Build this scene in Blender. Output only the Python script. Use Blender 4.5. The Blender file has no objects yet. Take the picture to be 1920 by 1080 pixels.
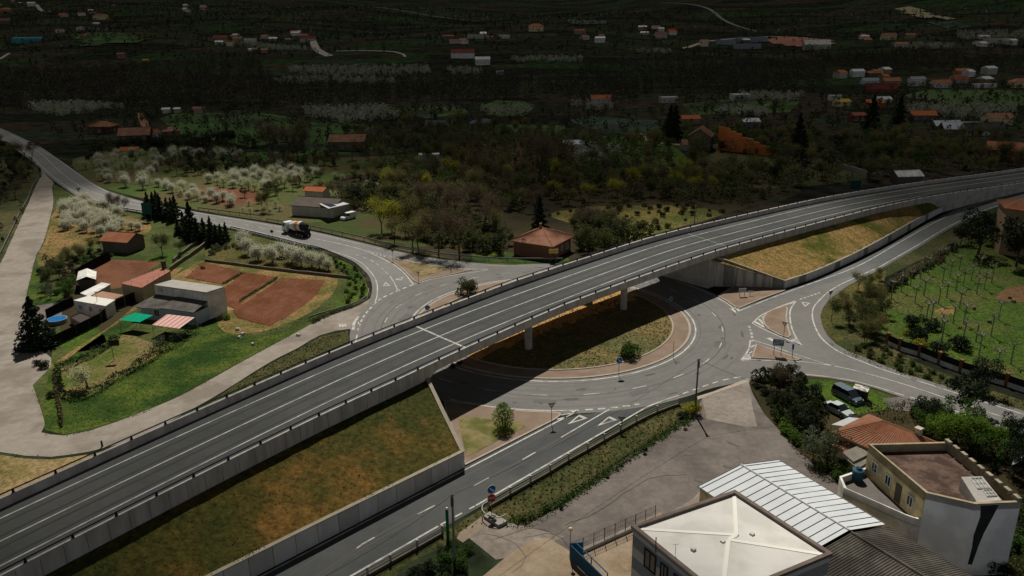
import bpy, bmesh, math, random
import numpy as np
from mathutils import Vector, Matrix
from mathutils.geometry import tessellate_polygon
R=math.radians
sc=bpy.context.scene
COL=sc.collection
# ---------------- camera ----------------
CH=50.0; PITCH=R(18.53); ROLL=R(-0.68); FPX=1470.0
cam_data=bpy.data.cameras.new("camera"); cam=bpy.data.objects.new("camera",cam_data); COL.objects.link(cam)
cam_data.sensor_width=36.0; cam_data.lens=FPX/1920*36.0; cam_data.clip_start=0.5; cam_data.clip_end=20000
cam.matrix_world=Matrix.Translation((0,0,CH))@Matrix.Rotation(R(90)-PITCH,4,'X')@Matrix.Rotation(ROLL,4,'Z')
sc.camera=cam
# ---------------- world, sun, exposure ----------------
SUN_EL=R(53.0); SUN_AZ=R(-2.5)      # azimuth from +Y towards +X
w=bpy.data.worlds.new("World"); sc.world=w; w.use_nodes=True
nt=w.node_tree; bg=nt.nodes["Background"]
sky=nt.nodes.new("ShaderNodeTexSky"); sky.sky_type='NISHITA'; sky.sun_disc=False
sky.sun_elevation=SUN_EL; sky.sun_rotation=SUN_AZ; sky.altitude=400; sky.air_density=1.0; sky.dust_density=0.6
hs=nt.nodes.new("ShaderNodeHueSaturation"); hs.inputs["Saturation"].default_value=0.35   # sky light desaturated so that shaded faces look less blue
nt.links.new(sky.outputs[0],hs.inputs["Color"]); nt.links.new(hs.outputs[0],bg.inputs[0]); bg.inputs[1].default_value=0.05
sd=bpy.data.lights.new("sun",'SUN'); so=bpy.data.objects.new("sun",sd); COL.objects.link(so)
sd.energy=5.0; sd.angle=R(0.5); sd.color=(1.0,0.955,0.88)
SUNV=Vector((math.sin(SUN_AZ)*math.cos(SUN_EL),math.cos(SUN_AZ)*math.cos(SUN_EL),math.sin(SUN_EL)))
so.rotation_euler=(-SUNV).to_track_quat('-Z','Y').to_euler(); so.location=(0,0,200)
vs=sc.view_settings; vs.view_transform='Standard'; vs.look='None'; vs.exposure=0.0; vs.gamma=1.0; vs.use_curve_mapping=False
sc.cycles.max_bounces=5; sc.cycles.diffuse_bounces=2; sc.cycles.glossy_bounces=2; sc.cycles.transparent_max_bounces=8
sc.cycles.caustics_reflective=False; sc.cycles.caustics_refractive=False
# ---------------- ground model ----------------
def terrain(x,y):
    """height of the land: flat valley floor, terraced hills beyond it"""
    t=max(0.0,y+0.10*x-690.0)
    h=0.078*t*(1-math.exp(-t/160.0))
    if t>0:
        k=min(1,t/300)
        h+=k*(9*math.sin(x*0.0041+y*0.0023)+6*math.sin(x*0.0093-y*0.0057+1.3)+2.5*math.sin(x*0.021+y*0.017))
        r=math.exp(-((x-1050)/620.0)**2)*max(0,y-900)*0.075
        h+=r
    return h
cP,sP,cR,sR=math.cos(PITCH),math.sin(PITCH),math.cos(ROLL),math.sin(ROLL)
def ray(px,py):
    x=(px-960)/FPX; y=-(py-540)/FPX
    xr=cR*x-sR*y; yr=sR*x+cR*y
    return Vector((xr,cP+yr*sP,-sP+yr*cP))
def g(px,py,z=0.0):
    """point at height z that the photograph shows at pixel px,py (1920 x 1080)"""
    d=ray(px,py); t=(z-CH)/d.z
    return Vector((d.x*t,d.y*t,z))
def gt(px,py):
    """point of the land surface at that pixel"""
    d=ray(px,py); t=0.0
    if d.z<-0.02:
        t=-CH/d.z
        if d.y*t+0.1*d.x*t<=690: return Vector((d.x*t,d.y*t,0.0))
    t=500.0
    while t<6000:
        p=Vector((0,0,CH))+d*t
        if p.z<=terrain(p.x,p.y):
            return Vector((p.x,p.y,terrain(p.x,p.y)))
        t+=3.0
    return Vector((d.x*3000,d.y*3000,terrain(d.x*3000,d.y*3000)))
def gs(pts,z=0.0): return [g(a,b,z) for a,b in pts]
# ---------------- tags ----------------
def tag(o,label=None,cat=None,group=None,kind=None):
    if label: o["label"]=label
    if cat: o["category"]=cat
    if group: o["group"]=group
    if kind: o["kind"]=kind
    return o
def empty(name,loc,label,cat,group=None,rz=0.0):
    o=bpy.data.objects.new(name,None); COL.objects.link(o); o.location=loc; o.rotation_euler=(0,0,rz); o.empty_display_size=0.5
    return tag(o,label,cat,group)
# ---------------- mesh builder ----------------
class MB:
    def __init__(s): s.v=[]; s.f=[]; s.m=[]
    def add(s,vs,fs,mi=0):
        b=len(s.v); s.v+=[tuple(q) for q in vs]
        s.f+=[tuple(i+b for i in f) for f in fs]; s.m+=[mi]*len(fs)
    def box(s,c,size,rz=0.0,mi=0,taper=1.0,rot=None):
        hx,hy,hz=size[0]/2,size[1]/2,size[2]/2
        M=rot if rot else Matrix.Rotation(rz,3,'Z')
        pts=[]
        for z,k in((-hz,1),(hz,taper)):
            for x,y in((-hx,-hy),(hx,-hy),(hx,hy),(-hx,hy)):
                pts.append(Vector(c)+M@Vector((x*k,y*k,z)))
        s.add(pts,[(0,3,2,1),(4,5,6,7),(0,1,5,4),(1,2,6,5),(2,3,7,6),(3,0,4,7)],mi)
    def prism(s,poly,z0,z1,mi=0,mt=None,bottom=False,side=True,top=True):
        """vertical prism over polygon; z may be lists"""
        n=len(poly)
        Z0=z0 if isinstance(z0,(list,tuple)) else [z0]*n
        Z1=z1 if isinstance(z1,(list,tuple)) else [z1]*n
        a=sum(poly[i][0]*poly[(i+1)%n][1]-poly[(i+1)%n][0]*poly[i][1] for i in range(n))
        idx=list(range(n)) if a>0 else list(range(n))[::-1]
        P=[poly[i] for i in idx]; A=[Z0[i] for i in idx]; B=[Z1[i] for i in idx]
        lo=[(q[0],q[1],A[i]) for i,q in enumerate(P)]; hi=[(q[0],q[1],B[i]) for i,q in enumerate(P)]
        if side: s.add(lo+hi,[(i,(i+1)%n,n+(i+1)%n,n+i) for i in range(n)],mi)
        if top:
            tr=tessellate_polygon([[Vector((q[0],q[1],0)) for q in hi]])
            s.add(hi,[fixw(hi,t) for t in tr],mi if mt is None else mt)
        if bottom:
            tr=tessellate_polygon([[Vector((q[0],q[1],0)) for q in lo]])
            s.add(lo,[fixw(lo,t)[::-1] for t in tr],mi)
    def tube(s,pts,rad,n=6,mi=0,cap=True):
        pts=[Vector(q) for q in pts]; k=len(pts)
        rad=rad if isinstance(rad,(list,tuple)) else [rad]*k
        vs=[]; prev=None
        for i,q in enumerate(pts):
            d=(pts[min(i+1,k-1)]-pts[max(i-1,0)]).normalized()
            u=d.cross(Vector((0,0,1)))
            if u.length<0.05: u=d.cross(Vector((1,0,0)))
            u.normalize()
            if prev is not None and u.dot(prev)<0: u=-u
            prev=u; v=d.cross(u)
            for j in range(n):
                a=2*math.pi*j/n; vs.append(q+(u*math.cos(a)+v*math.sin(a))*rad[i])
        fs=[(i*n+j,i*n+(j+1)%n,(i+1)*n+(j+1)%n,(i+1)*n+j) for i in range(k-1) for j in range(n)]
        if cap: fs+=[tuple(range(n))[::-1],tuple((k-1)*n+j for j in range(n))]
        s.add(vs,fs,mi)
    def cone(s,c,r0,r1,h,n=12,mi=0): s.tube([c,(c[0],c[1],c[2]+h)],[r0,r1],n,mi)
    def disc(s,c,nrm,r,th,n=16,mi=0,sides=None):
        nrm=Vector(nrm).normalized(); c=Vector(c)
        s.tube([c-nrm*th/2,c+nrm*th/2],r,n,mi)
    def build(s,name,mats,parent=None,smooth=False):
        me=bpy.data.meshes.new(name); me.from_pydata(s.v,[],s.f)
        if not isinstance(mats,(list,tuple)): mats=[mats]
        for m in mats: me.materials.append(m)
        if len(mats)>1: me.polygons.foreach_set("material_index",s.m)
        if smooth: me.polygons.foreach_set("use_smooth",[True]*len(s.f))
        me.update()
        o=bpy.data.objects.new(name,me); COL.objects.link(o)
        if parent is not None: 
            o.parent=parent
        return o
def fixw(P,t):
    a,b,c=(P[i] for i in t)
    cr=(b[0]-a[0])*(c[1]-a[1])-(b[1]-a[1])*(c[0]-a[0])
    return tuple(t) if cr>0 else tuple(t)[::-1]
def inv(parent,o):
    """keep world-space vertices although the parent Empty stands elsewhere"""
    bpy.context.view_layer.update()
    return o
class T:
    """a thing: Empty at base; parts written in world coordinates are shifted to its origin"""
    def __init__(s,name,base,label,cat,group=None):
        s.b=Vector(base); s.e=empty(name,base,label,cat,group)
    def part(s,mb,name,mats,parent=None,smooth=False,label=None):
        mb.v=[(q[0]-s.b.x,q[1]-s.b.y,q[2]-s.b.z) for q in mb.v]
        o=mb.build(name,mats,parent or s.e,smooth)
        if label: o["label"]=label
        return o
# ---------------- curves ----------------
def cr(pts,step=2.0,closed=False):
    """Catmull-Rom through points, resampled"""
    P=[Vector(q) for q in pts]; n=len(P); out=[]
    rng=range(n) if closed else range(n-1)
    for i in rng:
        p1=P[i]; p2=P[(i+1)%n]
        p0=P[(i-1)%n] if closed else (P[i-1] if i>0 else p1*2-p2)
        p3=P[(i+2)%n] if closed else (P[i+2] if i+2<n else p2*2-p1)
        k=max(1,int((p2-p1).length/step))
        for j in range(k):
            t=j/k
            out.append(0.5*((2*p1)+(p2-p0)*t+(2*p0-5*p1+4*p2-p3)*t*t+(3*p1-p0-3*p2+p3)*t*t*t))
    if not closed: out.append(P[-1])
    return out
def offs(pts,d):
    out=[]; n=len(pts)
    for i,q in enumerate(pts):
        t=(pts[min(i+1,n-1)]-pts[max(i-1,0)]); t.z=0; t.normalize()
        dd=d(i) if callable(d) else d
        out.append(q+Vector((t.y,-t.x,0))*dd)   # positive = right of travel
    return out
def ribbon(mb,A,B,mi=0):
    n=len(A); mb.add(list(A)+list(B),[(i,i+1,n+i+1,n+i) for i in range(n-1)],mi)
def line_strip(mb,pts,wd,z=None,mi=0):
    A=offs(pts,-wd/2); B=offs(pts,wd/2)
    if z is not None:
        for q in A+B: q.z=z
    ribbon(mb,B,A,mi)
def walk(pts):
    L=[0.0]
    for i in range(1,len(pts)): L.append(L[-1]+(pts[i]-pts[i-1]).length)
    return L
def at_len(pts,L,s):
    s=max(0,min(L[-1],s))
    for i in range(1,len(pts)):
        if s<=L[i]: 
            t=(s-L[i-1])/max(1e-9,L[i]-L[i-1]); return pts[i-1].lerp(pts[i],t)
    return pts[-1].copy()
def dashes(mb,pts,wd,dash,gap,z=None,start=0.0,mi=0):
    L=walk(pts); s=start
    while s<L[-1]-dash*0.5:
        q=[at_len(pts,L,s+dash*k/3) for k in range(4)]
        line_strip(mb,q,wd,z,mi); s+=dash+gap
def wallribbon(mb,pts,th,z0,z1,mi=0):
    """solid wall following a line; z0,z1 callables of index or numbers"""
    A=offs(pts,-th/2); B=offs(pts,th/2); n=len(pts)
    f0=z0 if callable(z0) else (lambda i:z0); f1=z1 if callable(z1) else (lambda i:z1)
    V=[(A[i].x,A[i].y,f0(i)) for i in range(n)]+[(B[i].x,B[i].y,f0(i)) for i in range(n)]+[(A[i].x,A[i].y,f1(i)) for i in range(n)]+[(B[i].x,B[i].y,f1(i)) for i in range(n)]
    F=[]
    for i in range(n-1):
        F+=[(i+1,i,2*n+i,2*n+i+1),(n+i,n+i+1,3*n+i+1,3*n+i),(2*n+i+1,2*n+i,3*n+i,3*n+i+1)]
    F+=[(0,n,3*n,2*n),(2*n-1,n-1,3*n-1,4*n-1)]
    mb.add(V,F,mi)
def sheet(name,pts,z,m,kind="structure",smooth_step=None,label=None):
    P=cr(pts,smooth_step,True) if smooth_step else [Vector(q) for q in pts]
    P3=[Vector((q.x,q.y,0)) for q in P]
    tr=tessellate_polygon([P3]); mb=MB(); P=[(q.x,q.y,z) for q in P3]
    mb.add(P,[fixw(P,t) for t in tr])
    o=mb.build(name,m); o["kind"]=kind
    return o
AVOID=[]
def blocked(x,y): return any(in_poly(x,y,A) for A in AVOID)
def in_poly(x,y,P):
    c=False; j=len(P)-1
    for i in range(len(P)):
        if (P[i][1]>y)!=(P[j][1]>y) and x<(P[j][0]-P[i][0])*(y-P[i][1])/(P[j][1]-P[i][1])+P[i][0]: c=not c
        j=i
    return c
# ---------------- materials ----------------
MAT={}
def mat(name,c1,c2=None,scale=1.0,rough=0.85,c3=None,scale2=0.08,bump=0.0,bscale=None,lo=0.35,hi=0.65,spec=0.06,metal=0.0,detail=6,stretch=None,emit=None,p2=(0.42,0.6),trans=0.0,fine=None):
    m=bpy.data.materials.new(name); m.use_nodes=True; n=m.node_tree; b=n.nodes["Principled BSDF"]
    b.inputs["Roughness"].default_value=rough; b.inputs["Metallic"].default_value=metal; b.inputs["Specular IOR Level"].default_value=spec
    b.inputs["Base Color"].default_value=(*c1,1)
    tc=n.nodes.new("ShaderNodeTexCoord"); src=tc.outputs["Object"]
    if stretch:
        mp=n.nodes.new("ShaderNodeMapping"); mp.inputs["Rotation"].default_value=(0,0,stretch[0]); mp.inputs["Scale"].default_value=(stretch[1],stretch[2],stretch[3] if len(stretch)>3 else 1)
        n.links.new(src,mp.inputs[0]); src=mp.outputs[0]
    col=None
    def noise(s,d=detail,r=0.6):
        t=n.nodes.new("ShaderNodeTexNoise"); t.inputs["Scale"].default_value=s; t.inputs["Detail"].default_value=d; t.inputs["Roughness"].default_value=r
        n.links.new(src,t.inputs["Vector"]); return t
    def rampmix(t,a,bb,lo,hi):
        mr=n.nodes.new("ShaderNodeMapRange"); mr.inputs[1].default_value=lo; mr.inputs[2].default_value=hi
        n.links.new(t.outputs["Fac"],mr.inputs[0])
        mx=n.nodes.new("ShaderNodeMix"); mx.data_type='RGBA'
        n.links.new(mr.outputs[0],mx.inputs[0])
        for inp,v in((mx.inputs[6],a),(mx.inputs[7],bb)):
            if isinstance(v,tuple): inp.default_value=(*v,1)
            else: n.links.new(v,inp)
        return mx.outputs[2]
    if c2:
        col=rampmix(noise(scale),c1,c2,lo,hi)
    if c3:
        col=rampmix(noise(scale2,4),col if col else c1,c3,*p2)
    if fine is None and detail>=8 and bump: fine=(1.6,.45,1.5)
    if fine and col:
        t=noise(fine[0],8,.75); mr=n.nodes.new("ShaderNodeMapRange"); mr.inputs[1].default_value=.36; mr.inputs[2].default_value=.64; mr.inputs[3].default_value=fine[1]; mr.inputs[4].default_value=fine[2]; n.links.new(t.outputs["Fac"],mr.inputs[0])
        ml=n.nodes.new("ShaderNodeMixRGB"); ml.blend_type='MULTIPLY'; ml.inputs[0].default_value=1; n.links.new(col,ml.inputs[1]); n.links.new(mr.outputs[0],ml.inputs[2]); col=ml.outputs[0]
    if col: n.links.new(col,b.inputs["Base Color"])
    if bump:
        t=noise(bscale or scale*3,4); bp=n.nodes.new("ShaderNodeBump"); bp.inputs["Strength"].default_value=bump; bp.inputs["Distance"].default_value=0.1
        n.links.new(t.outputs["Fac"],bp.inputs["Height"]); n.links.new(bp.outputs[0],b.inputs["Normal"])
    if emit: b.inputs["Emission Color"].default_value=(*emit,1); b.inputs["Emission Strength"].default_value=1
    MAT[name]=m; return m
def leafmat(name,c1,c2,sc_=0.9,rough=0.8,tr=0.25):
    m=mat(name,c1,c2,sc_,rough,lo=.35,hi=.65,spec=.15)
    if tr:
        n=m.node_tree; b=n.nodes["Principled BSDF"]; out=n.nodes["Material Output"]
        t=n.nodes.new("ShaderNodeBsdfTranslucent"); mx=n.nodes.new("ShaderNodeMixShader"); mx.inputs[0].default_value=tr
        src=b.inputs["Base Color"].links[0].from_socket; n.links.new(src,t.inputs[0]); n.links.new(b.outputs[0],mx.inputs[1]); n.links.new(t.outputs[0],mx.inputs[2]); n.links.new(mx.outputs[0],out.inputs[0])
    return m
# ================= materials of the setting =================
asph=mat("worn_asphalt",(.158,.153,.141),(.132,.129,.12),0.35,0.9,c3=(.162,.157,.146),scale2=0.06,bump=0.15,bscale=6,fine=(.9,.92,1.07))
asph_dark=mat("dark_asphalt",(.068,.071,.069),(.056,.059,.058),0.3,0.85,c3=(.082,.084,.080),scale2=0.05,bump=0.15,bscale=6,fine=(.9,.92,1.07))
asph_nw=mat("grey_asphalt",(.17,.166,.155),(.15,.147,.138),0.3,0.85,c3=(.19,.185,.172),scale2=0.05,bump=0.1,bscale=6,fine=(.9,.92,1.07))
asph_ramp=mat("ramp_asphalt",(.11,.115,.112),(.095,.10,.098),0.3,0.85,c3=(.13,.132,.126),scale2=0.05,bump=0.1,bscale=6,fine=(.9,.92,1.07))
trackm=mat("pale_track",(.27,.235,.20),(.225,.195,.162),0.6,0.95,c3=(.185,.158,.128),scale2=0.14,p2=(.47,.6),bump=0.2,bscale=4,fine=(.9,.92,1.07))
yardm=mat("yard_paving",(.165,.143,.126),(.128,.110,.097),0.35,0.95,c3=(.098,.084,.074),scale2=0.10,p2=(.46,.62),bump=0.3,bscale=3,detail=8,fine=(1.2,.84,1.14))
yard2m=mat("concrete_yard",(.21,.18,.15),(.17,.14,.115),0.7,0.95,c3=(.235,.205,.175),scale2=0.15,bump=0.2,detail=8,fine=(1.2,.84,1.14))
sandyard=mat("sandy_yard",(.27,.20,.13),(.2,.145,.09),0.8,0.95,c3=(.30,.235,.165),scale2=0.2,bump=0.3,detail=8,fine=(1.2,.84,1.14))
white=mat("road_paint",(.52,.50,.46),(.36,.345,.31),1.3,0.75,c3=(.27,.26,.235),scale2=.5,p2=(.5,.62))
kerbm=mat("kerb_stone",(.36,.31,.25),(.29,.25,.2),2.0,0.9)
pavm=mat("brown_paving",(.19,.14,.10),(.16,.115,.08),1.2,0.92,c3=(.215,.16,.12),scale2=0.3,bump=0.2)
conc=mat("concrete",(.42,.39,.35),(.34,.315,.28),0.8,0.9,c3=(.27,.25,.22),scale2=0.25,bump=0.2,bscale=5)
conc_l=mat("pale_concrete",(.46,.43,.39),(.38,.355,.32),0.8,0.9,c3=(.31,.29,.26),scale2=0.3,bump=0.2,bscale=5)
grass=mat("grass",(.050,.088,.010),(.075,.110,.014),0.35,0.95,c3=(.028,.060,.008),scale2=0.07,bump=0.8,bscale=2.0,detail=10)
grass_b=mat("bright_grass",(.038,.070,.009),(.078,.095,.016),0.25,0.95,c3=(.016,.040,.006),scale2=0.11,bump=0.8,bscale=2.0,detail=10)
scrub=mat("scrub_ground",(.050,.055,.018),(.085,.068,.028),0.4,0.95,c3=(.030,.040,.012),scale2=0.08,bump=0.8,bscale=2.0,detail=10)
ochre=mat("dry_grass",(.30,.185,.070),(.17,.125,.035),0.35,0.95,c3=(.075,.080,.012),scale2=0.06,bump=0.9,bscale=2.2,detail=12,p2=(.50,.60))
emb_l=mat("embankment_turf",(.150,.080,.020),(.068,.054,.012),0.13,0.95,c3=(.038,.042,.009),scale2=0.07,bump=1.0,bscale=2.2,detail=14,lo=.42,hi=.55,p2=(.42,.58))
earth=mat("ochre_earth",(.25,.15,.062),(.18,.115,.042),0.5,0.95,c3=(.085,.085,.022),scale2=0.15,bump=0.5,detail=8)
soil=mat("ploughed_soil",(.185,.080,.042),(.15,.062,.032),0.8,0.95,c3=(.125,.046,.020),scale2=0.15,bump=0.5,bscale=4)
soil_d=mat("dark_soil",(.12,.050,.026),(.09,.038,.02),0.8,0.95,c3=(.15,.065,.034),scale2=0.15,bump=0.5,bscale=4)
farfield_b=mat("brown_field",(.075,.04,.018),(.05,.035,.014),0.1,0.95)
# ================= land =================
def build_land():
    xs=sorted(set(list(range(-3000,3001,60))))
    ys=[-80,0,60,120,180,240,300,360,420,480,540,600,640]+list(range(660,2400,24))+list(range(2400,5200,100))
    V=[(x,y,terrain(x,y)) for y in ys for x in xs]; n=len(xs)
    F=[(j*n+i,j*n+i+1,(j+1)*n+i+1,(j+1)*n+i) for j in range(len(ys)-1) for i in range(n-1)]
    mb=MB(); mb.add(V,F)
    m=bpy.data.materials.new("land"); m.use_nodes=True; N=m.node_tree; b=N.nodes["Principled BSDF"]; b.inputs["Roughness"].default_value=0.95; b.inputs["Specular IOR Level"].default_value=0.0
    tc=N.nodes.new("ShaderNodeTexCoord")
    mp=N.nodes.new("ShaderNodeMapping"); mp.inputs["Scale"].default_value=(0.006,0.016,0); mp.inputs["Rotation"].default_value=(0,0,0.15); N.links.new(tc.outputs["Object"],mp.inputs[0])
    nz=N.nodes.new("ShaderNodeTexNoise"); nz.inputs["Scale"].default_value=0.01; nz.inputs["Detail"].default_value=3; N.links.new(tc.outputs["Object"],nz.inputs["Vector"])
    ad=N.nodes.new("ShaderNodeMixRGB"); ad.blend_type='ADD'; ad.inputs[0].default_value=0.35; N.links.new(mp.outputs[0],ad.inputs[1]); N.links.new(nz.outputs["Color"],ad.inputs[2])
    vo=N.nodes.new("ShaderNodeTexVoronoi"); vo.inputs["Scale"].default_value=1.6; N.links.new(ad.outputs[0],vo.inputs["Vector"])
    rp=N.nodes.new("ShaderNodeValToRGB"); cr_=rp.color_ramp; cr_.interpolation='CONSTANT'
    cols=[(0,(.024,.028,.017)),(.2,(.036,.033,.022)),(.36,(.018,.021,.014)),(.5,(.024,.044,.018)),(.6,(.040,.034,.023)),(.72,(.018,.020,.014)),(.86,(.030,.040,.021))]
    cr_.elements[0].color=(*cols[0][1],1); cr_.elements[1].position=cols[1][0]; cr_.elements[1].color=(*cols[1][1],1)
    for p_,c in cols[2:]:
        e=cr_.elements.new(p_); e.color=(*c,1)
    sx=N.nodes.new("ShaderNodeSeparateXYZ"); N.links.new(vo.outputs["Color"],sx.inputs[0]); N.links.new(sx.outputs[0],rp.inputs[0])
    n2=N.nodes.new("ShaderNodeTexNoise"); n2.inputs["Scale"].default_value=0.12; n2.inputs["Detail"].default_value=8; n2.inputs["Roughness"].default_value=.7; N.links.new(tc.outputs["Object"],n2.inputs["Vector"])
    mr=N.nodes.new("ShaderNodeMapRange"); mr.inputs[1].default_value=.38; mr.inputs[2].default_value=.62; mr.inputs[3].default_value=.45; mr.inputs[4].default_value=1.35; N.links.new(n2.outputs["Fac"],mr.inputs[0])
    ml=N.nodes.new("ShaderNodeMixRGB"); ml.blend_type='MULTIPLY'; ml.inputs[0].default_value=1; N.links.new(rp.outputs[0],ml.inputs[1]); N.links.new(mr.outputs[0],ml.inputs[2])
    # terrace banks on the hills, along the contours
    sp=N.nodes.new("ShaderNodeSeparateXYZ"); N.links.new(tc.outputs["Object"],sp.inputs[0])
    n3=N.nodes.new("ShaderNodeTexNoise"); n3.inputs["Scale"].default_value=0.02; N.links.new(tc.outputs["Object"],n3.inputs["Vector"])
    a1=N.nodes.new("ShaderNodeMath"); a1.operation='MULTIPLY_ADD'; a1.inputs[1].default_value=6; N.links.new(n3.outputs["Fac"],a1.inputs[0]); N.links.new(sp.outputs[2],a1.inputs[2])
    a2=N.nodes.new("ShaderNodeMath"); a2.operation='MULTIPLY'; a2.inputs[1].default_value=1.1; N.links.new(a1.outputs[0],a2.inputs[0])
    a3=N.nodes.new("ShaderNodeMath"); a3.operation='SINE'; N.links.new(a2.outputs[0],a3.inputs[0])
    m4=N.nodes.new("ShaderNodeMapRange"); m4.inputs[1].default_value=.80; m4.inputs[2].default_value=.98; N.links.new(a3.outputs[0],m4.inputs[0])
    m5=N.nodes.new("ShaderNodeMapRange"); m5.inputs[1].default_value=4; m5.inputs[2].default_value=14; N.links.new(sp.outputs[2],m5.inputs[0])
    m6=N.nodes.new("ShaderNodeMath"); m6.operation='MULTIPLY'; N.links.new(m4.outputs[0],m6.inputs[0]); N.links.new(m5.outputs[0],m6.inputs[1])
    m7=N.nodes.new("ShaderNodeMath"); m7.operation='MULTIPLY'; m7.inputs[1].default_value=.2; N.links.new(m6.outputs[0],m7.inputs[0])
    mx=N.nodes.new("ShaderNodeMixRGB"); mx.inputs[2].default_value=(.075,.068,.05,1); N.links.new(m7.outputs[0],mx.inputs[0]); N.links.new(ml.outputs[0],mx.inputs[1])
    N.links.new(mx.outputs[0],b.inputs["Base Color"])
    o=mb.build("ground",m,smooth=True); o["kind"]="structure"
build_land()
# ================= unseen sheet added overhead to dim the surroundings, open over the junction =================
def build_shade_sheet():
    CZ=1500.0
    rnd=random.Random(3); mb=MB()
    sh=SUNV*(CZ/SUNV.z)
    nx,ny=60,60; V=[]
    for j in range(ny+1):
        for i in range(nx+1):
            x=-4500+9000*i/nx; y=-1500+9000*j/ny
            V.append((x,y,CZ+60*math.sin(x*.004)*math.cos(y*.0037)+30*math.sin(x*.011+y*.013)))
    mb.add(V,[(j*(nx+1)+i,j*(nx+1)+i+1,(j+1)*(nx+1)+i+1,(j+1)*(nx+1)+i) for j in range(ny) for i in range(nx)])
    m=bpy.data.materials.new("shade_sheet"); m.use_nodes=True; N=m.node_tree; N.nodes.clear()
    out=N.nodes.new("ShaderNodeOutputMaterial"); mix=N.nodes.new("ShaderNodeMixShader"); tr=N.nodes.new("ShaderNodeBsdfTransparent"); df=N.nodes.new("ShaderNodeBsdfDiffuse"); df.inputs[0].default_value=(.8,.8,.8,1)
    N.links.new(tr.outputs[0],mix.inputs[1]); N.links.new(df.outputs[0],mix.inputs[2]); N.links.new(mix.outputs[0],out.inputs[0])
    tc=N.nodes.new("ShaderNodeTexCoord")
    def lobe(cx,cy,rx,ry,rot,inner,outer):
        """1 inside the opening, 0 beyond; centre given on the ground below the sun's ray"""
        mp=N.nodes.new("ShaderNodeMapping"); mp.vector_type='TEXTURE'
        mp.inputs["Location"].default_value=(cx+sh.x,cy+sh.y,0); mp.inputs["Rotation"].default_value=(0,0,rot); mp.inputs["Scale"].default_value=(rx,ry,1e6)
        N.links.new(tc.outputs["Object"],mp.inputs[0])
        ln=N.nodes.new("ShaderNodeVectorMath"); ln.operation='LENGTH'; N.links.new(mp.outputs[0],ln.inputs[0])
        nz=N.nodes.new("ShaderNodeTexNoise"); nz.inputs["Scale"].default_value=0.012; nz.inputs["Detail"].default_value=4; N.links.new(tc.outputs["Object"],nz.inputs["Vector"])
        ma=N.nodes.new("ShaderNodeMath"); ma.operation='MULTIPLY_ADD'; ma.inputs[1].default_value=0.28; ma.inputs[2].default_value=-0.14; N.links.new(nz.outputs["Fac"],ma.inputs[0])
        ad=N.nodes.new("ShaderNodeMath"); ad.operation='ADD'; N.links.new(ln.outputs["Value"],ad.inputs[0]); N.links.new(ma.outputs[0],ad.inputs[1])
        mr=N.nodes.new("ShaderNodeMapRange"); mr.interpolation_type='SMOOTHSTEP'; mr.inputs[1].default_value=inner; mr.inputs[2].default_value=outer; mr.inputs[3].default_value=1; mr.inputs[4].default_value=0
        N.links.new(ad.outputs[0],mr.inputs[0]); return mr.outputs[0]
    ls=[lobe(*a) for a in SHADE_LOBES]
    s=ls[0]
    for t in ls[1:]:
        mm=N.nodes.new("ShaderNodeMath"); mm.operation='MAXIMUM'; N.links.new(s,mm.inputs[0]); N.links.new(t,mm.inputs[1]); s=mm.outputs[0]
    fin=N.nodes.new("ShaderNodeMapRange"); fin.inputs[3].default_value=SHADE_MAX; fin.inputs[4].default_value=0.0; N.links.new(s,fin.inputs[0])
    N.links.new(fin.outputs[0],mix.inputs[0])
    o=mb.build("shade_sheet",m,smooth=True); o["kind"]="structure"
# openings: centre x, y, radii, rotation, inner (clear) and outer (closed) relative radius
SHADE_LOBES=[(30,127,70,58,0.45,0.7,1.5),(-80,172,76,90,0.1,0.8,1.32),(45,64,30,32,0,0.5,1.5)]
SHADE_MAX=0.80
build_shade_sheet()
# ================= roundabout and roads =================
RC=Vector((6.90,130.4,0)); R_IN,R_MID,R_OUT=25.08,29.63,34.3
def arc(r,a0,a1,z=0,n=None):
    n=n or max(4,int(abs(a1-a0)*r/1.0)); return [Vector((RC.x+r*math.cos(a0+(a1-a0)*k/n),RC.y+r*math.sin(a0+(a1-a0)*k/n),z)) for k in range(n+1)]
def ang(px,py): q=g(px,py)-RC; return math.atan2(q.y,q.x)
sheet("roundabout_asphalt",arc(R_OUT+0.9,0,2*math.pi)[:-1],0.060,asph)
d45=Vector((math.cos(R(45.04)),math.sin(R(45.04)),0))
# lower road
lo_l=[g(684,980)-d45*70,g(684,980),g(872,876),g(1045,787),g(1085,760)]
lo_r=[g(905,948)-d45*60,g(905,948),g(1105,829),g(1195,775),g(1275,747)]
def road(name,L,Rr,z,m,step=2.5):
    A=cr(L,step); B=cr(Rr,step)
    return sheet(name,A+B[::-1],z,m)
road("lower_road",lo_l[:4],lo_r,0.052,asph_dark)
# north-west road
nw_l=gs([(-60,232),(0,262),(52,296),(68,309),(88,328),(104,341),(123,354),(150,370),(200,386),(273,400),(340,412),(433,428),(512,446),(567,460),(600,466),(640,481),(668,494),(684,508),(694,522),(698,540),(694,560),(684,580),(668,600)])
nw_r=gs([(-60,214),(0,240),(40,258),(75,275),(103,294),(132,314),(167,339),(190,352),(217,363),(273,379),(372,398),(490,417),(585,434),(677,455),(743,471),(810,484),(877,492),(947,496.5),(1030,497),(1060,497)])
road("north_road",nw_l,nw_r+[g(1000,535),g(900,545),g(700,600)],0.052,asph_nw) if False else None
A=cr(nw_l,2.5); B=cr(nw_r,2.5)
sheet("north_road",A+[g(700,620)]+gs([(760,600),(800,570),(900,540),(1000,530),(1060,520)])+B[::-1],0.052,asph_nw)
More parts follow.
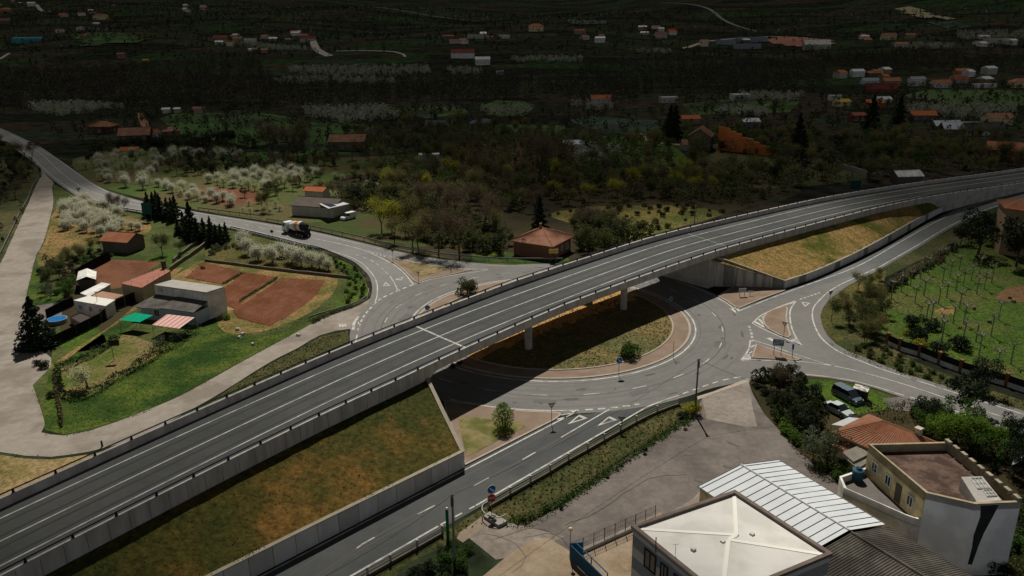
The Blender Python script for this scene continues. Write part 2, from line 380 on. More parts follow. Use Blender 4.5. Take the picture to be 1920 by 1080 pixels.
# east road and ramp road (one sheet: they share the fork)
e_up=gs([(1662,499),(1616,523),(1587,538),(1566,550),(1552,565),(1543,578),(1538,593),(1541,608),(1551,629),(1568,646),(1592,660),(1622,671),(1655,685),(1700,702),(1787,729),(1853,750),(1920,771),(2000,797)])
e_lo=gs([(1280,745),(1340,727),(1405,714),(1440,706),(1500,704),(1552,709),(1604,718),(1643,729),(1675,740),(1733,759),(1777,773),(1867,802),(1915,818),(1990,843)])
rp_l=gs([(1370,585),(1440,559),(1507,533),(1603,494),(1683,451),(1750,413),(1800,389),(1850,371),(1897,359),(1940,349),(2050,330)])
rp_r=gs([(1662,499),(1728,461),(1795,422),(1860,392),(1900,380),(1940,370),(2050,350)])
E1=cr(e_up,2.5); E2=cr(e_lo,2.5); P1=cr(rp_l,2.5); P2=cr(rp_r,2.5)
sheet("east_road",E1[::-1][:len(E1)]+[] and None or (E1+E2[::-1]+[g(1330,700),g(1340,620),g(1372,586)]),0.054,asph)
sheet("ramp_road",P1+P2[::-1]+gs([(1616,523),(1587,538),(1552,565),(1480,600),(1400,610)]),0.050,asph_ramp)
# service road and wide track on the left
sv_l=gs([(694,560),(675,572),(640,584),(600,599),(560,621),(453,679),(380,720),(320,751),(217,792),(169,808),(120,817),(95,815),(77,811),(84,799),(79,775),(60,719),(45,690)])
sv_r=gs([(668,632),(655,617),(600,629),(560,652),(507,679),(438,722),(392,750),(300,800),(230,832),(168,847),(96,857),(48,855),(0,848),(-60,835)])
tr_r=gs([(96,671),(60,640),(48,600),(46,569),(50,555),(57,523),(67,483),(82,452),(93,413),(100,380),(98,352),(100,342),(88,330)])
tr_l=gs([(70,306),(77,318),(78,330),(73,337),(58,370),(53,382),(38,413),(17,460),(0,495),(-60,590)])
sheet("service_road",cr(sv_l,2)+cr([g(45,690),g(96,671)],2)[:0]+[g(-60,690)]+[g(-60,835)]+cr(sv_r,2)[::-1][1:],0.046,trackm)
sheet("dirt_track",[g(60,724),g(72,712),g(96,688),g(96,671)]+cr(tr_r,2)[1:]+cr(tr_l,2)+[g(-80,724)],0.044,trackm)
# ---- painted markings ----
ZM=0.075
mk=MB()
line_strip(mk,arc(R_IN,0,2*math.pi),0.28,ZM)
dashes(mk,arc(R_MID,0,2*math.pi),0.17,2.3,5.15,ZM,start=1.2)
def seg(px,wd=0.22,step=1.5,z=ZM): line_strip(mk,cr(gs(px),step),wd,z)
seg([(673,612),(672,604)],0.2)
a1,a2=ang(913,759),ang(1085,770)
line_strip(mk,arc(R_OUT,ang(845,748),ang(1085,770.5)),0.24,ZM)
line_strip(mk,arc(R_OUT,ang(1378,585),ang(1262,529)),0.24,ZM)
dashes(mk,arc(R_OUT,ang(1098,771),ang(1206,765)),0.42,1.05,0.72,ZM)
dashes(mk,arc(R_OUT,ang(1412,612),ang(1408,642))[::1],0.38,0.95,0.6,ZM) 
dashes(mk,cr(gs([(775,534),(745,546),(715,560),(701,571)]),1),0.42,1.25,0.75,ZM)
dashes(mk,cr(gs([(697,576),(684,591),(674,610),(670,625)]),1),0.3,1.3,0.9,ZM)
seg([(670,628),(666,645)],0.25)
# lower road
seg([(640-890,1003+466),(640,1003),(1085,770.5)],0.24,3); seg([(660-300,1080+171.5),(660,1080),(822,987.5)],0.24,3); seg([(892,949),(1173,787),(1215,763),(1245,751),(1273,742)],0.24,2)
dashes(mk,gs([(826,985),(890,950)]),0.22,1.0,1.0,ZM)
seg([(1052,821),(1143,768)],0.2)
dashes(mk,cr(gs([(400,1215),(665,1032),(680,1021),(770,972),(938,886),(1007,847)]),2),0.18,2.35,5.6,ZM,start=0.5)
# north road
seg([(0,256),(58,293),(72,307),(90,323),(107,337),(125,350),(145,362),(200,382),(273,396),(350,409),(433,424),(512,442),(567,456),(617,470),(653,481),(677,493),(692,507),(702,520),(707,533),(707.5,547),(706,560),(700,572)],0.22)
seg([(20,252),(72,285),(100,310),(120,328),(143,345),(167,358),(220,376),(273,389)],0.2)
dashes(mk,cr(gs([(273,389),(420,414),(560,442),(620,454)]),2),0.2,3.0,4.0,ZM)
seg([(605,451),(643,459),(683,470),(710,482),(740,498),(760,515),(775,534)],0.26)
seg([(40,262),(103,296),(132,316),(167,341),(190,354),(217,367),(273,382),(372,400),(490,420),(585,437),(677,459)],0.2)
seg([(677,459),(743,474),(810,487),(877,495),(947,499),(1040,500)],0.12)
seg([(690,471),(718,479),(777,491),(843,502),(873,505),(915,506),(866,514),(841,518),(800,526),(775,534)],0.24)
dashes(mk,cr(gs([(664,477),(690,486),(710,498),(731,518)]),1),0.2,1.8,1.6,ZM)
seg([(731,518),(740,532),(746,546)],0.22)
for k in range(6):
    u=k/5; a=g(690,471).lerp(g(735,490),u); b_=g(690,471).lerp(g(722,480),u)
    mk.add([q+Vector((0,0,ZM)) for q in(a,a+(b_-a)*1.0+Vector((.5,0,0)),b_+Vector((.9,0,0)),b_)],[(0,1,2,3)]) if k in(2,3,4) else None
def giveway(cx,cy,dx,dy,w_=1.5,l=3.2):
    c=g(cx,cy); t=g(cx+dx,cy+dy)-c; t.normalize(); n_=Vector((t.y,-t.x,0))
    o3=[c-n_*w_/2+t*l/2*0+t*(l/2),c+n_*w_/2+t*(l/2),c-t*(l/2)]
    cen=(o3[0]+o3[1]+o3[2])/3
    i3=[cen+(q-cen)*0.55 for q in o3]
    V=[Vector((q.x,q.y,ZM)) for q in o3+i3]; mk.add(V,[(0,1,4,3),(1,2,5,4),(2,0,3,5)])
giveway(1079,789,26,-13); giveway(1135,792,26,-13)
giveway(724,533,2,14,1.6,2.6); giveway(752,522,-14,9,1.6,2.6) ; giveway(1510,572,3,-16,1.6,2.6)
# east
seg([(1651,500),(1606.7,520),(1578,533),(1553,548),(1535,565),(1525,578),(1523,593),(1527,610),(1538,632),(1557,650),(1582,665),(1617,679),(1650,692),(1700,708),(1787,736),(1853,757),(1920,778),(1990,800)],0.24)
seg([(1390,676),(1493,678),(1563,687),(1613,698),(1683,717.5),(1775,747.5),(1848,772),(1917,795),(1980,815)],0.2)
seg([(1408,704),(1428,702),(1465,700),(1500,702),(1552,707),(1604,715.5),(1643,726),(1675,736)],0.2)
dashes(mk,cr(gs([(1280,739),(1337,719),(1363,712),(1397,706)]),1),0.25,1.15,0.85,ZM)
dashes(mk,cr(gs([(1677,737),(1733,753)]),1),0.25,1.3,0.8,ZM)
seg([(1733,753),(1777,767),(1867,797),(1915,812),(1980,834)],0.22)
seg([(1380,586),(1440,562),(1507,537),(1607,500),(1683,457),(1750,419),(1800,395),(1850,377),(1897,365),(1940,355)],0.24)
seg([(1651,500),(1717,462),(1783,423),(1850,393),(1890,382),(1940,372)],0.24)
seg([(1411,607),(1427,592),(1458,577),(1493,564)],0.24); seg([(1493,564),(1482.5,580),(1481,595),(1485,617),(1495,638),(1503,649)],0.26)
seg([(1411,607),(1440,622),(1478,638),(1503,649)],0.24); seg([(1406,637),(1440,647),(1482,662),(1507,670),(1545,682),(1563,687)],0.22)
seg([(1407,637),(1404,655),(1390,676)],0.24)
dashes(mk,gs([(1500,562),(1541,548)]),0.35,0.7,0.45,ZM)
def quad(*p): 
    P=[g(a,b,ZM) for a,b in p]; mk.add(P,[fixw(P,t) for t in tessellate_polygon([P])])
quad((1390,677),(1404,660),(1409,673),(1430,676)); quad((1503,650),(1482,638),(1492,634)); quad((1380,587),(1367,578),(1388,579)); quad((1085,770),(1069,771),(1078,775))
quad((1435,634),(1444,633),(1468,645),(1462,646)); 
for k in range(4): quad((1414+k*7,604-k*5),(1417+k*7,602-k*5),(1434,612-k*5),(1431,614-k*5))
for a,b_ in(((1071,776),(1050,779)),((1062,783),(1044,787)),((1375,578),(1392,577)),((1472,573),(1488,568)),((1415,648),(1407,652)),((1411,660),(1402,664))): line_strip(mk,gs([a,b_]),0.3,ZM)
line_strip(mk,gs([(672,594),(664,606),(662,619)]),0.5,ZM)
# bus of painted letters near the service road mouth
for k in range(3): line_strip(mk,gs([(637+k*5,608),(638+k*5,614)]),0.35,ZM)
mo=mk.build("road_markings",white); mo["kind"]="structure"
# worn wheel tracks, patched strips and oil stains
wearm=mat("tyre_worn_asphalt",(.134,.130,.120),(.146,.141,.131),0.5,.9,lo=.3,hi=.7); weard=mat("patched_asphalt",(.050,.050,.047),(.060,.060,.056),0.6,.9); stainm=mat("oil_stain",(.085,.080,.072),(.10,.095,.086),1.5,.8)
wk=MB(); rnd=random.Random(31)
for r_ in(26.6,28.3,31.0,33.0): line_strip(wk,[q+Vector((0,0,0)) for q in arc(r_+.15,0.2,5.9)],.42,.0655)
o=wk.build("wheel_tracks",wearm); o["kind"]="structure"
wk=MB()
def blob(mb,c,rx,ry,rot,z,rnd):
    n=14; P=[]
    for k in range(n):
        a=6.283*k/n; r_=rnd.uniform(.65,1.15); x,y=rx*r_*math.cos(a),ry*r_*math.sin(a); P.append((c.x+x*math.cos(rot)-y*math.sin(rot),c.y+x*math.sin(rot)+y*math.cos(rot),z))
    mb.add([(c.x,c.y,z)]+P,[(0,1+k,1+(k+1)%n) for k in range(n)])
for _ in range(46):
    a=rnd.uniform(0,6.28); r_=rnd.uniform(26,33.5); blob(wk,Vector((RC.x+r_*math.cos(a),RC.y+r_*math.sin(a),0)),rnd.uniform(.3,1.4),rnd.uniform(.15,.4),a+1.57,.0680+.0001*_,rnd)
o=wk.build("road_stains",stainm); o["kind"]="structure"
wk=MB(); line_strip(wk,cr(gs([(400,1222),(665,1040),(770,980),(938,893),(1090,806)]),2),.25,.057)
for off in(-1.1,1.1): line_strip(wk,offs(cr(gs([(400,1195),(665,1016),(770,957),(938,872),(1060,805)]),2),off),.35,.0565)
line_strip(wk,arc(29.95,0,6.283),.13,.0665); line_strip(wk,arc(25.9,0,6.283),.08,.0665)
seamo=MB()
for px in([(1180,735),(1215,727),(1218,735),(1184,744)],[(1340,640),(1362,640),(1360,652),(1338,652)],[(745,600),(765,588),(776,592),(757,605)],[(1000,748),(1045,750),(1043,757),(1000,755)]):
    V=[g(a,b_,.0672) for a,b_ in px]; seamo.add(V,[fixw(V,t_) for t_ in ((0,1,2),(0,2,3))])
rnd=random.Random(12)
for _ in range(14):
    a=rnd.uniform(0,6.28); r_=rnd.uniform(26,33); P=[Vector((RC.x+r_*math.cos(a),RC.y+r_*math.sin(a),0))]
    for k in range(9): P.append(P[-1]+Vector((rnd.uniform(-.8,.8),rnd.uniform(-.8,.8),0)))
    line_strip(wk,P,.05,.0677)
o=wk.build("road_seams",mat("seam_asphalt",(.085,.082,.076),rough=.9)); o["kind"]="structure"
o=seamo.build("road_patches",mat("repair_asphalt",(.125,.122,.114),(.112,.109,.102),.8,.9)); o["kind"]="structure"
# ---- kerbed islands (real steps) ----
def island(name,px,m,h=0.14,kerb=0.3,step=None):
    P=[g(a,b) for a,b in px]
    if step: P=cr(P,step,True)
    a=sum(P[i].x*P[(i+1)%len(P)].y-P[(i+1)%len(P)].x*P[i].y for i in range(len(P)))
    if a<0: P=P[::-1]
    mb=MB(); mb.prism(P,0.0,h+0.05); o=mb.build(name,kerbm); o["kind"]="structure"
    n=len(P); Q=[]
    for i in range(n):
        t=(P[(i+1)%n]-P[i-1]); t.z=0; t.normalize(); Q.append(P[i]+Vector((-t.y,t.x,0))*kerb)
    c=MB(); c.prism(Q,h+0.02,h+0.058); o2=c.build("paving",m,parent=o)
    return o
mbx=MB(); mbx.prism(arc(R_IN-0.75,0,2*math.pi)[:-1],0,0.17); o=mbx.build("island_kerb",kerbm); o["kind"]="structure"
mbx=MB(); mbx.prism(arc(R_IN-1.15,0,2*math.pi)[:-1],0.1,0.18); o=mbx.build("island_apron",pavm); o["kind"]="structure"
mbx=MB(); mbx.prism(arc(R_IN-3.7,0,2*math.pi)[:-1],0.1,0.28); o=mbx.build("apron_kerb",kerbm); o["kind"]="structure"
# low mound of the central island
mbx=MB(); rr=R_IN-3.95; nr,na=14,72; V=[(RC.x,RC.y,0.44)]; rnd=random.Random(5)
for i in range(1,nr+1):
    for j in range(na):
        r_=rr*i/nr; a=2*math.pi*j/na; V.append((RC.x+r_*math.cos(a),RC.y+r_*math.sin(a),0.29+0.12*(1-(i/nr)**2)+(0.08*rnd.random() if i<nr else 0)))
F=[(0,1+j,1+(j+1)%na) for j in range(na)]+[(1+(i-1)*na+j,1+i*na+j,1+i*na+(j+1)%na,1+(i-1)*na+(j+1)%na) for i in range(1,nr) for j in range(na)]
mbx.add(V,F)
isl_m=mat("island_turf",(.115,.105,.045),(.070,.075,.025),0.5,0.95,c3=(.15,.11,.045),scale2=0.09,bump=0.9,bscale=2.5,detail=10)
o=mbx.build("island_turf",[isl_m,mat("bare_ochre_earth",(.42,.24,.085),(.34,.19,.065),.4,.95)],smooth=True)
la,lb=Vector((-12,109.5,0)),Vector((36,155,0)); ld=(lb-la).normalized()
for p in o.data.polygons:
    c=p.center-la; dd=c.x*ld.y-c.y*ld.x
    if -5.5<dd<1.5: p.material_index=1
o["kind"]="structure"; o["kind"]="structure"
island("splitter_island",[(722,483),(777,493),(843,504),(885,507),(850,515),(800,525),(782,531),(774,526),(750,502)],pavm)
sheet("island_bed",gs([(748,491),(790,497),(838,504),(835,509),(800,518),(788,522),(770,508)]),0.235,mat("sandy_bed",(.27,.20,.115),(.2,.15,.07),1.0,0.95,c3=(.12,.105,.035),scale2=0.4))
island("splitter_island",[(1429,602),(1436,588),(1452,580),(1470,575),(1477,578),(1476,595),(1478,612),(1483,630),(1478,635),(1460,629),(1440,618)],pavm,step=1.5)
island("splitter_island",[(1417,646),(1445,655),(1480,667),(1503,674),(1495,677),(1409,672)],pavm)
island("splitter_island",[(1345,556),(1362,566),(1378,577),(1386,579),(1430,561),(1474,545),(1440,540),(1380,535)],pavm)
island("splitter_island",[(832,752),(913,763),(986,772),(1036,774),(1051,776),(1052,780),(1040,789),(985,817),(873,874),(868,868),(852,820),(838,785)],pavm)
sheet("island_bed",cr(gs([(862,782),(900,786),(945,793),(975,793),(985,800),(980,806),(945,822),(895,850),(876,858)]),1.5,True),0.235,mat("dry_weeds_bed",(.21,.175,.085),(.15,.125,.05),1.2,0.95,c3=(.09,.095,.025),scale2=0.35,bump=.8,bscale=4))
# ================= overpass =================
CL=[(-58.5,42.2),(-46.3,59.7),(-36.5,73.4),(-23.5,91.0),(-15.5,101.0),(-6.6,111.5),(8.5,127.6),(24.6,143.9),(34.8,153.8),(71.4,182.7),(86.8,194.9),(103.7,207.7),(122.7,221.5),(143.9,236.2),(165.5,249.8),(200,270),(240,292)]
CZ_=[6.8,7.0,7.16,7.3,7.37,7.41,7.43,7.44,7.45,7.1,6.6,5.7,4.6,3.3,2.4,1.9,1.5]   # height of the near barrier top
BANK=0.95
c3=cr([Vector((a,b,z-0.92+BANK*0.5)) for (a,b),z in zip(CL,CZ_)],1.5)
for _ in range(60): c3=[c3[0]]+[(c3[i-1]+c3[i]*2+c3[i+1])/4 for i in range(1,len(c3)-1)]+[c3[-1]]
NC=len(c3)
def lerpx(x,xs,ys):
    if x<=xs[0]: return ys[0]
    for i in range(1,len(xs)):
        if x<=xs[i]: return ys[i-1]+(ys[i]-ys[i-1])*(x-xs[i-1])/(xs[i]-xs[i-1])
    return ys[-1]
NWX,NWY=[-46,-36,-27,-20,-7,4,15,29,75,108,150],[5.5,5.7,6.0,6.4,6.3,5.95,6.25,6.9,6.9,6.2,6.6]
near_w=[lerpx(q.x,NWX,NWY) for q in c3]
far_w=[lerpx(q.x,[-46,-31,-20,-10,4,20,40,91,127],[4.7,4.9,5.2,5.3,5.9,5.7,5.6,4.9,5.1]) for q in c3]
def crosspt(i,d,dz=0.0):
    """d metres to the right of the travel direction (towards the camera side)"""
    t=c3[min(i+1,NC-1)]-c3[max(i-1,0)]; t.z=0; t.normalize(); n_=Vector((t.y,-t.x,0))
    return c3[i]+n_*d+Vector((0,0,-BANK*d/12.4+dz))
def cline(d,dz=0,i0=0,i1=NC):
    return [crosspt(i,d[i] if isinstance(d,list) else d,dz) for i in range(i0,i1)]
ov=T("road_overpass",(8,120,0),"long grey concrete overpass carrying a two lane road across the roundabout","overpass")
def iat(x): return min(range(NC),key=lambda i:abs(c3[i].x-x))
iA,iB=iat(-16.8),iat(34.5)            # the free span lies between these
mb=MB(); ribbon(mb,cline(near_w),cline([-a for a in far_w])); ov.part(mb,"deck_asphalt",asph_dark)
mb=MB()
for d in(-3.28,0,3.28):
    line_strip(mb,cline(d,0.012),0.19)
for x,da,db,wd_ in((-10.3,-5.0,6.3,.36),):
    i=iat(x); a=crosspt(i,da,0.012); b_=crosspt(i,db,0.012)
    line_strip(mb,[a,a.lerp(b_,.5),b_],wd_)
ov.part(mb,"lane_lines",white)
mb=MB(); i=iat(40.5); a=crosspt(i,-5,0.010); b_=crosspt(i,6.5,0.010); line_strip(mb,[a,a.lerp(b_,.5),b_],.28); ov.part(mb,"expansion_joint",mat("joint_grey",(.20,.195,.18)))
mb=MB(); rnd=random.Random(77)
for d in(-2.5,-.8,.8,2.5): line_strip(mb,cline(d,0.005),.38)
for _ in range(40):
    i=rnd.randrange(4,NC-4); q=crosspt(i,rnd.uniform(-5,7),.008); q2=crosspt(min(NC-1,i+rnd.randint(1,3)),rnd.uniform(-5,7),.008); 
ov.part(mb,"wheel_tracks",mat("deck_wear",(.054,.055,.052),(.062,.062,.058),.5,.85))
# barriers with their rails
railm=mat("blue_black_steel",(.018,.028,.055),(.012,.018,.03),4,0.5,metal=0.3)
def barrier(side):
    w_=near_w if side>0 else [-a for a in far_w]
    ins=[a-side*0.0 for a in w_]; out=[a+side*0.45 for a in w_]
    H=0.92
    low=-1.05
    A=cline(ins,-0.02); B=cline([a+side*0.12 for a in w_],H); C_=cline([a+side*0.42 for a in w_],H); D=[crosspt(i,out[i],-0.30 if iA<i<iB else (-0.52 if i>=iB else low)) for i in range(NC)]
    mb=MB(); 
    n=len(A); V=A+B+C_+D
    F=[]
    for i in range(n-1):
        for k in range(3):
            f=(k*n+i,k*n+i+1,(k+1)*n+i+1,(k+1)*n+i); F.append(f if side<0 else f[::-1])
    mb.add(V,F); return mb
bars={}
concj=mat("barrier_concrete",(.46,.43,.39),(.41,.38,.345),1.1,0.9,c3=(.33,.305,.275),scale2=0.8,stretch=(0,1,1,.2),bump=0.25,bscale=5)
for side,nm in((1,"near"),(-1,"far")):
    w_=near_w if side>0 else [-a for a in far_w]
    mbb=barrier(side)
    if side>0:
        s=2.0; line=cline([a+0.452 for a in w_],0.0); line2=cline([a+0.425 for a in w_],0.0); L=walk(line)
        while s<L[-1]-1:
            q=at_len(line,L,s); r2=at_len(line2,walk(line2) if False else L,s); t=(at_len(line,L,s+.05)-q).normalized()
            mbb.add([q+Vector((0,0,-1.0)),q+t*0.05+Vector((0,0,-1.0)),r2+t*0.05+Vector((0,0,.76)),r2+Vector((0,0,.76))],[(0,1,2,3)],1); s+=2.0
    b_=ov.part(mbb,"concrete_barrier",[concj,mat("joint_dark",(.08,.07,.06))])
    mb=MB()
    line=cline([a+side*0.24 for a in w_],1.30)
    A=[q+Vector((0,0,0.07)) for q in line]; B=[q-Vector((0,0,0.07)) for q in line]
    mb.tube(line[::2],0.075,5)
    L=walk(line); s=1.0
    while s<L[-1]-1:
        q=at_len(line,L,s); mb.box((q.x,q.y,q.z-0.16),(0.24,0.20,0.44),0.8,taper=0.6); s+=4.0
    ov.part(mb,"guard_rail",railm,parent=b_)
# girder / slab of the free span
mb=MB(); i0,i1=iA-1,iB+2; n=i1-i0
P=[cline([near_w[i]+0.40 for i in range(NC)],-0.12,i0,i1),cline([near_w[i]+0.38 for i in range(NC)],-0.28,i0,i1),cline([near_w[i]-2.4 for i in range(NC)],-1.05,i0,i1),cline([-(far_w[i]-2.4) for i in range(NC)],-1.05,i0,i1),cline([-(far_w[i]+.38) for i in range(NC)],-0.28,i0,i1),cline([-(far_w[i]+.40) for i in range(NC)],-0.12,i0,i1)]
V=[q for r_ in P for q in r_]; F=[(k*n+i,(k+1)*n+i,(k+1)*n+i+1,k*n+i+1) for k in range(5) for i in range(n-1)]
F+=[(0,5*n,4*n,3*n,2*n,n),(n-1,2*n-1,3*n-1,4*n-1,5*n-1,6*n-1)]
mb.add(V,F); ov.part(mb,"deck_girder",conc)
for (px,py,d) in((1169,583,5.2),(991,657,5.2)):
    b_=g(px,py); i=min(range(NC),key=lambda k:(crosspt(k,4.6)-b_).xy.length)
    for dd in(4.6,-3.9):
        q=crosspt(i,dd,-.95); sft=(b_-crosspt(i,4.6)); q.x+=sft.x; q.y+=sft.y
        mb=MB(); mb.tube([(q.x,q.y,0.0),(q.x,q.y,q.z-0.45)],0.62,18)
        pr=ov.part(mb,"pier",conc_l,smooth=False)
        mb=MB(); t=c3[i+1]-c3[i-1]; rz=math.atan2(t.y,t.x)
        mb.box((q.x,q.y,q.z-0.23),(1.1,3.6,0.5),rz); ov.part(mb,"pier_cap",conc_l,parent=pr)
# abutments: closed faces under both span ends, and earth-filled approaches behind them
def approach(name,ia,ib,cap_a,cap_b):
    n=ib-ia; mb=MB()
    wn=[near_w[i]+0.36 for i in range(NC)]; wf=[-(far_w[i]+0.36) for i in range(NC)]
    Pn=cline(wn,-0.30,ia,ib); Pf=cline(wf,-0.30,ia,ib)
    lo_n=[Vector((q.x,q.y,-0.1)) for q in Pn]; lo_f=[Vector((q.x,q.y,-0.1)) for q in Pf]
    V=Pn+lo_n+Pf+lo_f
    F=[(i+1,i,n+i,n+i+1) for i in range(n-1)]+[(2*n+i,2*n+i+1,3*n+i+1,3*n+i) for i in range(n-1)]
    if cap_a: F.append((0,2*n,3*n,n))
    if cap_b: F.append((n-1,2*n-1,4*n-1,3*n-1))
    mb.add(V,[f[::-1] for f in F]); return ov.part(mb,name,conc_l)
approach("abutment",0,iA+1,False,True); approach("abutment",iB,NC,True,False)
mb=MB()
for i in range(iB,NC-2,7):
    if c3[i].x<160: continue
    mb=MB(); a,b_=crosspt(i,near_w[i]+.372,-.55),crosspt(i+1,near_w[i+1]+.372,-.55); mb.add([a,b_,Vector((b_.x,b_.y,0)),Vector((a.x,a.y,0))],[(0,3,2,1)])
    ov.part(mb,"dark_panel",MAT.get("panel_dark") or mat("panel_dark",(.30,.285,.255),(.25,.235,.21),1))
# ---- retaining walls ----
wall_m=mat("wall_panels",(.58,.56,.54),(.52,.50,.475),0.9,0.9,c3=(.46,.44,.41),scale2=0.5,stretch=(0,1,1,.25),bump=0.2,bscale=5)
wall_d=mat("wall_panel_dark",(.24,.23,.205),(.20,.19,.17),1.0,0.9,c3=(.17,.16,.14),scale2=0.3)
cop_m=mat("wall_coping",(.30,.265,.20),(.24,.21,.155),1.2,0.9)
def panel_wall(name,base,heights,label,panel=2.5,th=0.35,darks=(),pm=None,cope=True,z0=-0.1,dm=None):
    """base: world polyline along the visible face; outward side is to the right of travel"""
    L=walk(base); t=T(name,(base[0].x,base[0].y,0),label,"retaining wall")
    hh=lambda s: lerpx(s/L[-1],[k/(len(heights)-1) for k in range(len(heights))],heights)
    body=MB(); dark=MB(); s=0.0; k=0
    ins=offs(base,-th)
    while s<L[-1]-0.05:
        e=min(L[-1],s+panel-0.06); a=at_len(base,L,s); b_=at_len(base,L,e)
        d=(b_-a); d.z=0; d.normalize(); nn=Vector((-d.y,d.x,0))*th
        pr=0.02*((k*7)%3)
        a=a-nn*pr; b_=b_-nn*pr
        q=[a,b_,b_+nn,a+nn]; (dark if k in darks else body).prism(q,z0,[hh(s),hh(e),hh(e),hh(s)])
        s+=panel; k+=1
    t.part(body,"wall_panels",pm or wall_m)
    if dark.v: t.part(dark,"dark_panel",dm or wall_d)
    if cope:
        mb=MB(); top=[Vector((q.x,q.y,hh(L[i]))) for i,q in enumerate(base)]
        A=offs(top,0.06); B=offs(top,-th-0.08); n=len(A)
        A2=[q+Vector((0,0,.10)) for q in A]; B2=[q+Vector((0,0,.10)) for q in B]
        mb.add(A+B+A2+B2,[f for i in range(n-1) for f in((2*n+i,2*n+i+1,3*n+i+1,3*n+i)[::-1],(i,i+1,2*n+i+1,2*n+i)[::1],(n+i,n+i+1,3*n+i+1,3*n+i)[::-1])])
        t.part(mb,"coping",cop_m)
    return t
def dens(P,step=1.2): return [Vector((q.x,q.y,0)) for q in cr(P,step)]
cornL=g(871.5,876.5)
lw=[cornL-d45*75,cornL-d45*45,cornL-d45*22,cornL]
lw=[at_len(lw,walk(lw),s) for s in np.arange(0,75.01,2.5)]
panel_wall("retaining_wall",lw,[2.45,2.4,2.35,2.3,2.15],"pale panelled retaining wall beside the dark lower road, grass slope above it",2.5,darks=(2,7,11,14,19,23,27),dm=mat("wall_panel_dull",(.44,.42,.39),(.38,.36,.335),.8,.9))
lastn=crosspt(iA,near_w[iA]+0.3); endw=Vector((lastn.x,lastn.y,0))
ww=[cornL,cornL.lerp(endw,.5),endw+(endw-cornL).normalized()*0.0]
ww=[at_len(ww,walk(ww),s) for s in np.linspace(0,walk(ww)[-1],10)]
panel_wall("retaining_wall",ww,[2.15,3.8,5.6],"sloping wing wall rising from the roundabout kerb to the overpass, left of the shaded lane",2.5)
# right side
rb=gs([(1470.5,541.5),(1530,521),(1600,489),(1657,460),(1707,431),(1757,402.5),(1800,384),(1857,366.7),(1917,355),(1990,341)])
rbp=dens(rb,2.4)
Lr=walk(rbp)
rtop=[]
def top_h(bx,by,tx,ty):
    b_=g(bx,by); best=(1e9,0)
    d=b_.xy.length; 
    for k in range(0,120):
        z=k*0.1; c=Vector((b_.x,b_.y,z-CH))
        dd=c.y*cP-c.z*sP; u=c.y*sP+c.z*cP; yy=-sR*c.x+cR*u
        py=540-FPX*yy/dd
        if abs(py-ty)<best[0]: best=(abs(py-ty),z)
    return best[1]
hr=[top_h(*a) for a in((1470,541,0,526.5),(1600,489,0,475.5),(1657,460,0,445.5),(1707,431,0,417),(1757,402.5,0,391.5),(1800,384,0,372.5),(1857,366.7,0,357),(1917,355,0,347),(1990,341,0,334))]
# heights follow arc length of the base
def reh(base_pts,H,N=25):
    L=walk(base_pts); return [lerpx(L[-1]*k/(N-1),L,H) for k in range(N)]
hs_r=reh([rb[0]]+rb[2:],hr)
npan=int(Lr[-1]/2.4)+1
dk=tuple(k for k in range(npan) if k%6 in(2,))
panel_wall("retaining_wall",rbp,hs_r,"long curved panelled retaining wall beside the ramp road on the right, dark upright panels",2.4,darks=dk)
firstn=crosspt(iB,near_w[iB]+0.3); ew=Vector((firstn.x,firstn.y,0))
cornR=rb[0]
wr=[g(1258,520),ew+(ew-g(1335,536))*0.0 if False else g(1338,537),cornR]
wr=[at_len(wr,walk(wr),s) for s in np.linspace(0,walk(wr)[-1],16)]
hw=[top_h(1258,520,0,470),5.6,5.7,5.75,top_h(1338,537,0,482),4.6,3.6,2.7,hr[0]]
Lw=walk([g(1258,520),g(1338,537),cornR]); f_=Lw[1]/Lw[2]
hsw=[lerpx(k/24,[0,f_,1],[5.0,top_h(1338,537,0,481),hr[0]]) for k in range(25)]
wing_m=mat("board_marked_concrete",(.50,.47,.42),(.36,.335,.295),0.5,0.9,c3=(.16,.15,.13),scale2=0.9,stretch=(0,1.0,1.0,.06),detail=8)
panel_wall("retaining_wall",wr,hsw,"tall streaked abutment wall under the right end of the overpass, falling to a low corner",1.9,darks=(3,6,11),pm=wing_m)
# ---- grass slopes between walls and deck ----
def slope(name,low,lz,high,hz,m,label=None):
    n=max(len(low),len(high)); n=40
    Ll,Lh=walk(low),walk(high); k=8; V=[]; rnd=random.Random(9)
    for i in range(n+1):
        a=at_len(low,Ll,Ll[-1]*i/n); b_=at_len(high,Lh,Lh[-1]*i/n)
        za=lz(i/n); zb=hz(i/n) if callable(hz) else b_.z
        for j in range(k+1):
            u=j/k; p_=a.lerp(b_,u); p_.z=za+(zb-za)*u+(0.0 if j in(0,k) or i in(0,n) else rnd.uniform(-.07,.07)); V.append(p_)
    mb=MB(); F=[(i*(k+1)+j,(i+1)*(k+1)+j,(i+1)*(k+1)+j+1,i*(k+1)+j+1) for i in range(n) for j in range(k)]
    a,b_,c_=V[F[0][0]],V[F[0][1]],V[F[0][2]]
    if (b_-a).cross(c_-a).z<0: F=[f[::-1] for f in F]
    mb.add(V,F); o=mb.build(name,m,smooth=True); o["kind"]="structure"; return o
hl=lambda u: lerpx(u,[0,.25,.5,.75,1],[2.45,2.4,2.35,2.3,2.15])
i75=0
highL=cline([near_w[i]+0.30 for i in range(NC)],-1.0,0,iA+1)
lowL=offs(lw,-0.3)
slope("embankment",lowL,hl,highL,None,emb_l)
hrf=lambda u: lerpx(u,[k/24 for k in range(25)],hs_r)
iR=min(range(NC),key=lambda i:(crosspt(i,near_w[i])-rbp[-1]).xy.length)
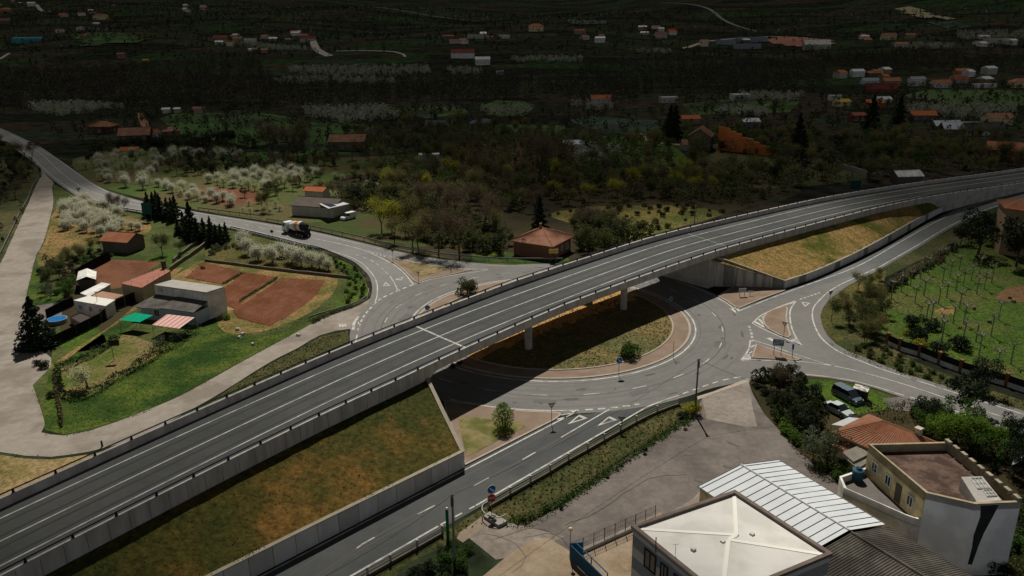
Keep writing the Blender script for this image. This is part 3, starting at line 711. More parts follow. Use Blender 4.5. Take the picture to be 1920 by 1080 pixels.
highR=cline([near_w[i]+0.30 for i in range(NC)],-0.5,iB,max(iR,iB+5))
# slope edge must also meet the falling wing wall: start the low line at the corner and the high line at the abutment
slope("embankment",offs(rbp,-0.3),hrf,highR,None,ochre)
# ================= land cover =================
lawn_y=mat("worn_lawn",(.085,.10,.022),(.055,.08,.014),0.5,0.95,c3=(.15,.115,.045),scale2=0.14,bump=0.6,bscale=3,detail=10)
greenfield=mat("green_field",(.034,.092,.015),(.055,.10,.02),0.08,0.95,c3=(.018,.024,.009),scale2=0.025,detail=12)
tealfield=mat("grey_green_crop",(.030,.055,.036),(.045,.072,.046),0.15,0.95,c3=(.020,.034,.020),scale2=0.05,detail=10)
orch_g=mat("orchard_grass",(.042,.078,.014),(.068,.090,.020),0.1,0.95,c3=(.09,.07,.03),scale2=0.03,detail=9,bump=.6,bscale=1)
scrub_d=mat("dark_scrub_ground",(.020,.019,.009),(.034,.026,.012),0.12,0.95,c3=(.045,.036,.015),scale2=0.025,detail=9)
roughd=mat("rough_dry_grass",(.115,.090,.028),(.075,.070,.020),0.3,0.95,c3=(.045,.052,.015),scale2=0.06,detail=10,bump=.8,bscale=2)
tan=mat("tan_earth",(.26,.185,.09),(.19,.14,.06),0.5,0.95,c3=(.12,.10,.03),scale2=0.1,bump=.5,detail=10)
patch=lambda name,px,m,z,step=2.5: sheet(name,gs(px),z,m,smooth_step=step)
patch("meadow",[(-80,330),(0,300),(30,300),(66,312),(74,335),(55,372),(38,413),(17,460),(0,495),(-60,590),(-120,600)],scrub,0.010)
patch("meadow",[(100,345),(123,357),(150,374),(200,390),(273,404),(340,416),(433,432),(512,450),(600,472),(668,500),(690,540),(690,560),(640,582),(600,597),(453,677),(320,749),(217,790),(120,815),(84,806),(77,770),(60,719),(96,671),(108,600),(50,577),(57,523),(67,483),(82,452),(93,413),(100,380)],mat("plot_grass",(.050,.075,.016),(.085,.085,.028),.35,.95,c3=(.035,.050,.012),scale2=.1,bump=.7,bscale=2,detail=10),0.012,None)
patch("lawn",[(84,806),(80,780),(96,690),(118,745),(170,742),(240,697),(310,650),(350,625),(398,590),(440,628),(520,628),(575,606),(600,598),(453,677),(320,749),(217,790),(120,815)],grass_b,0.016)
patch("lawn",[(46,570),(54,530),(66,500),(110,505),(135,530),(118,560),(112,568)],grass_b,0.016)
patch("lawn",[(114,742),(104,695),(150,680),(215,645),(232,625),(290,645),(308,655),(250,693),(160,738)],lawn_y,0.018)
patch("lawn",[(100,690),(150,655),(225,605),(300,560),(310,565),(240,615),(215,640),(140,680)],grass_b,0.015)
patch("lawn",[(104,640),(160,605),(200,640),(150,660)],grass,0.015)
patch("meadow",[(120,540),(150,520),(255,540),(240,600),(150,630),(110,610)],scrub_d,0.013)
patch("meadow",[(268,492),(300,475),(350,470),(345,495),(310,508)],grass,0.016)
patch("meadow",[(385,480),(420,455),(500,452),(590,476),(655,503),(645,520),(610,517),(470,500)],roughd,0.016)
patch("meadow",[(100,400),(135,380),(270,415),(270,440),(200,450),(120,470),(80,505),(70,480),(84,452)],earth,0.014)
patch("meadow",[(84,498),(120,478),(200,462),(215,468),(150,515),(130,545),(70,520)],scrub,0.017)
patch("verge",[(610,480),(668,502),(690,540),(690,557),(640,580),(605,592),(640,560),(650,520)],grass,0.018)
patch("earth_track",[(312,526),(350,505),(378,489),(470,502),(610,518),(632,524),(626,548),(592,580),(540,606),(490,622),(436,628),(410,612),(404,596),(425,580),(420,540),(340,540)],earth,0.020)
patch("earth_lane",[(327,505),(345,500),(250,585),(190,625),(100,692),(88,690),(150,648),(225,598)],earth,0.021)
patch("driveway",[(44,578),(112,566),(117,592),(62,640),(46,650)],yardm,0.022,None)
patch("garden_plot",[(154,521),(200,487),(306,490),(262,520),(225,540),(190,545)],soil_d,0.022,None)
patch("terrace",[(148,528),(200,487),(192,484),(142,522)],mat("pale_path",(.3,.22,.15),(.25,.18,.12),1),0.024,None)
# ploughed fields with real furrow ridges
def furrows(name,px,rowdir,m,sp=0.62,h=0.16,z=0.03):
    P=gs(px); sheet(name,P,z,m); a,b_=g(*rowdir[0]),g(*rowdir[1]); d=(b_-a).normalized(); n_=Vector((-d.y,d.x,0))
    vals=[(q-a).dot(n_) for q in P]; mb=MB(); v=min(vals)+sp/2; rnd=random.Random(len(px))
    while v<max(vals):
        xs=[]
        for i in range(len(P)):
            p,q=P[i],P[(i+1)%len(P)]; u,w_=(p-a).dot(n_)-v,(q-a).dot(n_)-v
            if (u>0)!=(w_>0):
                t=u/(u-w_); xs.append((p.lerp(q,t)-a).dot(d))
        xs.sort()
        for k in range(0,len(xs)-1,2):
            s0,s1=xs[k]+.15,xs[k+1]-.15
            if s1-s0<1: continue
            m_=max(2,int((s1-s0)/1.6)); V=[]
            for j in range(m_+1):
                s=s0+(s1-s0)*j/m_; c=a+d*s+n_*(v+rnd.uniform(-.05,.05)); hh=h*rnd.uniform(.7,1.1)
                V+=[c-n_*sp*.36+Vector((0,0,z+.005)),c+Vector((0,0,z+hh)),c+n_*sp*.36+Vector((0,0,z+.005))]
            mb.add(V,[(3*j,3*j+3,3*j+4,3*j+1) for j in range(m_)]+[(3*j+1,3*j+4,3*j+5,3*j+2) for j in range(m_)])
        v+=sp
    o=mb.build("ploughed_field",m); o["kind"]="structure"
furrows("ploughed_field",[(347,521),(380,492),(452,509),(425,530),(418,534)],((350,528),(400,495)),soil)
furrows("ploughed_field",[(420,541),(457,511),(523,520),(470,556),(440,580),(424,572)],((420,560),(500,512)),soil)
furrows("ploughed_field",[(436,582),(478,556),(528,521),(610,526),(592,555),(545,590),(506,612),(478,606),(445,596)],((450,590),(560,522)),soil)
# beyond the north road and the middle distance
patch("orchard_ground",[(135,305),(165,292),(300,283),(560,290),(700,305),(900,345),(960,400),(900,470),(870,488),(810,480),(743,467),(677,451),(585,430),(490,413),(372,394),(217,359),(160,335)],orch_g,0.008,5)
patch("scrubland",[(640,330),(900,320),(1300,330),(1500,355),(1380,395),(1250,440),(1130,480),(1040,497),(900,492),(760,468),(690,450),(650,400)],scrub_d,0.011,5)
patch("rough_meadow",[(1030,402),(1110,388),(1250,385),(1330,392),(1360,400),(1260,430),(1180,455),(1090,425)],mat("pale_rough_grass",(.20,.15,.045),(.13,.12,.03),.3,.95,c3=(.07,.08,.02),scale2=.06,detail=10,bump=.8,bscale=2),0.014,4)
patch("verge",[(873,489),(900,472),(960,474),(1060,480),(1050,496),(940,495)],grass_b,0.016,3)
patch("brown_field",[(840,300),(870,272),(960,262),(1060,268),(1090,300),(1060,320),(900,318)],farfield_b,0.012,6)
patch("soil_strip",[(380,350),(480,358),(500,378),(420,385),(370,370)],soil_d,0.012,5)
patch("green_field",[(300,222),(330,212),(490,211),(560,222),(700,235),(700,255),(560,262),(470,275),(330,250)],greenfield,0.012,None)
patch("green_field",[(740,207),(780,193),(860,195),(880,212),(800,222)],greenfield,0.012,None)
patch("green_field",[(900,200),(930,188),(985,190),(1000,205),(960,218),(915,215)],greenfield,0.012,None)
patch("green_field",[(560,255),(690,262),(760,285),(680,292),(575,285)],greenfield,0.013,None)
patch("green_field",[(330,290),(480,285),(620,285),(640,300),(560,320),(430,312)],greenfield,0.015,None)
patch("green_field",[(560,300),(760,290),(860,300),(850,320),(640,330)],orch_g,0.0155,None)
patch("green_field",[(1130,255),(1250,262),(1330,330),(1220,325),(1140,300)],grass,0.015,None)
patch("green_field",[(870,232),(1060,235),(1060,258),(900,262)],greenfield,0.015,None)
patch("crop_field",[(1065,225),(1110,218),(1230,226),(1235,240),(1225,253),(1120,248)],tealfield,0.014,None)
patch("green_field",[(1690,180),(1740,168),(1960,170),(1980,198),(1800,196)],mat("light_green_field",(.05,.095,.02),(.035,.075,.015),.05,.95,c3=(.06,.085,.035),scale2=.02),0.014,None)
patch("green_field",[(1280,195),(1350,188),(1500,190),(1480,210),(1300,215)],greenfield,0.013,None)
patch("rough_meadow",[(1360,262),(1480,300),(1560,310),(1640,330),(1500,350),(1350,352),(1280,330)],scrub,0.012,6)
patch("green_field",[(10,108),(60,103),(170,104),(165,116),(40,117)],mat("pale_field",(.07,.085,.03),(.05,.07,.02),.03,.95),0.012,10)
patch("green_field",[(130,68),(240,64),(280,76),(220,86),(150,80)],tealfield,2.2,20) if False else None
# right-hand garden and verges
patch("verge",[(1542,560),(1571,545),(1592,532),(1621,517),(1668,495),(1735,457),(1800,420),(1900,375),(1990,350),(1990,380),(1890,400),(1830,470),(1740,480),(1660,520),(1645,600),(1650,640),(1720,680),(1800,712),(1920,752),(2000,780),(1990,805),(1920,776),(1853,754),(1787,732),(1700,705),(1655,689),(1617,674),(1587,662),(1562,648),(1545,629),(1532,608),(1529,592),(1534,577)],scrub,0.014,None)
patch("verge",[(1545,575),(1568,552),(1620,524),(1660,508),(1650,540),(1625,600),(1570,640),(1548,620),(1538,600)],roughd,0.018)
patch("garden_lawn",[(1655,634),(1648,600),(1662,540),(1700,505),(1800,455),(1860,440),(1960,445),(1990,760),(1885,722),(1800,694),(1720,668)],mat("garden_grass",(.030,.062,.008),(.055,.085,.012),.22,.95,c3=(.075,.075,.022),scale2=.09,bump=.7,bscale=2,detail=12,p2=(.5,.64)),0.020,None)
patch("bare_patch",[(1752,583),(1790,572),(1790,588),(1760,598)],earth,0.026)
patch("bare_patch",[(1865,560),(1890,540),(1930,535),(1935,565),(1900,567)],mat("brown_earth",(.14,.075,.035),(.1,.055,.025),.8),0.026)
patch("patio",[(1868,440),(1880,425),(1905,430),(1900,470),(1880,480),(1866,470)],mat("pale_patio",(.3,.24,.17),(.24,.19,.13),.8),0.030,None)
# lower right: yards and verges
patch("verge",[(700,1080),(833,998),(910,950),(1100,840),(1190,788),(1275,757),(1316,748),(1316,785),(1200,840),(985,990),(905,985),(860,1010),(760,1060),(640,1200),(560,1200)],scrub,0.012,None)
patch("yard",[(905,966),(925,975),(985,986),(1060,945),(1170,860),(1300,785),(1316,748),(1402,712),(1412,740),(1432,775),(1500,850),(1570,905),(1700,960),(1400,1020),(1180,1000),(1060,1040),(985,1010),(880,1010),(860,1003)],yardm,0.024,None)
patch("yard_slab",[(1316,747),(1340,737),(1404,714),(1410,760),(1420,800),(1400,801),(1325,786)],yard2m,0.034,None)
patch("yard_slab",[(868,1000),(905,970),(985,988),(1060,1006),(985,1040),(930,1050)],yard2m,0.036,None)
patch("yard_slab",[(1225,980),(1300,935),(1330,900),(1400,910),(1330,1000),(1230,1010)],yard2m,0.036,None)
patch("sandy_yard",[(900,1085),(955,1040),(1005,1008),(1030,1010),(1072,1036),(1150,1002),(1240,960),(1240,1180),(850,1180)],sandyard,0.040,None)
patch("entrance_slab",[(862,999),(903,970),(920,980),(868,1018),(856,1010)],mat("tan_slab",(.25,.20,.145),(.20,.16,.115),.9),0.046,None)
patch("kerb_strip",[(1307,744),(1336,735),(1402,710),(1406,716),(1340,738),(1308,750)],kerbm,0.056,None)
patch("meadow",[(1404,712),(1440,706),(1500,704),(1552,709),(1604,718),(1675,740),(1777,773),(1915,818),(2010,850),(2010,1100),(1700,1100),(1560,900),(1500,850),(1432,775)],scrub_d,0.012,None)
patch("lawn",[(1500,712),(1552,712),(1604,722),(1690,750),(1650,770),(1600,778),(1545,772),(1520,745)],grass,0.018)
patch("parking_slab",[(1655,747),(1690,744),(1722,756),(1712,772),(1672,768)],yardm,0.026,None)
patch("tan_bank",[(-80,845),(0,853),(48,860),(96,862),(168,852),(230,838),(150,880),(0,950),(-80,980)],tan,0.014,None)
patch("verge",[(438,724),(507,682),(560,655),(600,632),(652,620),(654,640),(600,665),(500,720),(400,770),(380,765)],scrub,0.014,None)
patch("lawn",[(560,420),(640,412),(700,396),(760,430),(800,462),(740,458),(677,446),(600,432)],mat("farm_grass",(.030,.052,.010),(.050,.062,.016),.3,.95,c3=(.055,.045,.018),scale2=.08),0.0145,3)  # duller green of the grass by the farm building
AVOID.append(gs([(1325,284),(1470,299),(1480,322),(1320,312)])); AVOID.append(gs([(945,470),(1085,452),(1085,492),(950,492)])); AVOID.append(gs([(575,405),(690,400),(690,425),(600,425)]))
# cracks and joints in the yard paving
ck=MB(); rnd=random.Random(66)
for px in ([(985,1008),(1040,1003),(1075,1035)],[(905,1000),(950,1012),(985,1045),(960,1075)],[(1060,985),(1120,960),(1215,900),(1290,890)],[(930,1010),(1000,990),(1040,1004)]):
    P=cr(gs(px),1.0); P=[q+Vector((rnd.uniform(-.12,.12),rnd.uniform(-.12,.12),0)) for q in P]; line_strip(ck,P,.05,.052)
o=ck.build("paving_cracks",mat("crack_dark",(.075,.063,.052))); o["kind"]="structure"
ck=MB()
for _ in range(16):
    x,y=rnd.uniform(0,30),rnd.uniform(62,92); 
    if in_poly(x,y,gs([(905,966),(1060,945),(1300,785),(1402,712),(1432,775),(1500,850),(1400,900),(1180,1000),(985,1010)])): blob(ck,Vector((x,y,0)),rnd.uniform(.3,1.8),rnd.uniform(.2,.8),rnd.uniform(0,3),.0475+.00012*_,rnd)
o=ck.build("paving_stains",mat("yard_stain",(.105,.09,.079),(.135,.117,.103),.4,.95)); o["kind"]="structure"
# weed and grass tufts: uncountable, one object per kind
def tufts(name,areas,n,m,h=(.15,.4),wd=.25,seed=1,zf=None):
    rnd=random.Random(seed); mb=MB(); tot=[]
    for P in areas:
        Q=gs(P); xs=[q.x for q in Q]; ys=[q.y for q in Q]; 
        tot.append((Q,xs,ys,max(1,(max(xs)-min(xs))*(max(ys)-min(ys)))))
    A=sum(t[3] for t in tot)
    for Q,xs,ys,ar in tot:
        for _ in range(int(n*ar/A)):
            x,y=rnd.uniform(min(xs),max(xs)),rnd.uniform(min(ys),max(ys))
            if not in_poly(x,y,Q): continue
            tuft(mb,x,y,zf(x,y) if zf else 0.02,rnd,h,wd)
    o=mb.build(name,m); o["kind"]="stuff"; o["label"]="loose tufts of grass and weeds on the open ground"; o["category"]="grass"; return o
def tuft(mb,x,y,z,rnd,h,wd):
    for k in range(2):
        a=rnd.uniform(0,6.28); hh=rnd.uniform(*h)*.55; w_=wd*rnd.uniform(.4,.9); dx,dy=math.cos(a)*w_,math.sin(a)*w_; l_=wd*rnd.uniform(.5,1.0)
        lx,ly=-dy/w_*l_,dx/w_*l_
        mb.add([(x-dx,y-dy,z),(x+dx,y+dy,z),(x+lx+dx*.3,y+ly+dy*.3,z+hh),(x+lx-dx*.5,y+ly-dy*.5,z+hh*.9)],[(0,1,2,3)])
tm1=leafmat("tuft_green",(.060,.115,.013),(.085,.135,.016),0.6,0.9,tr=.5); tm2=leafmat("tuft_dry",(.24,.17,.07),(.13,.12,.035),0.3,0.9,tr=.5); tm3=leafmat("tuft_dark",(.075,.085,.022),(.10,.085,.028),0.3,0.9,tr=.5)
tufts("grass",[[(84,806),(80,780),(118,745),(170,742),(310,650),(398,590),(440,628),(575,606),(600,598),(453,677),(320,749),(217,790),(120,815)],[(1655,634),(1662,540),(1800,455),(1950,445),(1960,750),(1885,722),(1800,694)],[(873,489),(900,472),(1060,480),(1050,496)]],16000,tm1,h=(.06,.2),wd=.14,seed=2)
tufts("dry_grass",[[(385,480),(420,455),(590,476),(655,503),(645,520),(470,500)],[(1548,620),(1545,575),(1568,552),(1660,508),(1640,600),(1570,640)],[(100,400),(135,380),(270,415),(270,440),(120,470),(80,505)],[(400,610),(480,628),(603,585),(640,548),(650,520),(610,590),(500,640)],[(1030,402),(1250,385),(1360,400),(1180,455)]],12000,tm2,h=(.1,.3),wd=.16,seed=3)
tufts("verge_weeds",[[(833,1003),(910,955),(1100,845),(1190,793),(1275,762),(1310,755),(1310,785),(1200,840),(985,988),(905,985)],[(1570,660),(1655,640),(1720,680),(1920,752),(1920,770),(1787,730),(1650,690)],[(438,724),(507,682),(600,632),(652,622),(600,665),(400,765)],[(600,480),(668,502),(690,540),(640,580),(650,520)]],9000,tm3,h=(.1,.35),wd=.16,seed=4)
def isl_z(x,y):
    r_=math.hypot(x-RC.x,y-RC.y)/rr; return 0.29+0.12*(1-min(1,r_)**2)
rnd=random.Random(8); mb=MB(); mb2=MB()
for _ in range(7000):
    r_=rr*math.sqrt(rnd.random())*.99; a=rnd.uniform(0,6.28); x,y=RC.x+r_*math.cos(a),RC.y+r_*math.sin(a); tuft(mb if rnd.random()<.6 else mb2,x,y,isl_z(x,y),rnd,(.1,.35),.17)
for mm,m_,nm in((mb,tm2,"dry_grass"),(mb2,tm1,"grass")):
    o=mm.build(nm,m_); o["kind"]="stuff"; o["label"]="tufts of grass on the round island"; o["category"]="grass"
# tufts on the two embankments, set on the slope faces
for em,(nn,sd_) in zip([o for o in COL.objects if o.name.startswith("embankment")],((700,11),(1500,12))):
    me=em.data; rnd=random.Random(sd_); mbs=[MB(),MB(),MB()]
    polys=[p for p in me.polygons]; ar=[p.area for p in polys]; cum=np.cumsum(ar)
    for _ in range(nn):
        p=polys[int(np.searchsorted(cum,rnd.random()*cum[-1]))]; vs_=[me.vertices[i].co for i in p.vertices]
        u,v=rnd.random(),rnd.random(); q=vs_[0].lerp(vs_[1],u).lerp(vs_[3].lerp(vs_[2],u),v)
        tuft(mbs[rnd.choice((1,1,1,0) if sd_==12 else (1,2,2,2))],q.x,q.y,q.z-.02,rnd,(.06,.2),.12)
    for mm,m_ in zip(mbs,(tm1,tm2,tm3)):
        o=mm.build("slope_grass",m_); o["kind"]="stuff"; o["label"]="short rough grass on the road embankment"; o["category"]="grass"
# ================= vegetation =================
bark=mat("bark",(.085,.065,.045),(.055,.042,.03),3,0.95); bark_p=mat("pale_bark",(.30,.285,.22),(.17,.16,.12),3,0.9)
M_bl=leafmat("blossom",(.62,.60,.48),(.38,.39,.26),1.6,tr=.45); M_bl2=leafmat("blossom_green",(.52,.52,.34),(.30,.33,.14),0.8,tr=.45)
M_gr=leafmat("leaf_green",(.065,.12,.020),(.042,.085,.014),tr=.35); M_br=leafmat("leaf_bright",(.14,.23,.025),(.09,.16,.018),tr=.4); M_ye=leafmat("leaf_yellow",(.32,.30,.03),(.18,.19,.025),tr=.4)
M_dk=leafmat("leaf_dark",(.024,.036,.014),(.015,.025,.010),tr=.2); M_ol=leafmat("leaf_olive",(.085,.095,.028),(.055,.065,.02),tr=.35); M_tw=leafmat("twig_brown",(.13,.095,.055),(.085,.065,.036),tr=.25)
M_sil=leafmat("leaf_silver",(.13,.15,.09),(.07,.09,.045)); M_red=leafmat("leaf_red",(.13,.04,.03),(.08,.025,.02)); M_hz=leafmat("leaf_haze",(.17,.16,.05),(.11,.10,.036),tr=.35)
def rquad(V,F,c,s,rnd,asp=1.0,up=0.0):
    n_=Vector((rnd.gauss(0,1),rnd.gauss(0,1),rnd.gauss(0,1)+up)); 
    if n_.length<1e-3: n_=Vector((0,0,1))
    n_.normalize(); u=n_.cross(Vector((rnd.random(),rnd.random(),rnd.random()))).normalized(); v=n_.cross(u)
    b=len(V); s1=s*rnd.uniform(.6,1.3); s2=s1*asp
    V+= [tuple(c+u*s1*.5),tuple(c+v*s2*.5),tuple(c-u*s1*.5),tuple(c-v*s2*.5)]; F.append((b,b+1,b+2,b+3))
def mkmesh(name,V,F,m):
    me=bpy.data.meshes.new(name); me.from_pydata(V,[],F); me.materials.append(m); me.update(); return me
def limbs(rnd,h,r,levels,spread,n0=1,up=.5,nb=(2,4),ratio=.68,sides=4,first=.35):
    mb=MB(); tips=[]
    def grow(p,d,L,r_,lv):
        q=p+d*L*.5+Vector((rnd.gauss(0,1),rnd.gauss(0,1),0))*L*.05; e=q+(d+Vector((rnd.gauss(0,.1),rnd.gauss(0,.1),.06)))*L*.5
        mb.tube([p,q,e],[r_,r_*.8,r_*.55],sides if lv<2 else 3,cap=False)
        if lv>=levels: tips.append((e,d)); return
        for _ in range(rnd.randint(*nb)):
            a=rnd.uniform(0,6.28); dd=(d+Vector((math.cos(a),math.sin(a),rnd.uniform(-.1,.5)*up))*spread).normalized()
            grow(q.lerp(e,rnd.uniform(.2,1)),dd,L*ratio*rnd.uniform(.8,1.15),r_*.55,lv+1)
        if lv>=1: tips.append((e,d))
    for _ in range(n0):
        d=Vector((rnd.gauss(0,.06 if n0==1 else .35),rnd.gauss(0,.06 if n0==1 else .35),1)).normalized(); grow(Vector((0,0,-.1)),d,h*first,r,0)
    return mb,tips
PROTO={}
def proto(kind,nvar,fn):
    PROTO[kind]=[fn(random.Random(hash_(kind)+k*17)) for k in range(nvar)]
def hash_(s): return sum(ord(c)*(i+3) for i,c in enumerate(s))
def mesh_of(mb,name,m):
    return mkmesh(name,mb.v,mb.f,m)
def f_blossom(rnd,mleaf=None,n=3000,h=5.0):
    mb,tips=limbs(rnd,h,.17,3,.75,nb=(2,4),first=.26)
    V,F=[],[]; top=[t[0] for t in tips if t[0].z>h*.25]
    for _ in range(n):
        c=rnd.choice(top)+Vector((rnd.gauss(0,1),rnd.gauss(0,1),rnd.gauss(-.5,1.3)))*.42
        rquad(V,F,c,.19,rnd,.8,1.2)
    return (mesh_of(mb,"trunk",bark),mkmesh("crown",V,F,mleaf or M_bl))
proto("blossom",4,f_blossom)
proto("blossom_pale",2,lambda r:f_blossom(r,M_bl2,1100))
def f_bare(rnd,ml=None,h=9.0,n=900,sp=.5,sz=.22,asp=.25,jit=.45,n0=1):
    mb,tips=limbs(rnd,h,.16,4,sp,n0=n0,nb=(2,3),first=.30,ratio=.72)
    V,F=[],[]; tp=[t for t in tips if t[0].z>h*.18]
    for _ in range(n):
        c,d=rnd.choice(tp); c=c+Vector((rnd.gauss(0,1),rnd.gauss(0,1),rnd.gauss(0,1)))*jit
        rquad(V,F,c,sz,rnd,asp)
    return (mesh_of(mb,"trunk",bark),mkmesh("crown",V,F,ml or M_tw))
proto("bare",4,lambda r:f_bare(r,n=2400,sz=.34,asp=.22,jit=.55))
proto("hazy",3,lambda r:f_bare(r,M_hz,n=2400,sz=.28,asp=.55,jit=.6))
proto("yellowing",3,lambda r:f_bare(r,M_ye,n=2600,sz=.24,asp=.7,jit=.5))
proto("budding",3,lambda r:f_bare(r,M_ol,n=2400,sz=.28,asp=.6,jit=.6))
proto("slim",3,lambda r:f_bare(r,M_tw,h=12,n=500,sp=.28,sz=.3,asp=.2,jit=.35))
def f_round(rnd,m=None,h=6.0,n=1800,rx=.42,sz=.30,lobes=13,zc=.62):
    mb,tips=limbs(rnd,h,.18,2,.6,nb=(2,4),first=.4)
    V,F=[],[]; P=[]
    for _ in range(lobes):
        a=rnd.uniform(0,6.28); r_=h*rx*math.sqrt(rnd.random())*.85; P.append((Vector((r_*math.cos(a),r_*math.sin(a),h*zc+rnd.uniform(-.27,.27)*h)),h*rnd.uniform(.11,.2)))
    for _ in range(n):
        c,r_=rnd.choice(P); d=Vector((rnd.gauss(0,1),rnd.gauss(0,1),rnd.gauss(0,1)+.25)).normalized(); rquad(V,F,c+d*r_*rnd.uniform(.6,1.08),sz,rnd,.7,.3)
    return (mesh_of(mb,"trunk",bark),mkmesh("crown",V,F,m or M_gr))
proto("green",3,lambda r:f_round(r,M_gr)); proto("dark",3,lambda r:f_round(r,M_dk,n=2200)); proto("bright",2,lambda r:f_round(r,M_br,sz=.26)); proto("olive",3,lambda r:f_round(r,M_ol)); proto("silver",2,lambda r:f_round(r,M_sil,n=1500,sz=.24))
proto("yellow",2,lambda r:f_round(r,M_ye,sz=.26)); proto("red",1,lambda r:f_round(r,M_red,n=1300,sz=.24))
def f_bush(rnd,m,h=2.2,n=1400,sz=.2,rx=.6,lob=15):
    mb,_t=limbs(rnd,h,.06,2,.8,n0=3,nb=(2,3),first=.4)
    V,F=[],[]; P=[]
    for _ in range(lob):
        a=rnd.uniform(0,6.28); r_=h*rx*math.sqrt(rnd.random())*.8; P.append((Vector((r_*math.cos(a),r_*math.sin(a),h*rnd.uniform(.10,.74)*(1-.35*r_/(h*rx)))),h*rnd.uniform(.16,.28)))
    for _ in range(n):
        c,r_=rnd.choice(P); d=Vector((rnd.gauss(0,1),rnd.gauss(0,1),rnd.gauss(0,1)+.2)).normalized(); q=c+d*r_*rnd.uniform(.6,1.08); q.z=max(.02,q.z); rquad(V,F,q,sz,rnd,.7,.3)
    return (mesh_of(mb,"stem",bark),mkmesh("foliage",V,F,m))
for k_,m_ in (("bush_green",M_gr),("bush_dark",M_dk),("bush_olive",M_ol),("bush_bright",M_br),("bush_yellow",M_ye),("bush_silver",M_sil),("bush_twig",M_tw)): proto(k_,2,lambda r,m_=m_:f_bush(r,m_))
def f_willow(rnd):
    mb,_t=limbs(rnd,2.6,.05,2,.5,n0=6,nb=(2,3),first=.5); V,F=[],[]
    for _ in range(1700):
        a=rnd.uniform(0,6.28); t=rnd.random(); r_=(.25+.85*math.sin(math.pi*min(1,t*.85+.1)))*math.sqrt(rnd.random()); c=Vector((r_*math.cos(a),r_*math.sin(a),.15+2.6*t)); rquad(V,F,c,.22,rnd,.35,-.2)
    return (mesh_of(mb,"stem",bark),mkmesh("foliage",V,F,M_br))
proto("upright_bush",1,f_willow)
def f_conifer(rnd,m=None,h=9.0,w_=.27,n=3200,tip=1.0):
    mb=MB(); mb.tube([(0,0,-.1),(0,0,h*.9)],[.2,.04],5,cap=False); V,F=[],[]
    for _ in range(n):
        t=rnd.random()**1.35; a=rnd.uniform(0,6.28); lay=.75+.35*math.sin(t*38+a*1.0); r_=h*w_*(1-t)**.8*lay*rnd.uniform(.72,1.08); c=Vector((r_*math.cos(a),r_*math.sin(a),h*(.04+.96*t)-r_*.15)); rquad(V,F,c,.62*(1-.4*t),rnd,.55,.2)
    return (mesh_of(mb,"trunk",bark),mkmesh("crown",V,F,m or M_dk))
proto("conifer",3,f_conifer); proto("cypress",3,lambda r:f_conifer(r,w_=.27,n=2800)); proto("widecon",2,lambda r:f_conifer(r,w_=.36,h=7,n=2600))
def f_pollard(rnd):
    mb=MB(); h=3.0; mb.tube([(0,0,-.05),(rnd.uniform(-.06,.06),rnd.uniform(-.06,.06),h*.5),(0,0,h)],[.12,.09,.11],6,cap=False)
    n=rnd.randint(5,7)
    for k in range(n):
        a=6.28*k/n+rnd.uniform(-.5,.5); L=rnd.uniform(.35,.9); e=Vector((math.cos(a)*L,math.sin(a)*L,h+rnd.uniform(.15,.5)))
        mb.tube([(0,0,h-.05),(e.x*.5,e.y*.5,h+.12),tuple(e)],[.075,.06,.085],5)
        for _ in range(2):
            b_=rnd.uniform(0,6.28); mb.tube([tuple(e),(e.x+.2*math.cos(b_),e.y+.2*math.sin(b_),e.z+.2)],[.045,.055],4)
    return (mesh_of(mb,"trunk",bark_p),None)
proto("pollard",4,f_pollard)
_tc=0
def plant(kind,p,s=1.0,label=None,cat="tree",group=None,name="tree",rz=None,sz=None,whole=False):
    global _tc; _tc+=1; rnd=random.Random(_tc*7+1)
    tr,crn=PROTO[kind][_tc%len(PROTO[kind])]
    rz=rnd.uniform(0,6.28) if rz is None else rz
    if crn is None or whole:
        o=bpy.data.objects.new(name,tr if crn is None else crn); COL.objects.link(o)
    else:
        o=bpy.data.objects.new(name,None); COL.objects.link(o); o.empty_display_size=.3
        for me in (tr,crn):
            c=bpy.data.objects.new(me.name.split(".")[0],me); COL.objects.link(c); c.parent=o
    o.location=p; o.rotation_euler=(0,0,rz); o.scale=(s,s,s*(sz or rnd.uniform(.9,1.12)))
    return tag(o,label,cat,group)
def scatter(kinds,px,n,srange,label,cat,group,name,seed,mind=2.0,whole=False,z=None,avoid=None):
    rnd=random.Random(seed); Q=[gt(a,b) for a,b in px]; xs=[q.x for q in Q]; ys=[q.y for q in Q]; got=[]; tries=0
    while len(got)<n and tries<n*40:
        tries+=1; x,y=rnd.uniform(min(xs),max(xs)),rnd.uniform(min(ys),max(ys))
        if not in_poly(x,y,Q) or blocked(x,y) or any((x-a)**2+(y-b)**2<mind*mind for a,b in got): continue
        got.append((x,y))
    sx=sorted(scr(x,y,0)[0] for x,y in got); sy=sorted(y for x,y in got); base=label
    for x,y in got:
        u=scr(x,y,0)[0]; a=sx.index(u)/max(1,len(sx)); b_=sy.index(y)/max(1,len(sy))
        if len(base.split())<=12: label=base+", "+("left" if a<.33 else "middle" if a<.67 else "right")+" part, "+("nearer" if b_<.5 else "farther")+" half"
        elif len(base.split())<=14: label=base+", "+("left" if a<.33 else "middle" if a<.67 else "right")+" part"
        plant(rnd.choice(kinds),(x,y,terrain(x,y) if z is None else z),rnd.uniform(*srange),label,cat,group,name,whole=whole)
ORD=["leftmost","second from left","third from left","fourth from left","fifth from left","sixth from left","seventh from left","eighth from left","ninth from left","tenth from left","eleventh from left","twelfth from left"]
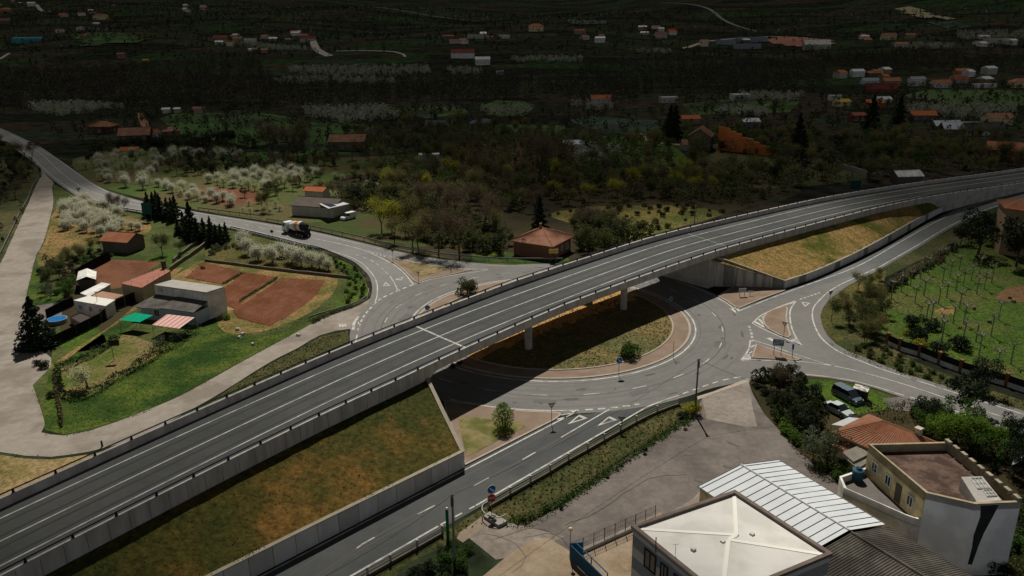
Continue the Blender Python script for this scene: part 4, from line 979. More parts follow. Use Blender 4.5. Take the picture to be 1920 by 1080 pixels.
def put(kind,spots,label,cat,group,name):
    base=label; xs_=sorted(spots,key=lambda q:q[0])
    for a in spots:
        if base and len(spots)>1:
            k=xs_.index(a); w_=len(base.split())
            if k==len(spots)-1 and w_<=15: label=base+", rightmost"
            elif k<len(ORD) and w_<=13: label=base+", "+ORD[k]
            elif w_<=13: label=base+", right part"
        px,py,s=a[:3]; plant(kind,g(px,py),s,a[3] if len(a)>3 else label,cat,group,name)
def woodmass(name,areas,n,m,label,seed,h=(5,9),faces=26,sz=1.5,av=True):
    rnd=random.Random(seed); V,F=[],[]; tot=[]
    for P in areas:
        Q=[gt(a,b) for a,b in P]; xs=[q.x for q in Q]; ys=[q.y for q in Q]; tot.append((Q,xs,ys,(max(xs)-min(xs))*(max(ys)-min(ys))))
    A=sum(t[3] for t in tot)
    for Q,xs,ys,ar in tot:
        for _ in range(int(n*ar/A)):
            x,y=rnd.uniform(min(xs),max(xs)),rnd.uniform(min(ys),max(ys))
            if not in_poly(x,y,Q) or (av and blocked(x,y)): continue
            z=terrain(x,y); H=rnd.uniform(*h); r_=H*.33
            for k in range(faces):
                t=rnd.random(); a=rnd.uniform(0,6.28); rad=r_*math.sin(math.pi*(.12+.8*t))*rnd.uniform(.6,1.05)
                rquad(V,F,Vector((x+rad*math.cos(a),y+rad*math.sin(a),z+H*(.15+.85*t))),sz,rnd,.8,.2)
    me=mkmesh(name,V,F,m); o=bpy.data.objects.new(name,me); COL.objects.link(o); o["kind"]="stuff"; o["label"]=label; o["category"]="wood"
FAR_ORCH=[([(540,130),(800,127),(810,140),(640,146),(545,138)],70),([(505,152),(600,148),(740,152),(740,160),(520,160)],36),([(830,132),(905,132),(905,142),(850,142)],10),([(955,112),(1090,110),(1095,120),(960,119)],24),([(1180,97),(1260,97),(1255,103),(1190,101)],8),([(560,210),(720,205),(750,225),(650,235),(575,225)],22),([(1040,285),(1160,290),(1180,300),(1130,310),(1060,302)],12),([(1060,195),(1150,205),(1110,213)],10),([(1340,205),(1440,210),(1440,222),(1350,218)],14),([(1380,180),(1510,182),(1480,195),(1400,190)],10),([(1700,205),(1900,205),(1910,222),(1800,225),(1700,216)],34),([(1670,85),(1790,86),(1780,94),(1690,94)],14),([(1790,62),(1940,62),(1950,76),(1800,76)],34),([(40,200),(140,198),(235,205),(100,222)],14),([(380,75),(470,82),(560,90),(600,98),(480,92)],14),([(900,210),(1000,205),(985,222),(930,222)],10)]
woodmass("far_orchard",[a for a,_ in FAR_ORCH],6500,leafmat("far_blossom",(.36,.36,.29),(.17,.20,.12),tr=.35,sc_=.15),"pale blossoming trees of the far orchards, faint white specks",84,(3.5,5.5),faces=26,sz=.8,av=False)
AVOID+=[[gt(a,b) for a,b in A] for A,_ in FAR_ORCH]
def scr(x,y,z):
    d=y*cP-(z-CH)*sP; u=y*sP+(z-CH)*cP; return 960+FPX*(cR*x+sR*u)/d,540-FPX*(-sR*x+cR*u)/d
# left orchards (individual crowns)
scatter(["blossom","blossom_pale"],[(150,318),(200,292),(330,290),(300,320),(270,355),(215,352)],54,(.8,1.25),"white blossoming tree in the orchard below the red roofed houses","fruit tree","blossoming orchard above the north road","fruit_tree",21,3.2)
scatter(["blossom","blossom_pale"],[(300,292),(450,288),(460,300),(330,305)],16,(1.0,1.25),"white blossoming fruit tree in the thin row behind the dark hedge above the north road","fruit tree","blossom row behind the hedge","fruit_tree",22,4.5)
scatter(["blossom","blossom_pale"],[(375,345),(440,330),(540,318),(600,330),(560,350),(470,362)],50,(.8,1.2),"white blossoming fruit tree in the long middle orchard","fruit tree","blossoming middle orchard","fruit_tree",23,3.3)
scatter(["blossom","blossom_pale"],[(290,350),(330,350),(380,365),(440,380),(430,388),(340,372)],22,(.75,1.1),"creamy blossoming fruit tree in the row beside the north road","fruit tree","blossom row beside the north road","fruit_tree",24,3.4)
scatter(["blossom"],[(118,395),(160,385),(215,400),(240,425),(205,445),(125,435)],34,(.85,1.25),"white blossoming fruit tree in the dense block beside the pale dirt track","fruit tree","blossom block beside the dirt track","fruit_tree",25,2.7)
put("blossom",[(262,432,.75),(246,430,.7)],"small white blossoming tree behind the stone hut","fruit tree","blossoms behind the hut","fruit_tree")
put("blossom",[(466,478,1.2),(485,487,1.3),(512,492,1.3),(530,480,1.15),(548,492,1.3),(566,498,1.25),(585,502,1.15),(600,505,1.05),(455,462,1.15),(616,508,.8)],"white blossoming tree in the row above the ploughed fields","fruit tree","blossom row above the ploughed fields","fruit_tree")
put("blossom_pale",[(492,402,.7),(506,402,.65),(470,400,.6),(524,396,.6),(455,398,.5),(620,372,.7),(655,365,.8),(710,356,.8),(690,350,.7)],"sparse pale blossoming tree on the grass beyond the north road","fruit tree","sparse blossoms beyond the north road","fruit_tree")
put("blossom_pale",[(164,728,1.25,"large greyish white blossoming tree on the hedged lawn beside the dirt track")],None,"fruit tree",None,"fruit_tree")
put("blossom_pale",[(205,588,.55,"small white flowering bush against the dark mesh fence")],None,"bush",None,"flowering_bush")
# far blossom
# cypress and conifer groups
put("cypress",[(280,405,.75),(291,408,.82),(303,410,.8),(316,412,.76),(325,416,.7),(330,404,.68),(297,402,.7)],"dark conifer in the tight clump beside the north road sign","conifer","conifer clump by the sign","conifer")
put("conifer",[(361,448,1.05),(347,440,.65),(384,450,.68),(372,455,.7),(398,458,.7),(408,462,.66),(416,458,.62),(425,452,.5),(335,440,.5)],"dark pointed conifer in the row below the north road","conifer","conifer row below the north road","conifer")
put("widecon",[(72,650,1.35,"large dark spreading conifer on the corner of the walled garden beside the track")],None,"conifer",None,"conifer")
put("conifer",[(1012,432,1.0,"single dark conifer behind the hipped red roof house"),(1255,262,1.8,"very dark tall conifer left of the brick red stepped wall"),(1265,256,1.7,"dark conifer right of its taller twin, near the stepped wall"),(1495,285,1.7,"tall dark conifer standing right of the stepped brick wall"),(1503,300,1.4,"lower dark conifer in front of the tall one by the stepped wall"),(1632,243,1.9,"dark conifer right of the red gabled house"),(1684,232,1.6,"dark conifer left of the orange roofed house")],None,"conifer",None,"conifer")
put("dark",[(1815,780,1.2,"dark leafy tree standing at the edge of the east road"),(1840,735,.85,"dark bush-like tree against the garden fence"),(1832,480,1.7,"big dark tree between the ramp road and the tall ochre house"),(1862,455,1.5,"dark tree close to the tall ochre house"),(1905,500,1.7,"big dark tree at the right edge in front of the ochre house"),(1920,450,1.3,"dark tree right behind the ochre house corner"),(1800,458,.9,"smaller dark tree at the top corner of the garden")],None,"tree",None,"tree")
# pollarded planes in the garden
pol=[(1671,560),(1689,547),(1707,536),(1725,523),(1740,513),(1757,497),(1771,493),(1787,479),(1715,568),(1732,555),(1767,530),(1781,520),(1798,507),(1836,513),(1821,526),(1859,531),(1775,558),(1806,536),(1792,545),(1831,552),(1845,543),(1759,570),(1745,603),(1737,600),(1787,606),(1807,608),(1799,578),(1830,640),(1765,620),(1806,640),(1858,630),(1895,683),(1835,665),(1867,700),(1765,640),(1872,600)]
for i,(a,b) in enumerate(pol): plant("pollard",g(a,b),1.05,"pollarded tree on the garden lawn, "+("left","middle","right")[sum(a>v for v in(1757,1800))]+" part, "+("back","second","third","front")[sum(b>v for v in(530,565,610))]+" rows","tree","pollarded trees on the garden lawn","pollard_tree")
for a,b in((1737,612),(1765,640)): pass
put("bush_dark",[(1712,612,1.3,"round dark shrub at the left of the garden lawn"),(1722,640,1.4,"dark shrub beside the yellow bush in the garden"),(1745,618,1.1,"black trunk-like clipped shrub among the garden shrubs"),(1800,655,1.3,"dark shrub against the garden fence, below the pollards"),(1760,662,1.2,"dark green shrub right of the yellow bush")],None,"shrub",None,"shrub")
put("bush_yellow",[(1725,655,.9,"yellow-green bush inside the brick pillared fence"),(1700,628,.6,"small yellowish bush beside the round dark shrub")],None,"bush",None,"bush")
scatter(["bush_dark","bush_twig"],[(1655,550),(1670,533),(1700,515),(1750,487),(1790,462),(1800,468),(1750,500),(1700,530),(1665,558)],26,(.5,.8),"dark clipped bush in the hedge line above the garden lawn","bush","hedge bushes above the garden","bush",51,1.8)
scatter(["budding","hazy","olive"],[(1610,600),(1630,560),(1650,560),(1655,600),(1650,640),(1620,640)],12,(.45,.7),"greyish shrubby tree on the bank at the road bend","tree","shrubs on the bank at the bend","shrub_tree",52,2.2)
scatter(["bush_green","bush_olive"],[(1600,655),(1640,645),(1720,688),(1800,715),(1780,722),(1700,700),(1620,672)],22,(.35,.6),"low bush on the verge below the garden fence","bush","verge bushes below the garden fence","bush",53,1.6)
# trees of the middle band, behind the overpass and the north road
put("yellowing",[(716,436,1.3,"yellow-green budding tree, tallest in the group right of the white van"),(735,436,1.1,"yellow budding tree beside the tallest one")],None,"tree",None,"tree")
put("hazy",[(775,470,1.2),(785,473,1.15),(760,440,1.1),(740,455,.9),(800,445,1.0)],"pale thin-twigged tree beside the exit road","tree","pale trees beside the exit road","tree")
put("bare",[(822,478,1.45),(862,482,1.5),(905,440,1.4),(848,430,1.4),(880,415,1.5),(930,425,1.2),(1025,330,2.2),(1010,345,2.0),(790,400,1.3),(820,395,1.4),(1040,335,1.9),(1105,440,.9),(1090,432,.8),(660,300,1.2),(540,298,2.3),(515,300,2.1),(560,300,1.9),(48,300,1.2),(60,303,1.1),(205,396,.7),(222,400,.75),(232,402,.7),(212,398,.65)],"bare brown twiggy tree among the spring scrub","tree","bare trees among the scrub","tree")
put("green",[(905,470,.55),(885,462,.6),(925,468,.5),(955,460,.55)],"rounded green tree on the verge left of the hipped roof house","tree","green trees left of the hipped roof","tree")
put("red",[(990,478,.75,"reddish leaved tree in front of the hipped roof house")],None,"tree",None,"tree")
put("yellow",[(1018,475,.6,"yellow-green tree in front of the hipped roof house")],None,"tree",None,"tree")
put("upright_bush",[(944,806,1.35,"upright bright green bush on the kerbed island beside the lower road")],None,"bush",None,"bush")
put("bush_olive",[(876,552,1.75,"rounded olive bush at the roundabout edge beyond the overpass")],None,"bush",None,"bush")
put("bush_green",[(1180,670,1.55,"dark green bush on the round island near the blue arrow sign")],None,"bush",None,"bush")
put("bush_yellow",[(1296,777,1.05,"yellow-green bush at the foot of the utility pole")],None,"bush",None,"bush")
put("bush_dark",[(1280,785,.7,"dark bush left of the yellow one by the utility pole")],None,"bush",None,"bush")
put("bush_dark",[(848,690,.45),(862,684,.45),(1105,570,.35),(1128,574,.35)],"low dark bush in the shade below the overpass","bush","bushes below the overpass","bush")
scatter(["bush_dark","bush_olive","olive","hazy","dark"],[(640,392),(720,402),(810,462),(940,478),(950,440),(850,400),(760,370),(640,365)],70,(.45,.85),"dark scrubby bush in the thicket beyond the exit road","bush","thicket beyond the exit road","shrub",61,2.6)
scatter(["bush_dark","dark","budding","bare"],[(1080,410),(1180,430),(1230,440),(1120,478),(1075,470)],34,(.45,.8),"dark bush in the thicket right of the hipped roof house","bush","thicket right of the hipped roof","shrub",62,2.2)
scatter(["bare","hazy","hazy","budding","yellowing","green","bare"],[(640,330),(900,325),(1300,330),(1420,352),(1330,375),(1100,380),(1000,400),(850,385),(700,350)],120,(.7,1.1),"brownish tree of the wide scrub band behind the overpass","tree","scrub band behind the overpass","scrub_tree",63,4.5)
scatter(["bush_dark","bush_olive","bush_twig"],[(1000,405),(1100,388),(1300,385),(1360,398),(1200,445),(1090,425)],50,(.4,.8),"low dry bush on the rough ochre meadow behind the overpass","bush","bushes on the rough meadow","bush",64,3.0)
scatter(["dark","bare","olive","bush_dark"],[(300,300),(470,300),(620,300),(640,325),(440,330),(330,335)],60,(.55,.9),"dark tree in the hedge between the blossoming orchards","tree","dark hedge between the orchards","tree",65,3.2)
scatter(["dark","olive","bush_dark"],[(130,292),(230,282),(440,262),(440,285),(300,288),(160,300)],44,(.6,1.0),"dark tree near the red roofed houses on the left","tree","dark trees by the red roofed houses","tree",66,4)
scatter(["dark","bare","olive","hazy"],[(-60,270),(0,270),(50,302),(62,320),(40,370),(0,430),(-60,500)],60,(.5,.9),"dark tree in the wood left of the dirt track","tree","wood left of the dirt track","tree",67,3.5)
scatter(["bare","hazy","green","budding","hazy"],[(640,250),(880,240),(1250,262),(1270,320),(1000,325),(700,320)],60,(.7,1.2),"dark tree between the small fields in the middle distance","tree","trees between the small fields","field_tree",68,6,whole=False)
scatter(["dark","bare","hazy","hazy","budding","green"],[(1280,255),(1500,260),(1900,270),(1920,318),(1700,335),(1450,350),(1290,330)],120,(.7,1.15),"dark tree in the wood behind the curving overpass road","tree","wood behind the curving road","wood_tree",69,5)
scatter(["bush_dark","dark","bush_twig"],[(1412,718),(1440,708),(1490,714),(1520,745),(1530,790),(1520,825),(1470,795)],26,(.38,.62),"dark tangled bush between the paved yard and the parked cars","bush","tangle beside the yard","bush",70,1.8)
put("bare",[(1462,738,.55,"spiky bare shrub at the road edge above the yard")],None,"shrub",None,"shrub")
put("bush_bright",[(1475,812,.8,"bright green bush at the edge of the paved yard"),(1490,824,.7,"second bright green bush at the yard edge, nearer the corrugated shed"),(1500,727,.5,"bright green bush beside the lawn with the cars")],None,"bush",None,"bush")
scatter(["bush_olive","bush_green","silver"],[(1490,830),(1560,840),(1620,900),(1600,910),(1530,880)],16,(.6,.9),"grey-green bush behind the white ribbed roof","bush","bushes behind the ribbed roof","bush",71,1.5)
put("bright",[(1765,835,.75),(1790,840,.8),(1815,838,.75),(1840,845,.7),(1745,828,.6),(1870,850,.65)],"bright green leafy tree behind the crenellated house","tree","green trees behind the crenellated house","tree")
scatter(["dark","bush_dark","green"],[(1690,778),(1740,790),(1900,840),(1990,870),(1990,950),(1900,900),(1800,850),(1700,800)],34,(.5,.75),"dark tree in the thicket along the east road","tree","thicket along the east road","tree",72,2.0)
scatter(["bush_green","bush_dark"],[(770,1080),(820,1040),(850,1020),(890,1040),(880,1120),(760,1130)],16,(.5,.8),"dark green bush at the foot of the near utility pole","bush","bushes at the near utility pole","bush",73,1.3)
scatter(["bush_green","bush_dark","bush_olive"],[(985,975),(1060,930),(1170,860),(1290,790),(1296,800),(1180,875),(1060,950),(992,992),(940,982)],14,(.18,.28),"low green bush in the strip between the lower road and the yard","bush","hedge strip along the yard","bush",74,1.0)
# near gardens on the left
put("budding",[(305,478,.75,"pale green spreading tree on the lawn right of the stone hut"),(340,478,.45,"smaller pale green tree beside the garden wall"),(95,540,.55,"thin olive tree beside the white gazebo"),(112,520,.6,"dark twiggy tree left of the white gazebo")],None,"tree",None,"tree")
put("hazy",[(150,488,.6),(132,492,.55),(170,480,.55),(120,505,.5),(190,470,.45)],"brownish shrub between the dirt track and the stone hut","shrub","brown shrubs by the track","shrub")
put("silver",[(85,555,.55,"silvery green shrub at the bend of the dirt track"),(300,655,.45,"grey-green tree at the corner of the striped awning"),(95,560,.4,"low silvery shrub right of the larger one")],None,"shrub",None,"shrub")
put("green",[(125,560,.6,"green tree beside the white gazebo"),(132,545,.6,"bright green tree behind the gazebo")],None,"tree",None,"tree")
put("bush_bright",[(424,598,.65,"round green bush at the right corner of the white block house")],None,"bush",None,"bush")
put("bush_dark",[(82,690,.75),(95,745,.5),(70,685,.55)],"dark twiggy bush at the garden entrance by the track","bush","bushes at the garden entrance","bush")
put("bush_silver",[(408,470,.9),(398,478,.7),(425,466,.7),(380,505,.45),(440,462,.6)],"grey-green shrub below the conifer row","shrub","shrubs below the conifers","shrub")
# far wood masses as stuff: rows of rough crowns in single meshes
woodmass("far_wood",[[(-60,125),(480,118),(500,150),(640,158),(720,170),(720,200),(560,205),(300,205),(-60,215)],[(700,150),(1100,140),(1230,170),(1200,195),(900,192),(720,200)],[(1080,125),(1300,115),(1540,120),(1560,165),(1400,178),(1180,182)],[(1500,95),(1960,110),(1960,140),(1600,135)]],5200,leafmat("far_wood_twigs",(.050,.044,.027),(.032,.031,.018),tr=.15,sc_=.05),"dark leafless wood along the river in the distance",81,(6,11),faces=60,sz=.95)
woodmass("far_wood",[[(-60,60),(600,55),(1000,70),(1950,60),(1950,92),(1000,105),(-60,118)],[(-60,5),(1950,5),(1950,60),(-60,60)]],5200,leafmat("far_wood_leaves",(.024,.034,.018),(.036,.042,.02),tr=0,sc_=.05),"scattered dark trees and hedges on the far hillside",82,(4,8),faces=22,sz=1.7)
woodmass("far_hedges",[[(250,205),(640,200),(1250,210),(1270,255),(900,240),(600,262),(300,292),(150,285),(60,250)],[(1250,180),(1950,150),(1950,270),(1500,262),(1290,258)]],1500,leafmat("hedge_dark",(.034,.042,.018),(.048,.045,.02),tr=.15,sc_=.1),"dark hedges and small trees between the far gardens",83,(3,6),faces=34,sz=1.0)

woodmass("thicket",[[(640,392),(720,402),(810,462),(940,482),(950,440),(850,400),(760,370),(640,365)],[(1080,410),(1180,430),(1230,440),(1120,482),(1075,470)]],1500,M_ol,"dense undergrowth filling the thicket beyond the exit road",85,(1.5,4.2),faces=100,sz=.40)
woodmass("thicket",[[(640,330),(900,325),(1300,330),(1420,352),(1330,385),(1100,385),(1000,400),(850,392),(700,360)],[(1280,255),(1500,260),(1900,270),(1960,318),(1700,335),(1500,352),(1380,390),(1290,330)],[(640,250),(880,240),(1250,262),(1270,325),(1000,325),(700,325)]],1700,leafmat("thicket_brown",(.115,.10,.048),(.07,.074,.03),tr=.25,sc_=.12),"dense brownish scrub of the wide band behind the overpass",86,(2,6.5),faces=80,sz=.6)
woodmass("thicket",[[(300,300),(470,300),(620,300),(640,325),(440,330),(330,335)],[(130,292),(230,282),(440,262),(440,285),(300,288),(160,300)],[(-60,270),(0,270),(50,302),(62,320),(40,370),(0,430),(-60,500)],[(300,262),(560,258),(640,262),(640,300),(420,296),(300,285)]],620,leafmat("thicket_dark",(.040,.042,.018),(.024,.028,.012),tr=.2,sc_=.12),"dark scrub between the orchards on the left",87,(2.5,6),faces=110,sz=.55)

woodmass("thicket",[[(640,330),(900,325),(1300,330),(1420,352),(1330,385),(1100,385),(1000,400),(850,392),(700,360)],[(1280,255),(1500,260),(1900,270),(1960,318),(1700,335),(1500,352),(1380,390),(1290,330)],[(640,250),(880,240),(1250,262),(1270,325),(1000,325),(700,325)]],900,leafmat("thicket_olive",(.13,.15,.04),(.075,.10,.028),tr=.3,sc_=.12),"olive budding scrub mixed into the band behind the overpass",88,(2,5),faces=80,sz=.5)
woodmass("thicket",[[(72,500),(120,478),(205,464),(212,482),(142,528),(138,556),(110,560),(72,545)],[(-60,480),(10,470),(30,430),(60,380),(66,340),(40,330),(-60,330)]],120,M_tw,"brown twiggy undergrowth beside the dirt track",89,(1,2.6),faces=110,sz=.34)
woodmass("far_wood",[[(-60,60),(600,55),(1000,70),(1950,60),(1950,92),(1000,105),(-60,118)],[(-60,5),(1950,5),(1950,60),(-60,60)]],900,leafmat("far_specks",(.36,.37,.30),(.16,.18,.12),tr=.2,sc_=.05),"pale blossoming specks on the far hillside",90,(3,5),faces=16,sz=1.1)

scatter(["olive","budding","blossom_pale","bush_olive","hazy"],[(470,345),(560,338),(700,332),(720,370),(650,385),(560,372),(490,405),(450,385)],46,(.4,.75),"small budding tree on the grass between the middle orchard and the farm building","tree","small trees by the farm building","field_tree",91,3.0)
scatter(["bush_olive","bush_twig","bush_dark","bush_green"],[(75,500),(125,478),(205,466),(212,482),(142,528),(136,556),(112,560),(72,545)],30,(.5,.9),"brownish bush in the overgrown corner between the track and the stone hut","bush","overgrown corner by the track","bush",92,1.6)
scatter(["bush_olive","bush_green"],[(610,482),(668,504),(688,538),(690,555),(650,575),(648,550),(655,522)],26,(.3,.5),"low bush on the green verge at the inner bend of the north road","bush","verge bushes at the bend","bush",93,1.5)
woodmass("far_wood",[[(-60,5),(1950,5),(1950,100),(-60,118)]],5200,leafmat("far_dots",(.010,.014,.007),(.020,.022,.011),tr=0,sc_=.05),"dark hedges and copses on the far hillside",94,(3,6),faces=16,sz=1.6)

scatter(["bush_dark","bush_green","bush_olive"],[(1885,950),(1990,930),(1990,1110),(1850,1110)],26,(.7,1.1),"dark bush in the shade behind the bluish end wall, bottom right","bush","bushes behind the end wall","bush",95,1.2)
def spill(name,lines,n,m,label,seed):
    rnd=random.Random(seed); V,F=[],[]
    for P in lines:
        L=walk(P); cs=[rnd.uniform(0,L[-1]) for _ in range(int(L[-1]/2.2))]
        for _ in range(int(n*L[-1])):
            q=at_len(P,L,rnd.choice(cs)+rnd.gauss(0,.5)); rquad(V,F,q+Vector((rnd.gauss(0,.16),rnd.gauss(0,.16),rnd.uniform(-.05,.28))),.17,rnd,.6,.2)
    o=bpy.data.objects.new(name,mkmesh(name,V,F,m)); COL.objects.link(o); tag(o,label,"weeds",kind="stuff")
top_line=lambda base,hs: [Vector((q.x,q.y,lerpx(k/(len(base)-1),[j/(len(hs)-1) for j in range(len(hs))],hs)+.08)) for k,q in enumerate(base)]
spill("wall_weeds",[offs(top_line(lw,[2.45,2.4,2.35,2.3,2.15]),-.4),offs(top_line(rbp,hs_r),-.4)],9,M_ol,"weeds growing over the tops of the retaining walls",7)
spill("kerb_weeds",[dens(gs([(80,812),(120,818),(217,793),(320,752),(453,680),(560,622),(600,600)])),dens(gs([(60,719),(80,775),(84,800)])),dens(gs([(50,560),(57,523),(67,483),(84,452),(96,410)])),dens(gs([(38,413),(17,460),(0,495)])),dens(gs([(0,850),(48,858),(100,860),(168,850)])),dens(gs([(1545,630),(1560,648),(1590,664),(1620,676),(1700,708),(1790,734),(1850,755)])),dens(gs([(905,985),(985,990),(1060,948),(1170,863),(1300,788)]))],7,M_gr,"weeds straggling along the edges of the tracks and kerbs",8)

woodmass("thicket",[[(1408,718),(1440,706),(1500,712),(1532,738),(1545,775),(1540,815),(1500,815),(1450,785)]],60,leafmat("tangle_leaf",(.045,.058,.020),(.030,.036,.014),tr=.3),"dark tangled growth between the paved yard and the parked cars",96,(1.2,3.2),faces=170,sz=.30)
scatter(["olive","hazy","bush_olive","budding"],[(1552,606),(1572,566),(1615,540),(1652,522),(1650,600),(1632,640),(1585,640)],20,(.35,.6),"grey-green shrub on the bank inside the bend of the east road","shrub","bank shrubs inside the bend","shrub",97,2.0)
# ================= buildings =================
terr=mat("terracotta_tiles",(.36,.125,.06),(.26,.085,.042),1.5,0.85,c3=(.30,.15,.085),scale2=0.4,bump=.3,bscale=8)
terr_o=mat("orange_tiles",(.42,.14,.05),(.30,.09,.035),1.5,0.85); terr_r=mat("red_tiles",(.27,.085,.055),(.20,.06,.042),1.5,0.85)
terr_w=mat("weathered_tiles",(.24,.12,.07),(.17,.085,.05),1.2,0.9,c3=(.28,.15,.09),scale2=.4)
whitew=mat("whitewash",(.72,.70,.65),(.60,.58,.53),0.8,0.85,c3=(.48,.46,.41),scale2=.5); offw=mat("offwhite_wall",(.46,.42,.35),(.38,.34,.28),0.8,0.85)
yelw=mat("yellow_render",(.76,.62,.34),(.66,.54,.29),0.7,0.85,c3=(.42,.34,.18),scale2=.6); ochw=mat("ochre_render",(.32,.22,.13),(.26,.18,.105),0.7,0.85)
bluew=mat("bluish_render",(.84,.84,.84),(.76,.765,.78),0.4,0.85,c3=(.64,.64,.645),scale2=.35,bump=.1); stonew=mat("stone_wall",(.16,.13,.10),(.11,.09,.07),2,0.9,bump=.4)
winm=mat("dark_glass",(.02,.024,.028),rough=.12,spec=.6); framew=mat("white_frame",(.6,.6,.58),rough=.6); blackm=mat("black_stain",(.025,.024,.026),(.04,.04,.045),1.5)
whroof=mat("white_membrane",(.70,.675,.62),(.66,.635,.585),0.3,0.7,c3=(.58,.56,.51),scale2=.25); metroof=mat("white_metal_sheet",(.57,.59,.595),(.50,.52,.53),0.35,0.5); seam=mat("roof_seam",(.16,.16,.165),rough=.6)
corr=mat("corrugated_fibre",(.125,.113,.092),(.085,.077,.063),0.8,0.9,c3=(.055,.05,.042),scale2=.3); brownterr=mat("brown_roof_terrace",(.135,.088,.066),(.095,.063,.048),0.9,0.9,c3=(.055,.035,.028),scale2=0.5,p2=(.46,.60))
copb=mat("brown_coping",(.17,.135,.11),(.13,.10,.085),1.2,0.8); greyband=mat("grey_band",(.24,.25,.265),rough=.8); beigeband=mat("beige_band",(.56,.53,.48),(.50,.47,.43),1,rough=.8)
def P_(pts,z): return [g(a,b,z) for a,b in pts]
def ribs(mb,a,b,c,d,sp,h=.05,w=.5,mi=0):
    """raised ribs running from edge a-b to edge d-c (quad a,b,c,d)"""
    L=max((b-a).length,(c-d).length); n=max(1,int(L/sp)); nn=(b-a).cross(d-a).normalized()
    if nn.z<0: nn=-nn
    for k in range(n+1):
        t=(k+.5)/(n+1); p=a.lerp(b,t); q=d.lerp(c,t)
        if (q-p).length<.2: continue
        s=(b-a).normalized()*sp*w*.5
        mb.add([p-s+nn*.004,p+nn*h,p+s+nn*.004,q-s+nn*.004,q+nn*h,q+s+nn*.004],[(0,3,4,1),(1,4,5,2),(0,1,2),(3,5,4)],mi)
def quadf(mb,a,b,c,d,mi=0): mb.add([a,b,c,d],[(0,1,2,3)] if (b-a).cross(c-a).z>=0 else [(3,2,1,0)],mi)
def window(t,c,u,w_,h_,nrm,parent=None,frame=framew):
    """glazed window with a proud frame, centre c, horizontal direction u"""
    u=Vector(u).normalized(); n_=Vector(nrm).normalized(); c=Vector(c); M=Matrix((u,n_,Vector((0,0,1)))).transposed()
    mb=MB()
    for sx,sz,cx,cz in((w_+.2,.1,0,h_/2+.05),(w_+.2,.12,0,-h_/2-.05),(.1,h_,-w_/2-.05,0),(.1,h_,w_/2+.05,0),(.07,h_,0,0)): mb.box(c+u*cx+Vector((0,0,cz))+n_*.03,(sx,.14,sz),rot=M)
    f=t.part(mb,"window",frame); mb=MB(); mb.box(c+n_*.0,(w_,.10,h_),rot=M)
    p=t.part(mb,"pane",winm,parent=f); return f
# --- white roofed building, bottom edge ---
t=T("workshop_building",g(1400,1040,0),"square building with a white hipped membrane roof and grey banded walls at the bottom edge","building")
A_,B_,C_=P_([(1183,985),(1378,918),(1562,1037)],8.0); D_=A_+(C_-B_)
ring=[A_,B_,C_,D_]; cen=(A_+B_+C_+D_)/4; sh=lambda P,k:[q+(cen-q).normalized()*k for q in P]
z=0.0; mb=MB(); mb2=MB()
for k,(z0,z1) in enumerate(((0,1.1),(1.1,2.4),(2.4,3.6),(3.6,4.9),(4.9,5.9),(5.9,7.1),(7.1,7.85))):
    (mb if k%2==0 else mb2).prism(sh(ring,.20 if k%2==0 else .203),z0,z1,top=False)
t.part(mb,"wall",beigeband); t.part(mb2,"wall_band",greyband)
mb=MB(); o_,i_=ring,sh(ring,.55)
for k in range(4):
    a,b_,c_,d_=o_[k],o_[(k+1)%4],i_[(k+1)%4],i_[k]
    mb.prism([a,b_,c_,d_],7.7,8.0)
t.part(mb,"parapet",copb)
ri=sh(ring,.56); ri=[Vector((q.x,q.y,7.72)) for q in ri]; m1=g(1381,1003,7.93); m2=g(1366,1012,7.93)
mb=MB(); a,b_,c_,d_=ri
for f in((a,b_,m1),(c_,d_,m2)): mb.add(list(f),[fixw(f,(0,1,2))])
for f in((b_,c_,m2,m1),(d_,a,m1,m2)):
    mb.add(list(f),[fixw(f,(0,1,2)),fixw(f,(0,2,3))])
rf=t.part(mb,"roof",whroof); mb=MB()
for p,q in((a,m1),(b_,m1),(c_,m2),(d_,m2),(m1,m2)):
    up=Vector((0,0,.035)); s_=Vector(((q-p).y,-(q-p).x,0)).normalized()*.22; dn=Vector((0,0,-.05)); mb.add([p-s_+dn,p-s_*.8+up,p+s_*.8+up,p+s_+dn,q-s_+dn,q-s_*.8+up,q+s_*.8+up,q+s_+dn],[(0,1,5,4)[::-1],(1,2,6,5)[::-1],(2,3,7,6)[::-1]])
t.part(mb,"hip_cover",mat("hip_white",(.80,.77,.69),rough=.6),parent=rf)
u=(D_-A_).normalized(); nn=Vector((-abs(u.y),-u.x if u.y<0 else u.x,0)); nn=Vector((u.y,-u.x,0)); nn=nn if nn.dot(A_-cen)>0 else -nn
wallp=lambda s,zz: Vector((A_.x,A_.y,0))+u*s+Vector((0,0,zz))-nn*.13+nn*.0
for s,w_,h_,zz in((2.6,1.3,1.7,5.9),(4.4,.7,1.9,5.7),(6.0,.6,1.9,5.7),(7.6,.9,1.9,5.7),(9.4,.9,1.9,5.7)): window(t,wallp(s,zz),u,w_,h_,nn,frame=mat("dark_frame",(.04,.045,.05)))
mb=MB(); q=wallp(3.3,7.3)+nn*.1; mb.tube([q,q+Vector((0,0,1.5))],.05,5); mb.tube([q+Vector((0,0,.1)),q+Vector((.5,0,.0))],.04,5); t.part(mb,"vent_pipe",seam)
mb=MB()
for k in range(4):
    a,b_=ring[k],ring[(k+1)%4]; mb.tube([a.lerp(b_,.02)-Vector((0,0,.12)),a.lerp(b_,.98)-Vector((0,0,.12))],.06,5)
t.part(mb,"gutter",seam)
mb=MB()
for k in range(3): q=g(1300+k*55,1030-k*14,7.85); mb.box(q,(.35,.35,.3),.7)
